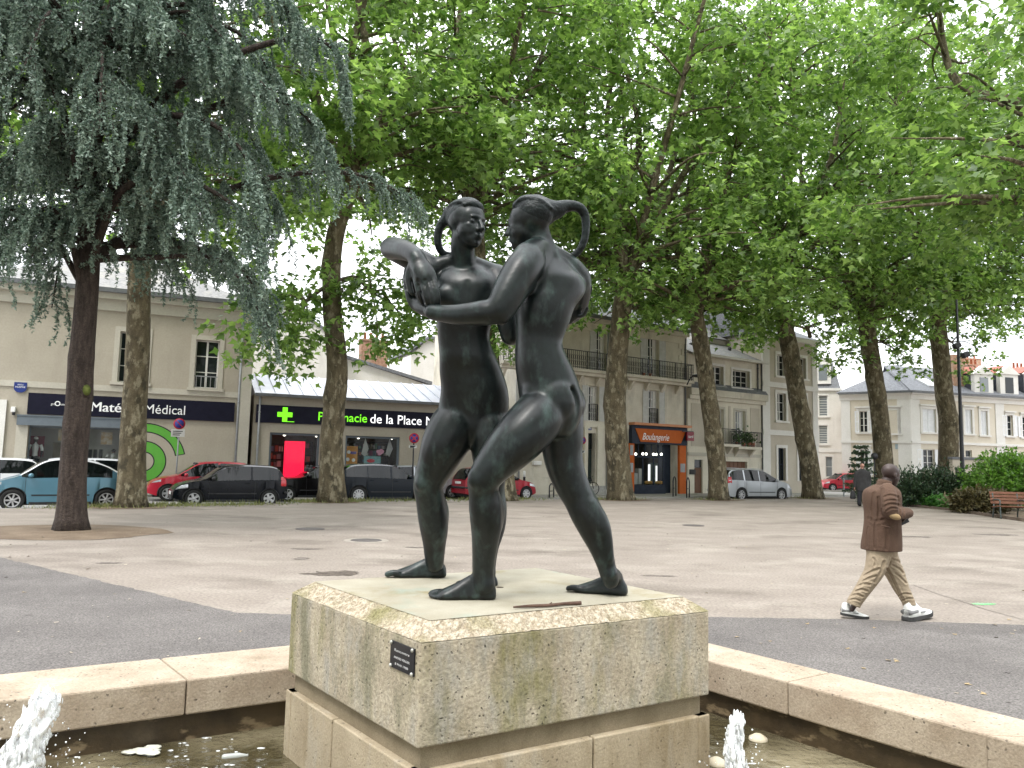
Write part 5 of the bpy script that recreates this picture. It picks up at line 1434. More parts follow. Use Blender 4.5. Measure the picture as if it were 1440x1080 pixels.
for dx_ in (0, .45, .9): sgn(A, 127.2 + dx_, 197.4 + dx_, 579.5, 566, 'Matériel', M['letter_white'], sg, off=-.098 - .001 * dx_)
sgn(A, 203.5, 260, 582.2, 568.8, 'Médical', M['letter_white'], sg)
sgn(A, 71.5, 79, 569.6, 566, 'gros', M['letter_white'], sg); sgn(A, 83, 92, 570.2, 566.6, 'bone', M['letter_white'], sg)
g = MB(); x_, z_ = A.q(81, 567.6, -.097); rr_ = .085; th = np.linspace(0, 2 * np.pi, 18)
g.tube([(x_ + rr_ * math.cos(a), -.097, z_ + rr_ * math.sin(a)) for a in th], .022, n=5); g.build('emblem', M['letter_white'], sg)
# blue-grey shutter housing over the window
hb = (A.x(25, 590), A.x(172, 600), A.z(100, 600), A.z(100, 587.5))
g = MB(); g.box(hb[0], hb[1], -.22, -.003, hb[2], hb[3]); g.box(hb[0] - .02, hb[1] + .02, -.25, -.003, hb[3] + .002, hb[3] + .05); g.build('shutter_housing', M['blue_grey'], A.root)
g = MB(); g.box(shopw[0] - .42, shopw[0] - .01, -.06, -.002, -.1, hb[2] - .002); g.build('window_pier', M['wall_trim'], A.root)
g = MB(); fw = .06
for x in (shopw[0] + .03, shopw[1] - .03): g.box(x - .03, x + .03, .20, .27, shopw[2], shopw[3])
g.box(shopw[0], shopw[1], .20, .27, shopw[2], shopw[2] + .08); g.box(shopw[0] + .06, shopw[1] - .06, .20, .27, shopw[3] - .07, shopw[3])
win = g.build('shop_window', M['blue_grey'], A.root)
g = MB(); g.poly([(shopw[0], .235, shopw[2]), (shopw[1], .235, shopw[2]), (shopw[1], .235, shopw[3]), (shopw[0], .235, shopw[3])]); g.build('pane', M['shop_glass'], win)
shop_room(A, shopw, 1.6, M['interior_pale'], .31)
M['maroon'] = noise_mat('maroon_panel', (0.18, 0.02, 0.045), (0.22, 0.03, 0.06), rough=.7)
def panel(F, px0, py0, px1, py1, off, mat, name, th=.03, parent=None):
    x0, x1, z0, z1 = F.rect(px0, py0, px1, py1, off); g = MB(); g.box(x0, x1, off, off + th, z0, z1); return g.build(name, mat, parent or F.root)
panel(A, 40, 613, 62, 642, 1.4, M['maroon'], 'display_panel')
M['poster_a'] = noise_mat('poster_tan', (0.45, 0.30, 0.14), (0.62, 0.55, 0.46), scale=6, rough=.6)
panel(A, 82, 604, 96, 620, 1.0, M['poster_a'], 'poster'); panel(A, 142, 608, 158, 625, .9, M['poster_a'], 'poster')
panel(A, 74, 622, 92, 650, 1.2, M['interior'], 'display_stand')
for k, (px, m) in enumerate(((124, 'black_metal'), (131, 'black_metal'), (139, 'black_metal'))): panel(A, px, 632, px + 5, 648, 1.0 + .05 * k, M[m], 'display_leg', .12)
# green ring emblem on the wall
gx, gz = A.q(202, 649); R0 = (A.x(232.5, 649) - gx)
k = R0 / 30.5; ky = (A.z(202, 623) - gz) / 26.0
def ring_sector(g, r0, r1, a0, a1, y, n=40, ex=1.0, ez=1.0, caps=False):
    th = np.linspace(a0, a1, n)
    for a, b in zip(th[:-1], th[1:]):
        q = [(gx + ex * r0 * math.cos(a), gz + ez * r0 * math.sin(a)), (gx + ex * r1 * math.cos(a), gz + ez * r1 * math.sin(a)), (gx + ex * r1 * math.cos(b), gz + ez * r1 * math.sin(b)), (gx + ex * r0 * math.cos(b), gz + ez * r0 * math.sin(b))]
        g.poly([(x, y, z) for x, z in q][::-1])
Rr = A.x(233, 649) - gx
for r0, r1, a0, a1 in ((.44, 1.03, 0, 2 * np.pi), (1.44, 1.92, R(12), R(97))):
    g = MB(); ring_sector(g, Rr * r0, Rr * r1, a0, a1, -.004); em = g.build('wall_emblem', M['black_metal'], A.root)
    g = MB(); e_ = 0 if a0 == 0 else R(1.2); ring_sector(g, Rr * (r0 + .055), Rr * (r1 - .055), a0 + e_, a1, -.008); g.build('emblem_face', M['logo_green'], em)
# street name plate and alarm box are things of their own
x, z = A.q(29, 545); p = A.O + A.u * x - A.n * .07
t = thing('street_name_plate', 'small blue shield shaped street name plate high on the medical shop wall', 'sign', (*p[:2], z), A.a)
w = A.x(38, 545) - A.x(20, 545); h = (A.z(29, 538) - A.z(29, 552.5))
M['plate_blue'] = noise_mat('enamel_blue', (0.015, 0.03, 0.17), (0.02, 0.04, 0.2), rough=.35)
g = MB(); pts = [(-w / 2, 0, h / 2), (-w / 2, 0, -h * .1)] + [(w / 2 * -math.cos(a), 0, -h * .1 - h * .4 * math.sin(a)) for a in np.linspace(.2, math.pi - .2, 9)] + [(w / 2, 0, -h * .1), (w / 2, 0, h / 2)]
g.prism(pts, (0, .018, 0)); g.build('plate', M['plate_blue'], t)
text_part('lettering', 'RUE DU', w * .45, h * .14, 0, -.003, h * .20, M['letter_white'], t, align='CENTER'); text_part('lettering', 'PALESTINE', w * .78, h * .17, 0, -.003, -h * .04, M['letter_white'], t, align='CENTER')
x, z = A.q(19.5, 576); p = A.O + A.u * x - A.n * .1
t = thing('wall_lamp_box', 'small white box with a dark front fixed on the wall left of the dark sign', 'alarm box', (*p[:2], z), A.a)
g = MB(); g.obox((0, 0, 0), (.16, .16, .22), bev=.02); g.build('casing', M['white_paint'], t); g = MB(); g.obox((.03, -.06, -.17), (.1, .1, .12), bev=.01); g.build('lens', M['black_metal'], t)

# the mannequins of the shop window
def mannequin(px, py_top, py_bot, off, label, shirt, low, headm, hat=None):
    x, zt = A.q(px, py_top, off); _, zb = A.q(px, py_bot, off); H = (zt - zb) / .62; zf = zt - H
    p = A.O + A.u * x + A.n * off; t = thing('mannequin', label, 'mannequin', (*p[:2], max(zf, 0.0)), A.a, 'display mannequins in the medical shop')
    z = lambda f_: zt - H * f_ - max(zf, 0.0)
    g = MB(); g.ell((0, 0, z(.065)), (.075, .09, .115), n=14); g.tube([(0, .01, z(.12)), (0, .01, z(.19))], [.055, .06], n=10); g.build('head', headm, t)
    g = MB(); g.tube([(0, 0, z(.17)), (0, 0, z(.20)), (0, 0, z(.30)), (0, 0, z(.40)), (0, 0, z(.50))], [.08, .17, .185, .155, .17], n=16, sub=3, flat=.6, round_ends=True)
    for sx in (-1, 1): g.tube([(sx * .18, 0, z(.20)), (sx * .235, .01, z(.29)), (sx * .25, -.01, z(.36))], [.062, .058, .052], n=10, sub=3)
    g.build('shirt', shirt, t)
    g = MB(); g.tube([(0, 0, z(.49)), (0, 0, z(.55)), (0, 0, z(.62))], [.165, .185, .18], n=16, sub=2, flat=.65)
    for sx in (-1, 1):
        g.tube([(sx * .09, 0, z(.56)), (sx * .095, 0, z(.76)), (sx * .1, 0, z(.99))], [.10, .075, .055], n=10, sub=3); g.tube([(sx * .25, -.01, z(.355)), (sx * .245, -.05, z(.46)), (sx * .24, -.08, z(.53))], [.045, .038, .03], n=8)
    g.build('trousers', low, t)
    if hat: g = MB(); g.ell((0, -.01, z(.03)), (.088, .102, .07), n=14); g.build('cap', hat, t)
    return t
M['dark_cloth'] = noise_mat('dark_cloth', (0.012, 0.013, 0.02), (0.025, 0.026, 0.035), rough=.9)
mannequin(51, 614.5, 648, 1.05, 'black mannequin in a white cap and pale printed T-shirt at the shop window left end', M['letter_white'], M['dark_cloth'], M['black_metal'], M['white_paint'])
mannequin(160, 633, 652, .95, 'small curly haired mannequin in a grey top beside the plane trunk', M['shutter'], M['dark_cloth'], noise_mat('dark_skin_plastic', (.10, .06, .045), (.14, .085, .06), rough=.5), M['black_metal'])

# ---------------- P: the pharmacy
P = Facade('pharmacy', 'low beige pharmacy with ribbed zinc roof and a green cross on its sign', (A.O + A.n * .12)[:2], 24)
xl, xr = P.x(353.5, 620) + .02, P.x(706, 640)
ze = P.z(480, 560.5)
wa = (P.x(378, 640), P.x(449, 640), .3, P.z(413, 609)); wb = (P.x(485, 640), P.x(562, 640), .3, P.z(523, 613.5)); wc = P.rect(593, 615, 600, 660)
shell(P, xl, xr, ze, [(*wa, .3), (*wb, .3), (*wc, .2)], 6.0, M['wall_beige'])
g = MB(); zt = P.z(480, 533, 3.2) ; g.poly([(xl, -.35, ze), (xr, -.35, ze), (xr, 3.4, zt), (xl, 3.4, zt)]); g.poly([(xl, 3.4, zt), (xr, 3.4, zt), (xr, 6.4, ze), (xl, 6.4, ze)])
g.poly([(xl, -.35, ze), (xl, 3.4, zt), (xl, 6.4, ze)][::-1]); g.poly([(xr, -.35, ze), (xr, 3.4, zt), (xr, 6.4, ze)])
roof = g.build('roof', M['zinc'], P.root)
g = MB(); sl = (zt - ze) / 3.75
for x in np.arange(xl + .3, xr, .62): g.prism([(x - .02, -.36, ze + .002), (x + .02, -.36, ze + .002), (x + .02, 3.4, zt + .002), (x - .02, 3.4, zt + .002)], (0, 0, .05))
g.build('standing_seam', M['zinc'], roof)
g = MB(); g.box(xl, xr, -.5, -.355, ze - .10, ze + .03); g.build('gutter', M['gutter'], P.root)
pipe(P, xl + .25, -.1, ze - .1)
s = (P.x(360, 580), P.x(634, 594), P.z(480, 598.5), P.z(480, 574.5))
g = MB(); g.box(s[0], s[1], -.10, -.003, s[2], s[3]); sg = g.build('shop_sign', M['navy'], P.root)
sgn(P, 447.5, 516, 592.6, 580.2, 'Pharmacie', M['lit_green'], sg, off=-.11, bold=.008); sgn(P, 520.5, 626, 597, 584, 'de la Place Ney', M['lit_white'], sg, off=-.11)
cx, cz = P.q(400.7, 583, -.14); u = P.x(404.3, 583) - P.x(400.7, 583)
g = MB(); g.box(cx - u * .95, cx + u * .95, -.17, -.104, cz - u * 2.9, cz + u * 2.9); g.box(cx - u * 2.9, cx - u * .952, -.17, -.104, cz - u * .95, cz + u * .95); g.box(cx + u * .952, cx + u * 2.9, -.17, -.104, cz - u * .95, cz + u * .95)
g.box(cx + u * .96, cx + u * 3.8, -.13, -.104, cz - u * 2.9, cz - u * 2.65); g.build('green_cross', M['lit_green'], sg)
for w, rows in ((wa, 4), (wb, 4)):
    g = MB()
    for x in (w[0] + .05, w[1] - .05): g.box(x - .05, x + .05, .14, .26, w[2], w[3])
    g.box(w[0] + .1, w[1] - .1, .14, .26, w[3] - .1, w[3]); g.box(w[0] + .1, w[1] - .1, .14, .26, w[2], w[2] + .08); win = g.build('shop_window', M['blue_grey'], P.root)
    g = MB(); g.poly([(w[0] + .1, .20, w[2] + .08), (w[1] - .1, .20, w[2] + .08), (w[1] - .1, .20, w[3] - .1), (w[0] + .1, .20, w[3] - .1)]); g.build('pane', M['shop_glass'], win)
shop_room(P, wa, 2.6, None, .31); shop_room(P, wb, 2.6, None, .31)
shelves(P, (wa[0], wa[0] + 1.0, .4, wa[3] - .5), 2.2, 5, 1); shelves(P, (wa[1] - 1.1, wa[1], .4, wa[3] - .35), 2.0, 6, 2); shelves(P, (wb[0], wb[1], .4, wb[3] - .25), 2.2, 6, 3, .7)
spots(P, [(381.5, 608.5), (400, 611), (445, 612.5), (504, 615), (529, 614.5), (551, 616)], .8)
panel(P, 399.3, 620.5, 428, 671, .45, M['lit_red'], 'backlit_panel', .06)
M['poster_or'] = noise_mat('orange_poster', (0.52, 0.22, 0.04), (0.62, 0.30, 0.07), rough=.5)
po = panel(P, 486.5, 627.5, 502.5, 664, .28, M['poster_or'], 'poster')
g = MB()
for px, py in ((490.5, 635.7), (489, 646), (497, 647)): x, z = P.q(px, py, .272); g.ell((x, .277, z), (.085, .003, .085), n=14)
g.build('poster_disc', M['letter_white'], po)
x0, x1, z0, z1 = P.rect(493, 635, 501, 638.5, .272); g = MB(); g.box(x0, x1, .270, .276, z0, z1); g.build('poster_bar', noise_mat('poster_violet', (.14, .12, .35), (.18, .15, .4)), po)
pt = panel(P, 511.5, 641.5, 535, 664, .30, noise_mat('teal_poster', (0.14, 0.30, 0.33), (0.20, 0.38, 0.40), scale=9, rough=.5), 'poster')
x, z = P.q(521.5, 648, .29); g = MB(); g.ell((x, .296, z), (.20, .004, .09), n=14); g.build('poster_spot', M['lit_red'] if False else noise_mat('poster_red', (.5, .04, .06), (.6, .07, .09)), pt)
x, z = P.q(534.5, 636, .28); g = MB()
for dx, dz, r_ in ((0, 0, .13), (-.1, .03, .09), (.1, .03, .1), (.05, .09, .08), (-.03, -.09, .08)): g.ell((x + dx, .29, z + dz), (r_, .008, r_), n=12)
g.build('window_sticker', noise_mat('pink_sticker', (.62, .26, .38), (.7, .33, .45)), P.root)
for px in (513, 547):
    x, z = P.q(px, 628, .6); g = MB(); g.prism([(x - .16, .6, z - .35), (x + .04, .6, z - .5), (x + .2, .6, z - .1), (x + .02, .6, z + .4)], (0, .02, 0)); g.build('hanging_banner', M['shutter'], P.root)
window(P, wc, .18, 1, 2, frame=M['blue_grey'])

# ---------------- houses behind the pharmacy
def backhouse(name, label, pts, d, depth, mat, ang=24):
    """a wall whose outline is measured at depth d, with real depth behind it"""
    V = [at(px, py, d) for px, py in pts]
    o = V[0]; F = Facade(name, label, o[:2], ang)
    prof = []
    for px, py in pts: prof.append(F.q(px, py))
    xs = [p[0] for p in prof]
    g = MB(); base = [(min(xs), 0, 0), (max(xs), 0, 0)]
    outline = [(x, 0, z) for x, z in prof]
    g.prism([(outline[-1][0], 0, 0.0)] + [(outline[0][0], 0, 0.0)] + outline, (0, depth, 0)); g.build('wall', mat, F.root)
    return F, prof
H1, pr = backhouse('white_gabled_house', 'tall windowless white gable wall rising behind the pharmacy roof', [(357, 468), (372, 452), (402, 430), (440, 448), (481, 482)], 46, 7, M['wall_white'])
g = MB()
(xa, za), (xb, zb) = pr[2], pr[-1]
g.prism([(xa, -.12, za + .02), (xb + .3, -.12, zb - .12), (xb + .3, -.12, zb + .06), (xa, -.12, za + .22)], (0, 7.3, 0))
(xa2, za2) = pr[0]; g.prism([(xa2 - .3, -.12, za2 - .28), (xa, -.12, za + .02), (xa, -.12, za + .22), (xa2 - .3, -.12, za2 - .08)], (0, 7.3, 0)); g.build('roof', M['slate'], H1.root)
H2, pr = backhouse('pale_lean_house', 'pale low house with slate edged sloping wall and red chimney pots behind the pharmacy', [(479, 500), (515, 513), (580, 534), (600, 541)], 49, 6, M['wall_white'])
g = MB(); (xa, za), (xb, zb) = pr[0], pr[-1]
g.prism([(xa - .4, -.25, za + .0), (xb + .3, -.25, zb + .0), (xb + .3, -.25, zb + .20), (xa - .4, -.25, za + .20)], (0, 6.6, 0)); g.build('roof', M['slate'], H2.root)
xk, zk = H2.q(524, 514, 3.0); xk2, zk2 = H2.q(523, 481, 3.0); c = chimney(H2.root, xk, 3.0, zk - 1, zk2, H2.x(542, 500, 3) - H2.x(505, 500, 3), .8, 4)
H3, pr = backhouse('pale_plain_house', 'plain pale wall of a tall house seen between the pharmacy and the bakery building', [(578, 500), (600, 478), (660, 470), (724, 470)], 58, 8, M['wall_white'])
g = MB(); (xa, za), (xb, zb) = pr[1], pr[-1]
g.prism([(xa - 1.3, -.3, za - 1.0), (xa, -.3, za + .02), (xb + .3, -.3, zb + .02), (xb + .3, -.3, zb + .22), (xa, -.3, za + .22), (xa - 1.3, -.3, za - .8)], (0, 8.5, 0)); g.build('roof', M['slate'], H3.root)

# ---------------- B: the stone building with the bakery
B = Facade('bakery_building', 'grimy three storey stone building with a long iron balcony above an orange bakery front', (8.77, 45.2), 34)
xl, xr = B.x(724, 640), B.x(964.5, 560)
zc = B.z(930, 462)
wins = {}
D2r = B.rect(910, 475, 926, 527); D2l = B.rect(838, 462, 852.5, 521)
F1r = B.rect(912, 549, 926, 597); F1l = B.rect(827, 543, 841.5, 592)
D2k = (D2l[0] - 4.5, D2l[1] - 4.5, D2l[2], D2l[3]); F1k = (F1l[0] - 4.4, F1l[1] - 4.4, F1l[2], F1l[3])
shopr = (B.x(889.5, 660), B.x(952.5, 660), -.02, B.z(920, 623))
doorr = (B.x(825.5, 640), B.x(837, 640), .55, B.z(831, 609))
shell(B, xl, xr, zc, [(*D2r, .25), (*D2l, .25), (*D2k, .25), (*F1r, .25), (*F1l, .25), (*F1k, .25), (*shopr, .6), (*doorr, .35)], 9, M['wall_stone'])
for r in (D2r, D2l, D2k, F1r, F1l, F1k):
    window(B, r, .24, 2, 4, pane=M['pane'], curtain=True, fw=.05); surround(B, r, .11, M['wall_stone2'], .03, sill=False)
def pair(F, r, wl_=None, mat=None, ajar=0):
    w = (r[1] - r[0]) * .56
    shutter(F, (r[0] - w - .03, r[0] - .03, r[2], r[3]), mat); shutter(F, (r[1] + .03, r[1] + w + .03, r[2], r[3]), mat)
for r in (D2r, D2l, D2k, F1r, F1l, F1k): pair(B, r)
for r in (F1r, F1l, F1k): railing(B, r[0] + .02, r[1] - .02, r[2] + .03, r[2] + .95, y0=.03, depthside=False, dense=.12, name='window_guard')
band(B, xl, xr, zc - .32, zc - .003, .30, M['wall_stone2'], 'cornice'); band(B, xl, xr, zc - .75, zc - .33, .08, M['wall_stone2'], 'frieze')
g = MB(); g.box(xl, xr, -.45, -.31, zc - .08, zc + .10); g.build('gutter', M['gutter'], B.root)
g = MB(); g.poly([(xl, -.45, zc + .10), (xr, -.45, zc + .10), (xr, 4.5, zc + 2.6), (xl, 4.5, zc + 2.6)]); g.poly([(xl, 4.5, zc + 2.6), (xr, 4.5, zc + 2.6), (xr, 9.3, zc), (xl, 9.3, zc)])
g.poly([(xl, -.45, zc + .1), (xl, 4.5, zc + 2.6), (xl, 9.3, zc)][::-1]); g.poly([(xr, -.45, zc + .1), (xr, 4.5, zc + 2.6), (xr, 9.3, zc)]); rf = g.build('roof', M['slate'], B.root)
chimney(B.root, xr - .6, 4.4, zc + 1.5, zc + 4.0, .9, 1.6, 3)
# quoins
g = MB(); z = B.z(958, 530) + .6; k = 0
while z < zc - .8:
    w = .62 if k % 2 else .40; g.box(xr - w, xr + .015, -.045, .0, z, z + .33); z += .37; k += 1
g.build('quoin', M['wall_stone2'], B.root)
zb = B.z(880, 528); bl, br = B.x(797, 528) - 4.6, B.x(963.5, 535)
g = MB(); g.box(bl, br, -.75, .0, zb - .16, zb); g.box(bl + .05, br - .05, -.55, 0, zb - .32, zb - .165)
for x in np.arange(bl + .4, br, 1.25): g.prism([(x - .09, 0, zb - .325), (x - .09, -.42, zb - .325), (x - .09, -.10, zb - .78), (x - .09, 0, zb - .80)], (.18, 0, 0))
bal = g.build('balcony_slab', M['wall_stone'], B.root)
railing(B, bl + .03, br - .03, zb + .01, B.z(900, 506.5), y0=-.70, dense=.135)
for px, py in ((914, 527), (905, 524)):
    x, z = B.q(px, 528, -.6); g = MB(); g.lathe([(.06, 0), (.10, .16), (.08, .16)], (x, -.6, zb), 10); g.build('flower_pot', M['terracotta'], B.root)
# first floor ledge and ground floor of stone
zl_ = B.z(860, 597); band(B, xl, B.x(882, 600), zl_ - .22, zl_, .16, M['wall_stone2']); 
g = MB(); g.box(doorr[0] + .02, doorr[1] - .02, .30, .34, .55, doorr[3] - .9)
for k in range(2):
    a = doorr[0] + .06 + k * (doorr[1] - doorr[0]) * .5; b = a + (doorr[1] - doorr[0]) * .5 - .10
    for z0, z1 in ((.7, 1.5), (1.6, doorr[3] - 1.05)): g.box(a, b, .275, .299, z0, z1)
dr = g.build('door', M['green_door'], B.root)
g = MB(); g.box(doorr[0], doorr[1], .30, .33, doorr[3] - .88, doorr[3]); g.build('fanlight', M['pane'], dr)
for px0, px1 in ((820, 824.6), (838, 845)):
    a, b = B.x(px0, 640), B.x(px1, 640); g = MB(); g.box(a, b, -.14, .0, -.1, doorr[3] + .25); g.box(a - .06, b + .06, -.20, .0, doorr[3] + .252, doorr[3] + .42); g.build('pilaster', M['wall_stone2'], B.root)
g = MB()
for k in range(3): g.box(doorr[0] - .5, doorr[1] + .5, -.95 + .3 * k, -.202 if k else -.202, -.1 + .18 * k if k == 0 else -.1, .1 + .18 * k - .02)
g.build('door_step', M['kerb'], B.root)
x, z = B.q(828.7, 602); g = MB(); g.box(x - .14, x + .14, -.03, -.002, z - .11, z + .11); np_ = g.build('number_plate', M['plate_blue'], B.root)
text_part('lettering', '43', .19, .13, x, -.034, z - .065, M['letter_white'], np_, align='CENTER')
band(B, xl, B.x(817, 660), -.1, B.z(745, 672), .07, M['wall_stone'], 'plinth_course')
pipe(B, B.x(853, 620), -.05, zc - .4); pipe(B, xr - .12, B.z(958, 600), zc - .4, M['gutter'])
pipe(B, xl + .22, -.1, zc - .4)
x0, x1, z0, z1 = B.rect(762, 672, 776, 693); g = MB(); g.box(x0, x1, -.02, .0, -.1, z1); g.build('coal_door', M['green_door'], B.root)
x, z = B.q(753, 651); g = MB(); g.obox((x, -.12, z), (.5, .22, .22), bev=.02); g.build('wall_box', M['white_paint'], B.root)
# bakery front
def brow(px0, py0, px1, py1, y0, y1, mat, name, pts=None):
    x0, x1, z0, z1 = B.rect(px0, py0, px1, py1, y0); g = MB(); g.box(x0, x1, y0, y1, z0, z1); return g.build(name, mat, B.root)
zt = B.z(920, 599.5); 
g = MB(); g.box(B.x(884, 600), B.x(964.5, 603), -.50, -.002, zt, zt + .14); g.build('ledge', M['orange_pale'], B.root)
fz0, fz1 = B.z(920, 624.8), zt - .004
fx0, fx1 = B.x(884.3, 610), B.x(961.5, 612)
g = MB(); g.box(fx0, fx1, -.28, -.003, fz0, fz1); fas = g.build('fascia', M['shop_navy'], B.root)
H_ = fz1 - fz0
g = MB(); a0, a1 = fx0 + .20, fx1 - .16
g.prism([(a0, -.281, fz1 - H_ * .18), (a0 + .42, -.281, fz0 + H_ * .10), (a1 - .42, -.281, fz0 + H_ * .10), (a1, -.281, fz1 - H_ * .18)], (0, -.05, 0)); g.build('fascia_board', M['orange'], fas)
a, _ = B.q(903.5, 614, -.34); b, _ = B.q(941, 617, -.34); zz = B.q(922, 619, -.34)[1]
text_part('lettering', 'Boulangerie', b - a, .40, a, -.342, zz, M['letter_white'], fas, shear=.38)
for px0, px1 in ((882, 889.3), (952.8, 962)):
    a, b = B.x(px0, 650), B.x(px1, 650); g = MB(); g.box(a, b, -.16, -.002, -.06, fz0 - .003); pl_ = g.build('pier', M['orange'], B.root)
    for py0, py1 in (((626, 640), (651, 664)) if px0 < 900 else ((652, 664),)):
        z0, z1 = B.z((px0 + px1) / 2, py1), B.z((px0 + px1) / 2, py0); g = MB(); g.box(a + .06, b - .10, -.185, -.162, z0, z1); g.build('menu_panel', M['pipe'], pl_)
vx = B.x(935.3, 660); zs_ = B.z(912, 682); zm = B.z(912, 642.5)
g = MB(); g.box(shopr[0], vx, -.05, .30, -.05, zs_); g.build('stall_riser', M['shop_navy'], B.root)
g = MB()
for x in (shopr[0] + .04, vx - .05): g.box(x - .04, x + .04, .05, .13, zs_, shopr[3])
g.box(shopr[0] + .08, vx - .09, .05, .13, zm - .05, zm + .05); g.box(shopr[0] + .08, vx - .09, .05, .13, shopr[3] - .08, shopr[3])
for k in range(1, 5): x = shopr[0] + (vx - shopr[0]) * k / 5; g.box(x - .025, x + .025, .06, .12, zm + .05, shopr[3] - .08)
for k in (1, 2): x = shopr[0] + (vx - shopr[0]) * k / 3; g.box(x - .03, x + .03, .06, .12, zs_, zm - .05)
win = g.build('shop_window', M['shop_navy'], B.root)
g = MB(); g.poly([(shopr[0], .09, zs_), (vx, .09, zs_), (vx, .09, shopr[3]), (shopr[0], .09, shopr[3])]); g.build('pane', M['shop_glass'], win)
shop_room(B, (shopr[0], shopr[1], 0, shopr[3]), 3.0, None, .61)
M['counter'] = noise_mat('pale_counter', (.5, .5, .47), (.58, .57, .54), rough=.5)
for px0, py0, px1, py1, off, m in ((889.5, 665, 897, 681, .5, 'counter'), (898, 659, 904, 681, .7, 'counter')): panel(B, px0, py0, px1, py1, off, M[m], 'display_counter', .3)
fr = panel(B, 920.5, 651, 932.5, 681.5, .8, noise_mat('cabinet_green', (.12, .17, .15), (.16, .21, .19), rough=.4), 'bottle_fridge', .5)
panel(B, 912, 653, 914.5, 678, .78, M['lit_white'], 'light_strip', .04); panel(B, 922.3, 655, 924.3, 678, .78, M['lit_white'], 'light_strip', .03)
M['bread'] = noise_mat('bread_crust', (.45, .22, .05), (.62, .38, .10), scale=12, rough=.7)
for px in (910, 914, 925, 929):
    x, z = B.q(px, 679, .45); g = MB(); g.ell((x, .45, z + .02), (.22, .10, .10), n=10); g.build('bread_loaf', M['bread'], B.root)
spots(B, [(894, 638.5), (904, 638.2), (908.5, 638.4), (919, 638.8), (923.5, 639), (930, 638.8)], .3)
g = MB(); g.box(vx + .02, shopr[1] - .02, .55, .60, -.03, shopr[3]); g.build('dark_door', M['shop_navy'], B.root)
# red bracket sign of the bakery
x0, x1, z0, z1 = B.rect(965.5, 607.5, 975, 620, -.5); 
g = MB(); g.box(x0, x1, -.56, -.44, z0, z1); rs_ = g.build('bracket_sign', M['red_sign'], B.root)
text_part('lettering', 'tarel', (x1 - x0) * .7, (z1 - z0) * .34, (x0 + x1) / 2, -.566, z0 + (z1 - z0) * .34, M['letter_white'], rs_, align='CENTER')
g = MB(); g.box(x0 - .35, x1, -.52, -.48, z1 + .002, z1 + .05); g.build('bracket', M['black_metal'], rs_)

# ---------------- D1: narrow house with attic windows
D1 = Facade('narrow_house', 'narrow cream house with recessed attic windows, a potted balcony and a brown door', (B.O + B.n * .10)[:2], 34)
xl, xr = D1.x(966.5, 560) + .02, D1.x(1071.5, 600)
zc = D1.z(1020, 503.5)
a1r = D1.rect(1030, 521, 1054, 545.5); a1l = D1.rect(1002, 515, 1017, 543)
f1r = D1.rect(1034, 578, 1048, 628); f1l = D1.rect(1004, 575, 1017.5, 624)
dd = (D1.x(976.5, 670), D1.x(988, 670), -.02, D1.z(982, 646.5)); gar = (D1.x(1019, 670), D1.x(1051, 670), -.02, D1.z(1035, 649))
shell(D1, xl, xr, zc, [(*a1r, .3), (*a1l, .3), (*f1r, .25), (*f1l, .25), (*dd, .2), (*gar, .25)], 9, M['wall_stone2'])
for r, c_, w_ in ((a1r, 3, 3), (a1l, 2, 3)): window(D1, r, .28, c_, w_); surround(D1, r, .16, M['trim_white'], .04, sill=True)
for r in (f1r, f1l): window(D1, r, .24, 2, 3, curtain=True, pane=M['pane_light']); surround(D1, r, .15, M['wall_trim'], .03, sill=False)
z0, z1 = D1.z(1023, 560), D1.z(1023, 551)
g = MB(); g.box(xl, xr + .25, -.34, -.002, z0, z1); g.box(xl, xr + .18, -.2, -.002, z0 - .25, z0 - .002); led = g.build('ledge', M['wall_stone'], D1.root)
g = MB(); g.prism([(xl, -.36, z1 + .002), (xl, -.002, z1 + .002), (xl, -.002, z1 + .42)], (xr - xl + .25, 0, 0)); g.build('ledge_roof', M['slate'], led)
# balconies
for r, dense in ((f1r, .13), (f1l, .13)):
    b0, b1 = r[0] - .55, r[1] + .75; zb_ = r[2] - .02
    g = MB(); g.box(b0, b1, -.72, -.002, zb_ - .16, zb_); 
    for x in (b0 + .35, b1 - .5): g.prism([(x, 0, zb_ - .162), (x, -.5, zb_ - .162), (x, -.1, zb_ - .62), (x, 0, zb_ - .66)], (.16, 0, 0))
    g.build('balcony_slab', M['wall_stone'], D1.root); railing(D1, b0 + .02, b1 - .02, zb_ + .005, zb_ + .95, y0=-.68, dense=dense, scroll=False)
rs = np.random.RandomState(3)
M['shrub_leaf'] = leaf_mat('potted_leaf', (0.03, 0.07, 0.018), (0.09, 0.16, 0.045), .3)
for k, px in enumerate((1037, 1046, 1053, 1058.5)):
    x = D1.x(px, 628, -.5); zb_ = f1r[2]; g = MB(); g.lathe([(.10, 0), (.15, .26), (.12, .26)], (x, -.5, zb_), 12); pt = g.build('flower_pot', M['terracotta'], D1.root)
    n = 130 if k < 3 else 40; c = rs.normal(0, 1, (n, 3)) * [.17, .13, .20] + [x, -.5, zb_ + .52]
    leaves('plant', c, unit(rs.normal(0, 1, (n, 3)) + [0, 0, .6]), unit(rs.normal(0, 1, (n, 3))), rs.uniform(.08, .2, n), M['shrub_leaf'], pt)
for a, b in ((xl + .3, xl + 1.9), (f1l[1] + .45, f1r[0] - .45), (f1r[1] + .5, xr - .25)):
    z0_, z1_ = f1r[2] - .1, f1r[3] + .25
    g = MB(); g.box(a, b, -.02, -.002, z0_, z1_); g.build('wall_panel', M['wall_d2'], D1.root)
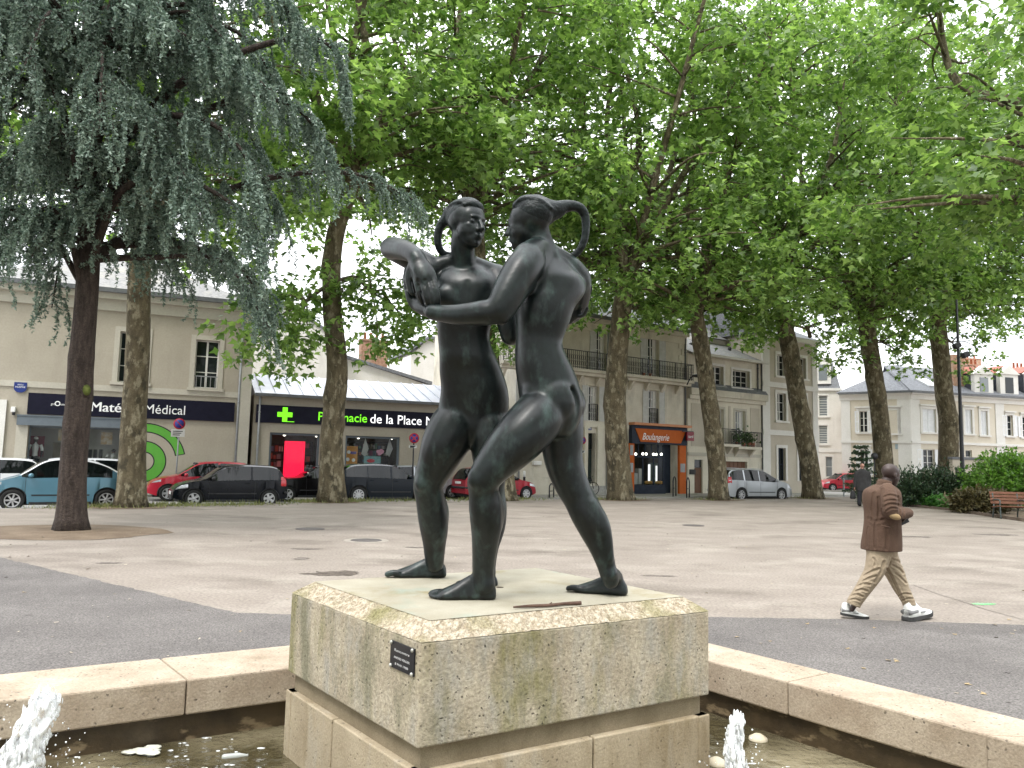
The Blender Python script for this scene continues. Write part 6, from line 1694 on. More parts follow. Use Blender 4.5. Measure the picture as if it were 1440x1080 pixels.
g = MB(); g.box(dd[0], dd[1], .12, .17, 0, dd[3] - .5); g.box(dd[0] + .1, dd[1] - .1, .10, .119, .2, 1.0); g.box(dd[0] + .1, dd[1] - .1, .10, .119, 1.15, dd[3] - .65); dr = g.build('door', M['wood_door'], D1.root)
g = MB(); g.box(dd[0], dd[1], .13, .16, dd[3] - .48, dd[3]); g.build('fanlight', M['pane'], dr)
g = MB(); g.box(gar[0], gar[1], .18, .22, 0, gar[3])
for k in range(1, 6): x = gar[0] + (gar[1] - gar[0]) * k / 6; g.box(x - .02, x + .02, .16, .179, 0, gar[3])
g.build('garage_door', M['wood_door'], D1.root)
band(D1, xl, xr, D1.z(1000, 641.5), D1.z(1000, 637), .07, M['wall_trim'])
g = MB()
for k in range(3): x = D1.x(971 + 2.1 * k, 664); g.box(x - .1, x + .1, -.09, -.002, 1.12, 1.42)
g.build('letter_box', M['ironwork'], D1.root)
pipe(D1, xr - .05, -.05, zc - .1, M['gutter']); pipe(D1, xr - .45, D1.z(1068, 556), zc - .1, M['gutter'])
g = MB(); zr = D1.z(1000, 477, 4.2); g.poly([(xl, -.4, zc), (xr + .1, -.4, zc), (xr + .1, 4.2, zr), (xl, 4.2, zr)]); g.poly([(xl, 4.2, zr), (xr + .1, 4.2, zr), (xr + .1, 9.3, zc), (xl, 9.3, zc)]); g.poly([(xr + .1, -.4, zc), (xr + .1, 9.3, zc), (xr + .1, 4.2, zr)]); g.poly([(xl, -.4, zc), (xl, 4.2, zr), (xl, 9.3, zc)])
rf = g.build('roof', M['slate_pale'], D1.root)
g = MB(); g.box(xl, xr + .1, 4.05, 4.35, zr + .001, zr + .12); g.build('ridge_tile', M['terracotta'], rf)
g = MB(); g.box(xl, xr + .12, -.55, -.402, zc - .12, zc + .03); g.build('gutter', M['trim_white'], D1.root)
for px, py in ((971.5, 488), (1026, 494)):
    x, z = D1.q(px, py, 1.6); g = MB(); g.lathe([(.12, -.2), (.12, .25), (.02, .3)], (x, 1.6, z), 8); g.build('roof_vent', M['black_metal'], rf)
# street lamp on the corner bracket
p = at(966, 534, 44.6); q = at(985, 533, 43.6)
t = thing('street_lantern', 'dark cobra head street light on a bracket between bakery and narrow house', 'street light', (p[0], p[1], p[2]))
g = MB(); g.tube([(0, 0, -.3), *(np.array([[.25, .5, .75, .9]]).T * (q - p)[None] + np.array([0, 0, .25]) * np.array([[.3, .8, 1, .9]]).T)], .035, n=8, sub=3); g.build('bracket', M['black_metal'], t)
g = MB(); g.ell((q - p) * 1.0 + np.array([0, 0, .18]), (.50, .22, .11), n=14); g.build('lamp_head', M['black_metal'], t)

# ---------------- house rising behind
K = Facade('tall_back_house', 'taller slate roofed house with a broad chimney behind the narrow house', at(1062, 520, 55)[:2], 34)
a, b = K.x(975, 480), K.x(1076, 520)
zE = K.z(1062, 486)
g = MB(); g.box(a, b, 0, 8, 0, zE); g.build('wall', M['wall_white'], K.root)
g = MB(); zt_ = K.z(1020, 452, 4); g.poly([(a, -.3, zE), (b, -.3, zE), (b - 1.8, 4, zt_), (a + 1.5, 4, zt_)]); g.poly([(a, 8.3, zE), (a, -.3, zE), (a + 1.5, 4, zt_)]); g.poly([(b, -.3, zE), (b, 8.3, zE), (b - 1.8, 4, zt_)]); g.poly([(b, 8.3, zE), (a, 8.3, zE), (a + 1.5, 4, zt_), (b - 1.8, 4, zt_)]); g.build('roof', M['slate_pale'], K.root)
x0, x1, z0, z1 = K.rect(1023, 458, 1042, 480, 1.6); g = MB(); g.box(x0, x1, 1.2, 2.6, z0 - 1, z1); g.build('chimney', M['wall_d2'], K.root)
x0, x1, z0, z1 = K.rect(993, 465, 999, 480, 1.6); g = MB(); g.box(x0, x1, 1.2, 2.0, z0 - 1, z1); g.build('chimney', M['brick'], K.root)

# ---------------- D2: the three storey corner building
D2 = Facade('three_storey_house', 'three storey sand coloured house with pale window surrounds right of the narrow house', (B.O + B.n * .02)[:2], 34)
xl, xr = D2.x(1071.8, 600) + .02, D2.x(1149.5, 600)
zc = D2.z(1110, 474)
ws = [D2.rect(1092.5, 499, 1104.5, 529), D2.rect(1092.5, 553, 1105, 592), D2.rect(1094, 630, 1104.5, 676)]
dx = D2.x(1127.5, 600) - D2.x(1098.8, 600)
ws += [(r[0] + dx, r[1] + dx, r[2], r[3]) for r in ws]
shell(D2, xl, xr, zc, [(*r, .25) for r in ws], 11, M['wall_d2'])
for k, r in enumerate(ws):
    window(D2, r, .22, 2, 3 if k % 3 < 2 else 2, pane=M['pane'], frame=M['frame_white'] if k % 3 < 2 else M['shop_navy']); surround(D2, r, .20, M['trim_white'], .05, sill=k % 3 < 2)
band(D2, xl, xr + .05, D2.z(1110, 547), D2.z(1110, 540), .10, M['trim_white']); band(D2, xl, xr + .05, D2.z(1110, 613), D2.z(1110, 606), .10, M['trim_white'])
band(D2, xl, xl + .75, -.1, zc - .01, .06, M['trim_white'], 'pilaster'); band(D2, xr - .55, xr + .02, -.1, zc - .01, .06, M['trim_white'], 'pilaster')
band(D2, xl, xr + .2, zc - .3, zc - .003, .3, M['trim_white'], 'cornice')
hip_roof(D2, xl, xr, zc + .01, 11, 3.2, .3, False, True, M['slate'])
g = MB(); x, z = D2.q(1150.5, 597); g.box(xr + .03, xr + .25, .2, 1.4, z - .8, z + .4); g.build('shop_bracket', M['black_metal'], D2.root)

# ---------------- W: white block across the side street
W = Facade('white_block', 'narrow white block with shuttered windows and a blue mansard roof beyond the side street', at(1166, 690, 64)[:2], -20)
xl, xr = W.x(1118, 620), W.x(1183.5, 620)
zE = W.z(1166, 546)
wr = [W.rect(1151.5, 556, 1164, 585), W.rect(1151.5, 598, 1164, 624), W.rect(1161, 642, 1171, 671)]
shell(W, xl, xr, zE, [(*r, .2) for r in wr], 9, M['wall_white'])
for k, r in enumerate(wr):
    if k < 2: window(W, r, .16, 1, 8, pane=M['pane_light'], frame=M['frame_white'])
    else: window(W, r, .16, 1, 2, pane=M['pane_light'])
    surround(W, r, .12, M['trim_white'], .03)
band(W, xl, xr, W.z(1166, 636), W.z(1166, 631), .06, M['trim_white']); band(W, xl, xr + .1, zE - .2, zE - .002, .18, M['trim_white'], 'cornice')
zM = W.z(1166, 500)
g = MB(); q = [(xl, -.1, zE), (xr, -.1, zE), (xr - .6, 1.4, zM), (xl, 1.4, zM)]; g.poly(q); g.poly([(xr, -.1, zE), (xr, 9, zE), (xr - .6, 8, zM), (xr - .6, 1.4, zM)]); g.poly([(xl, 1.4, zM), (xr - .6, 1.4, zM), (xr - .6, 8, zM), (xl, 8, zM)]); g.build('mansard_roof', M['slate'], W.root)
x0, x1, z0, z1 = W.rect(1151, 513, 1163, 535); g = MB(); g.box(x0 - .3, x1 + .3, -.12, 1.5, z0 - .3, z1 + .5); dm = g.build('dormer', M['trim_white'], W.root)
g = MB(); g.box(x0, x1, -.15, -.122, z0, z1); g.build('pane', M['pane_light'], dm)

# ---------------- C: the cream corner building
def corner_house():
    d0 = 59.0
    p0 = at(1283, 690, d0); ang1, ang2 = -36, 16.5
    Fa = Facade('cream_corner_house', 'long cream corner house with dark slate roof, dormers and white shutters on the right', p0[:2], ang1)
    Fb = Facade(None, '', p0[:2], ang2); Fb.root = Fa.root
    rot = R(ang2 - ang1); ca, sa = math.cos(rot), math.sin(rot)
    def toA(o):      # parts made in the right wing's own axes are turned into the house's axes
        o.rotation_euler = (0, 0, rot); return o
    zE = Fa.z(1262, 551.5)
    La = Fa.x(1184, 640); Lb = Fb.x(1470, 640)
    # left wing
    mk = lambda F, *q: F.rect(*q)
    wa = [mk(Fa, 1208.5, 578, 1220, 608), mk(Fa, 1210, 632, 1221, 668)]
    blind = [mk(Fa, 1248.5, 577, 1262.5, 609.5)]
    g = MB(); wall_with_holes(g, La, 0, -.13, zE, [(*r, .2) for r in wa]); g.poly([(La, 0, -.13), (La, 9, -.13), (La, 9, zE), (La, 0, zE)][::-1])
    g.build('wall', M['wall_cream'], Fa.root)
    wb = [mk(Fb, 1297, 575, 1316, 608), mk(Fb, 1357, 576, 1367, 610), mk(Fb, 1379, 578, 1388.5, 612), mk(Fb, 1416, 584, 1424, 613), mk(Fb, 1437.5, 586, 1445, 615), mk(Fb, 1298, 632, 1314, 660), mk(Fb, 1358, 633, 1367, 652), mk(Fb, 1417, 636, 1425, 662)]
    g = MB(); wall_with_holes(g, 0, Lb, -.13, zE, [(*r, .2) for r in wb]); g.poly([(Lb, 0, -.13), (Lb, 9, -.13), (Lb, 9, zE), (Lb, 0, zE)])
    toA(g.build('wall', M['wall_cream'], Fa.root))
    n0 = len(Fa.root.children)
    before = set(Fa.root.children)
    for r in wa:
        window(Fa, r, .16, 2, 3); surround(Fa, r, .22, M['trim_white'], .05, head=.12)
        w = (r[1] - r[0]) * .55; shutter(Fa, (r[0] - w, r[0] - .02, r[2], r[3]), M['shutter_white'], slats=False); shutter(Fa, (r[1] + .02, r[1] + w, r[2], r[3]), M['shutter_white'], slats=False)
    for r in blind: g = MB(); g.box(r[0], r[1], -.03, -.002, r[2], r[3]); g.build('blind_panel', M['wall_cream'], Fa.root); surround(Fa, r, .22, M['trim_white'], .05, head=.12)
    zs0, zs1 = Fa.z(1240, 623), Fa.z(1240, 619.5)
    band(Fa, La - .05, .02, zs0, zs1, .14, M['trim_white']); band(Fa, La - .1, .1, zE - .55, zE - .003, .10, M['trim_white'], 'frieze'); band(Fa, La - .1, .15, zE - .18, zE - .005, .35, M['trim_white'], 'cornice')
    band(Fa, La, La + .7, -.1, zE - .56, .05, M['trim_white'], 'pilaster'); band(Fa, -.9, .06, -.1, zE - .56, .05, M['trim_white'], 'pilaster')
    g = MB(); g.box(La - .1, .2, -.48, -.352, zE - .08, zE + .09); g.build('gutter', M['gutter'], Fa.root)
    x, z = Fa.q(1269, 628); g = MB(); g.box(x - .5, x + .5, -.04, -.002, z - .2, z + .2); g.build('name_plate', noise_mat('street_plate', (.3, .38, .42), (.36, .43, .47)), Fa.root)
    mid = set(Fa.root.children)
    for k, r in enumerate(wb):
        if k in (3, 4, 5, 7):
            window(Fb, r, .16, 2 if k == 5 else 1, 3, pane=M['pane']); w = (r[1] - r[0]) * (.5 if k == 5 else .8)
            shutter(Fb, (r[0] - w, r[0] - .02, r[2], r[3]), M['shutter_white'], slats=False); shutter(Fb, (r[1] + .02, r[1] + w, r[2], r[3]), M['shutter_white'], slats=False)
        elif k == 6: window(Fb, r, .16, 1, 2)
        else:
            m_ = (r[0] + r[1]) / 2; shutter(Fb, (r[0], m_ - .01, r[2], r[3]), M['shutter_white'], y=.08); shutter(Fb, (m_ + .01, r[1], r[2], r[3]), M['shutter_white'], y=.08)
            g = MB(); g.box(r[0], r[1], .13, .2, r[2], r[3]); g.build('pane', M['pane'], Fb.root)
        if k < 5: surround(Fb, r, .20, M['trim_white'], .05, head=.12)
    band(Fb, -.02, Lb, zs0, zs1, .14, M['trim_white']); band(Fb, -.1, Lb, zE - .55, zE - .003, .10, M['trim_white'], 'frieze'); band(Fb, -.1, Lb, zE - .18, zE - .005, .35, M['trim_white'], 'cornice')
    band(Fb, -.06, .9, -.1, zE - .56, .05, M['trim_white'], 'pilaster'); x = Fb.x(1400, 600); band(Fb, x, x + .9, -.1, zE - .56, .05, M['trim_white'], 'pilaster')
    g = MB(); g.box(-.2, Lb, -.48, -.352, zE - .08, zE + .09); g.build('gutter', M['gutter'], Fb.root)
    pipe(Fb, Fb.x(1341, 620), -.05, zE - .6, M['trim_white'])
    # dormers, chimneys and roof of the right wing
    for px, k in ((1381, 0), (1416.5, 1), (1455, 2)):
        xc, zb_ = Fb.q(px, 549, .2); _, zt_ = Fb.q(px, 527, .2); w = .95
        g = MB(); g.box(xc - w, xc + w, .0, .35, zE + .1, zt_ ); g.prism([(xc - w - .15, -.1, zt_ + .002), (xc + w + .15, -.1, zt_ + .002), (xc, -.1, zt_ + .75)], (0, .5, 0)); dm = g.build('dormer', M['trim_white'], Fb.root)
        g = MB(); g.box(xc - .42, xc + .42, -.03, -.002, zE + .35, zt_ - .25); g.build('pane', M['pane_light'] if k != 1 else M['pane'], dm)
        g = MB(); g.box(xc - w - .01, xc + w + .01, .36, 3.2, zE + .3, zt_ + .1); g.build('dormer_cheek', M['slate_dark'], dm)
        g = MB(); g.prism([(xc - w - .2, .42, zt_ + .105), (xc + w + .2, .42, zt_ + .105), (xc, .42, zt_ + .78)], (0, 3.0, 0)); g.build('dormer_roof', M['copper'], dm)
    rise = 2.7
    g = MB(); g.poly([(-.3, -.45, zE + .05), (Lb, -.45, zE + .05), (Lb, 4.5, zE + rise), (1.8, 4.5, zE + rise)]); g.poly([(1.8, 4.5, zE + rise), (Lb, 4.5, zE + rise), (Lb, 9, zE + .3), (5, 9, zE + .3)]); g.build('roof', M['slate'], Fb.root)
    x0, x1, z0, z1 = Fb.rect(1334, 500, 1349, 546, 1.5); g = MB(); g.box(x0, x1, 1.0, 2.4, zE, z1); g.build('chimney', M['brick'], Fb.root)
    for k, (px, py) in enumerate(((1366, 515), (1431, 520))):
        x, z = Fb.q(px, py, 5); chimney(Fb.root, x, 5, z - 1.6, z, 1.5, .7, 3)
    after = set(Fa.root.children) - mid
    for o in after: toA(o)
    g = MB(); q = (ca * 1.8 - sa * 4.5, sa * 1.8 + ca * 4.5)
    g.poly([(La - .3, -.45, zE + .05), (-.1, -.45, zE + .05), (q[0] - .1, q[1], zE + rise), (La + 3.8, 4.5, zE + rise)]); g.poly([(La - .3, 9, zE + .05), (La - .3, -.45, zE + .05), (La + 3.8, 4.5, zE + rise)]); g.poly([(-.1, -.45, zE + .052), (.2, -.35, zE + .052), (q[0], q[1], zE + rise + .002)])
    rf = g.build('roof', M['slate'], Fa.root)
    x, z = Fa.q(1301, 538, 2.6)
    # skylight
    x, z = Fb.q(1301.5, 536, 1.4); g = MB(); sl = (rise - .05) / 4.95; M_ = np.array([[1, 0, 0], [0, 1 / math.hypot(1, sl), -sl / math.hypot(1, sl)], [0, sl / math.hypot(1, sl), 1 / math.hypot(1, sl)]])
    g.obox((x, 1.2, zE + .05 + (1.2 + .45) * sl + .06), (1.1, 1.5, .1), M_); toA(g.build('skylight', M['letter_white'], Fa.root))
    return Fa
corner_house()
# garden wall in front of it, seen between lamp post and bush
Wl = Facade('garden_wall', 'low grey coped garden wall behind the shrubs beside the lamp post', at(1350, 690, 48)[:2], 10, 'wall')
x0, x1 = Wl.x(1340, 660), Wl.x(1600, 660); z1 = Wl.z(1360, 646.5)
g = MB(); g.box(x0, x1, 0, .3, -.1, z1); g.build('wall', M['wall_d2'], Wl.root); g = MB(); g.box(x0 - .05, x1, -.06, .36, z1 + .001, z1 + .16); g.build('coping', M['gutter'], Wl.root)
# far roofs right
Z = Facade('far_slate_house', 'distant house with grey slate gable and red chimney at the right edge', at(1410, 600, 95)[:2], 10)
x0, x1 = Z.x(1362, 540), Z.x(1480, 540); zE, zR = Z.z(1400, 548), Z.z(1410, 513)
g = MB(); g.box(x0, x1, 0, 9, 0, zE); g.build('wall', M['wall_white'], Z.root); g = MB(); g.prism([(x0, -.3, zE), (x0, 9.3, zE), (x0, 4.5, zR)], (x1 - x0, 0, 0)); g.build('roof', M['slate_pale'], Z.root); chimney(Z.root, Z.x(1405, 520), 4.5, zR - 1, zR + 1.2, 2.2, .9, 2)
# far pavement in front of the shops
g = MB()
ptsF = [(A.O + A.u * t - A.n * 1.6)[:2] for t in (-30, 0, 15.0)] + [(B.O + B.u * t - B.n * 3.2)[:2] for t in (-6, 12)] + [(B.O + B.u * 16 - B.n * 2.6)[:2]]
ptsB = [(B.O + B.u * 16 + B.n * 3)[:2], (A.O + A.n * 7 + A.u * 10)[:2], (A.O + A.n * 6 - A.u * 30)[:2]]
g.prism([(*p, -.118) for p in ptsF + ptsB], (0, 0, .095)); struct('far_pavement', g, M['pave'])
g = MB(); c0 = at(1283, 690, 59); g.prism([(c0[0] - 14, c0[1] + 6, -.118), (c0[0] - .3, c0[1] - 3.0, -.118), (c0[0] + 40, c0[1] + 9, -.118), (c0[0] + 40, c0[1] + 20, -.118), (c0[0], c0[1] + 14, -.118)], (0, 0, .1)); struct('side_pavement', g, M['pave'])

# ------------------------------------------------------------------ cars
def paint(name, c, metal=0.25, rough=0.28):
    dk = max(c) < .03
    return noise_mat(name, c, tuple(v * 1.06 for v in c), scale=2, rough=rough, metal=metal, spec=.16 if dk else .4, coat=.10 if dk else .4)
M['car_glass'] = glass_mat('car_glass', (0.004, 0.006, 0.006), 0.10, .02, .42)
M['tyre'] = noise_mat('tyre_rubber', (0.012, 0.012, 0.012), (0.02, 0.02, 0.02), rough=.85)
M['alloy'] = noise_mat('alloy_rim', (0.42, 0.42, 0.43), (0.52, 0.52, 0.53), rough=.35, metal=.6)
M['car_black'] = noise_mat('black_trim', (0.012, 0.012, 0.013), (0.02, 0.02, 0.022), rough=.6)
M['car_in'] = noise_mat('car_interior', (0.03, 0.03, 0.032), (0.05, 0.05, 0.052), rough=.9)
M['lamp_clear'] = noise_mat('headlamp_glass', (0.55, 0.57, 0.60), (0.70, 0.72, 0.75), scale=9, rough=.12, metal=.3)
M['lamp_red'] = noise_mat('tail_lamp_red', (0.42, 0.012, 0.018), (0.55, 0.02, 0.03), rough=.2, coat=.6)
M['plate_w'] = noise_mat('licence_plate', (0.62, 0.62, 0.60), (0.7, 0.7, 0.68), rough=.5)
def interp(x, pts):
    xs = [p[0] for p in pts]; ys = [p[1] for p in pts]; return float(np.interp(x, xs, ys))
def sinterp(pts):
    """smooth version of a profile given as (x, z) points"""
    P = smooth_path(np.array([[p[0], p[1], 0] for p in pts], float), 8); return [(a, b) for a, b, _ in P]
def car(name, label, loc, rz, body, L, W, top, belt, wheels, wr, paintm, roofm=None, glass=((.0, .0),), pillars=(), spokes=5, group=None, rough_low=.22, mirror=.62, plates=(True, True), tumble=.80, handles=(), soft=None, rail=False, lights=None, dark_sill=True):
    """top: roof outline (x, z) from the tail to the nose (x forward, origin mid-car); belt: shoulder line; wheels: (rear x, front x)"""
    t = thing(name, label, 'car', loc, rz, group or 'cars parked along the street')
    xs = sorted(set(np.round(np.concatenate([np.linspace(-L / 2, L / 2, 110)] + [np.array([p - .001, p + .001]) for p in pillars]), 4)))
    tp_ = sinterp(top); bl = sinterp(belt)
    hw = W / 2; st = []
    for x in xs:
        e = min(1, (L / 2 - abs(x)) / .75); w = hw * (1 - .20 * (1 - e) ** 2.2) * (1 - .02 * abs(x) / (L / 2))
        zt = interp(x, tp_); zb = min(interp(x, bl), zt - .012)
        und = .20 + .10 * max(0, 1 - (L / 2 - abs(x)) / .35)
        sill = und
        arch = 0
        for wx in wheels:
            d = abs(x - wx); ra = wr + .055
            if d < ra: arch = max(arch, wr + math.sqrt(ra * ra - d * d) * 1.0 - .0)
        lo = max(sill, arch); cab = zt - zb
        wt = w * (1 - (1 - tumble) * min(1, cab / .5)) - (.03 if cab < .08 else 0)
        mid = max(lo + .012, min(.60, zb - .10)); mid = min(mid, zb - .006)
        k = min(1, cab / .25)
        st.append(np.array([(0, lo if arch else und), (w * .72, lo if arch else und), (w - .03, lo), (w - .006, lo + .008), (w, mid), (w * .985, zb - .003), (w * .965, zb + .004), (wt + .015, zt - .045 * k - .006), (wt - .05 * k - .03, zt - .012 * k - .002), (wt * .55, zt + .010), (0, zt + .016)]))
    nS = len(st[0])
    V = []; 
    for x, s in zip(xs, st):
        for y, z in s: V.append((x, y, z))
        for y, z in s[::-1][1:-1]: V.append((x, -y, z))
    m = 2 * nS - 2
    body_f, glass_f, roof_f, gscreen = [], [], [], []
    for i in range(len(xs) - 1):
        xm = (xs[i] + xs[i + 1]) / 2
        slope = (interp(xs[i + 1], tp_) - interp(xs[i], tp_)) / (xs[i + 1] - xs[i]); cab = interp(xm, tp_) - interp(xm, bl)
        for j in range(m):
            q = [i * m + j, i * m + (j + 1) % m, (i + 1) * m + (j + 1) % m, (i + 1) * m + j][::-1]
            side = j in (6, m - 7)
            topf = 7 <= j < m - 7
            inwin = glass[0][0] < xm < glass[0][1] and not any(p - .035 < xm < p + .035 for p in pillars)
            if side and inwin and cab > .09: glass_f.append(q)
            elif topf and cab > .05 and abs(slope) > .33 and glass[1][0] < xm < glass[1][1]: (gscreen if 8 <= j < m - 8 else roof_f).append(q)
            elif topf and cab > .2: roof_f.append(q)
            else: body_f.append(q)
    body_f.append(list(range(m))); body_f.append([(len(xs) - 1) * m + j for j in range(m)][::-1])
    V = np.array(V)
    def part(nm, faces, mat, parent=t, smooth=True, off=0):
        if not faces: return None
        idx = sorted({i for f in faces for i in f}); mp = {i: k for k, i in enumerate(idx)}
        g = MB(); g.add(V[idx], [[mp[i] for i in f] for f in faces], 0, smooth); o = g.build(nm, mat, parent)
        e = o.modifiers.new('split', 'EDGE_SPLIT'); e.split_angle = R(38)
        return o
    bo = part('body', body_f, paintm)
    part('roof_panel', roof_f, roofm or paintm); 
    edges = [-9] + sorted(pillars) + [9]
    for sy in (-1, 1):
        for a, b in zip(edges[:-1], edges[1:]): part('side_window', [f for f in glass_f if V[f[0]][1] * sy > 0 and a < V[f[0]][0] < b], M['car_glass'])
    part('windscreen', [f for f in gscreen if V[f[0]][0] > 0], M['car_glass']); part('rear_window', [f for f in gscreen if V[f[0]][0] <= 0], M['car_glass'])
    # cabin and underbody so nothing is hollow
    g = MB(); zf = interp(0, bl); g.box(glass[1][0] + .25, glass[1][1] - .35, -hw * .80, hw * .80, .26, zf - .06)
    for x in (-.05 * L, .08 * L):
        for y in (-.36, .36): g.obox((x, y, zf + .10), (.16, .42, .62), bev=.04); g.obox((x - .01, y, zf + .44), (.10, .24, .16), bev=.03)
    g.build('cabin', M['car_in'], t)
    g = MB(); g.box(-L / 2 + .15, L / 2 - .2, -hw * .70, hw * .70, .16, .30); g.build('underbody', M['car_black'], t)
    # wheels
    for wx in wheels:
        for sy in (-1, 1):
            yo = sy * (hw - .10)
            RY = np.array([[1, 0, 0], [0, 0, -sy], [0, sy, 0]], float).T; RY = np.array([[1, 0, 0], [0, 0, sy], [0, -sy, 0]], float)
            w_ = bpy.data.objects.new('wheel', None); COL.objects.link(w_); w_.parent = t; w_.location = (wx, yo, wr); w_.empty_display_size = .1
            g = MB(); g.lathe([(wr * .64, -.09), (wr * .93, -.10), (wr, -.07), (wr, .07), (wr * .93, .10), (wr * .66, .09), (wr * .62, .0)], n=28, M=RY, cap=False); g.build('tyre', M['tyre'], w_)
            g = MB(); g.lathe([(.001, .055), (wr * .14, .06), (wr * .16, .045)], n=14, M=RY); g.lathe([(wr * .56, .07), (wr * .66, .088), (wr * .67, .06), (wr * .60, .02)], n=28, M=RY, cap=False)
            for k in range(spokes):
                a = 2 * math.pi * k / spokes; d = np.array([math.cos(a), math.sin(a), 0]); n_ = np.array([-math.sin(a), math.cos(a), 0])
                ws = wr * (.12 if spokes < 7 else .065)
                q = [d * wr * .10 - n_ * ws, d * wr * .60 - n_ * ws * 1.25, d * wr * .60 + n_ * ws * 1.25, d * wr * .10 + n_ * ws]
                g.prism([(np.array([p[0], p[1], .058])) @ RY.T for p in q], np.array([0, 0, -.03]) @ RY.T)
            g.build('rim', M['alloy'], w_)
            g = MB(); g.lathe([(.001, .0), (wr * .63, .0), (wr * .63, -.05), (.001, -.05)][::-1], n=20, M=RY); g.build('brake_disc', M['car_black'], w_)
            g = MB(); ra = wr + .052; th = np.linspace(-.15, np.pi + .15, 16)
            for r0, r1 in ((ra + .004, ra),):
                pass
            g.tube([(wx + (ra - .006) * math.cos(a), sy * (hw * (1 - .02) - .045), wr + (ra - .006) * math.sin(a)) for a in th], .030, n=6); g.build('wheel_arch_liner', M['car_black'], t)
            g = MB(); g.box(wx - ra * .9, wx + ra * .9, min(sy * hw * .70, sy * hw * .55), max(sy * hw * .70, sy * hw * .55), .2, wr + ra * .75); g.build('wheel_well', M['car_black'], t)
    # lamps, plates, mirrors, handles
    lt = lights or {}
    hz, hx = lt.get('head', (.66, L / 2 - .30)); tz, tx = lt.get('tail', (.85, -L / 2 + .14)); hs = lt.get('hs', (.34, .13, .09)); ts = lt.get('ts', (.10, .09, .20))
    xa = np.array(xs)
    def yat(x, z):
        s = st[int(np.argmin(np.abs(xa - x)))][2:8]; o = np.argsort(s[:, 1]); return float(np.interp(z, s[o, 1], s[o, 0]))
    def patch(nm, x0, x1, z0, z1, mat, push=.006, zs0=0.0, zs1=0.0):
        """a lens that follows the skin of the body round its corner"""
        for sy in (-1, 1):
            g = MB(); nu, nv = 12, 6; Q = []
            for i in range(nu + 1):
                for j in range(nv + 1):
                    u, v = i / nu, j / nv; a = x0 + (x1 - x0) * u; b = (z0 + zs0 * u) * (1 - v) + (z1 + zs1 * u) * v
                    b = min(b, interp(a, tp_) - .03); edge = 1 if 0 < i < nu and 0 < j < nv else 0
                    Q.append((a, sy * (yat(a, b) + (push if edge else -.01)), b))
            F_ = [[i * (nv + 1) + j, (i + 1) * (nv + 1) + j, (i + 1) * (nv + 1) + j + 1, i * (nv + 1) + j + 1] for i in range(nu) for j in range(nv)]
            if sy > 0: F_ = [q[::-1] for q in F_]
            g.add(Q, F_, 0, True); g.build(nm, mat, t)
    patch('headlight', L / 2 - .035, L / 2 - hs[0] - .12, hz - hs[2] * .9, hz + hs[2] * .75, M['lamp_clear'], .010, .06, .07)
    patch('tail_light', -L / 2 + .03, -L / 2 + ts[0] * 2.3 + .05, tz - ts[2], tz + ts[2], M['lamp_red'], .008)
    for sy in (-1, 1):
        zm = interp(mirror, bl) + .07; wm = interp(mirror, [(x, s[4][0]) for x, s in zip(xs, st)])
        g = MB(); g.ell((mirror, sy * (wm + .09), zm), (.075, .105, .075), None, 12); g.tube([(mirror + .02, sy * (wm - .06), zm - .06), (mirror, sy * (wm + .06), zm - .02)], .022, n=6); g.build('wing_mirror', lt.get('mir', paintm), t)
        for hx_ in handles:
            wh = interp(hx_, [(x, s[4][0]) for x, s in zip(xs, st)]); zh = interp(hx_, bl) - .10
            g = MB(); g.obox((hx_, sy * (wh - .002), zh), (.17, .03, .03), bev=.008); g.build('door_handle', paintm, t)
        if dark_sill:
            g = MB(); wS = hw + .004; a, b = wheels[0] + wr + .10, wheels[1] - wr - .10; g.box(a, b, min(sy * wS, sy * (wS - .05)), max(sy * wS, sy * (wS - .05)), .19, .26); g.build('sill_trim', M['car_black'], t)
            zr_ = min(.60, interp(0, bl) - .14); g = MB(); g.box(a + .05, b - .05, min(sy * wS, sy * (wS - .02)), max(sy * wS, sy * (wS - .02)), zr_ - .16, zr_ - .12); g.build('rub_strip', M['car_black'], t)
        # shut lines of the doors
        for p in lt.get('doors', ()):
            g = MB(); pts = []
            for zz in np.linspace(.28, interp(p, bl) - .01, 8):
                s = st[int(np.argmin(np.abs(np.array(xs) - p)))]; yw = np.interp(zz, [s[3][1], s[4][1], s[5][1]], [s[3][0], s[4][0], s[5][0]]); pts.append((p, sy * (yw + .0005), zz))
            g.tube(pts, .006, n=5); g.build('door_gap', M['car_black'], t)
    g = MB(); g.box(L / 2 - .03, L / 2 + .012, -.42, .42, .26, .40); g.build('grille', M['car_black'], t)
    g = MB(); g.box(L / 2 + .013, L / 2 + .024, -.26, .26, .41, .52); g.build('licence_plate', M['plate_w'], t)
    pz = lt.get('plate', .62); g = MB(); g.box(-L / 2 - .024, -L / 2 - .010, -.26, .26, pz, pz + .11); g.build('licence_plate', M['plate_w'], t)
    g = MB(); bz = lt.get('bump', .48); g.tube([(-L / 2 + .12, -hw * .93, bz), (-L / 2 - .005, -hw * .6, bz), (-L / 2 - .015, 0, bz), (-L / 2 - .005, hw * .6, bz), (-L / 2 + .12, hw * .93, bz)], .05, n=8, sub=4); g.build('bumper_trim', lt.get('bmat', M['car_black']), t)
    if rail:
        for sy in (-1, 1):
            g = MB(); xr_ = np.linspace(glass[0][0] + .25, glass[0][1] - .75, 8); g.tube([(x, sy * hw * .70, interp(x, tp_) + .035) for x in xr_], .016, n=6); g.build('roof_rail', M['alloy'], t)
    return t
P_TEAL = paint('teal_blue_paint', (0.085, 0.20, 0.27), .35); P_NAVY = paint('dark_navy_paint', (0.0035, 0.005, 0.008), .0, .2); P_BLACK = paint('black_paint', (0.003, 0.003, 0.004), .0, .2)
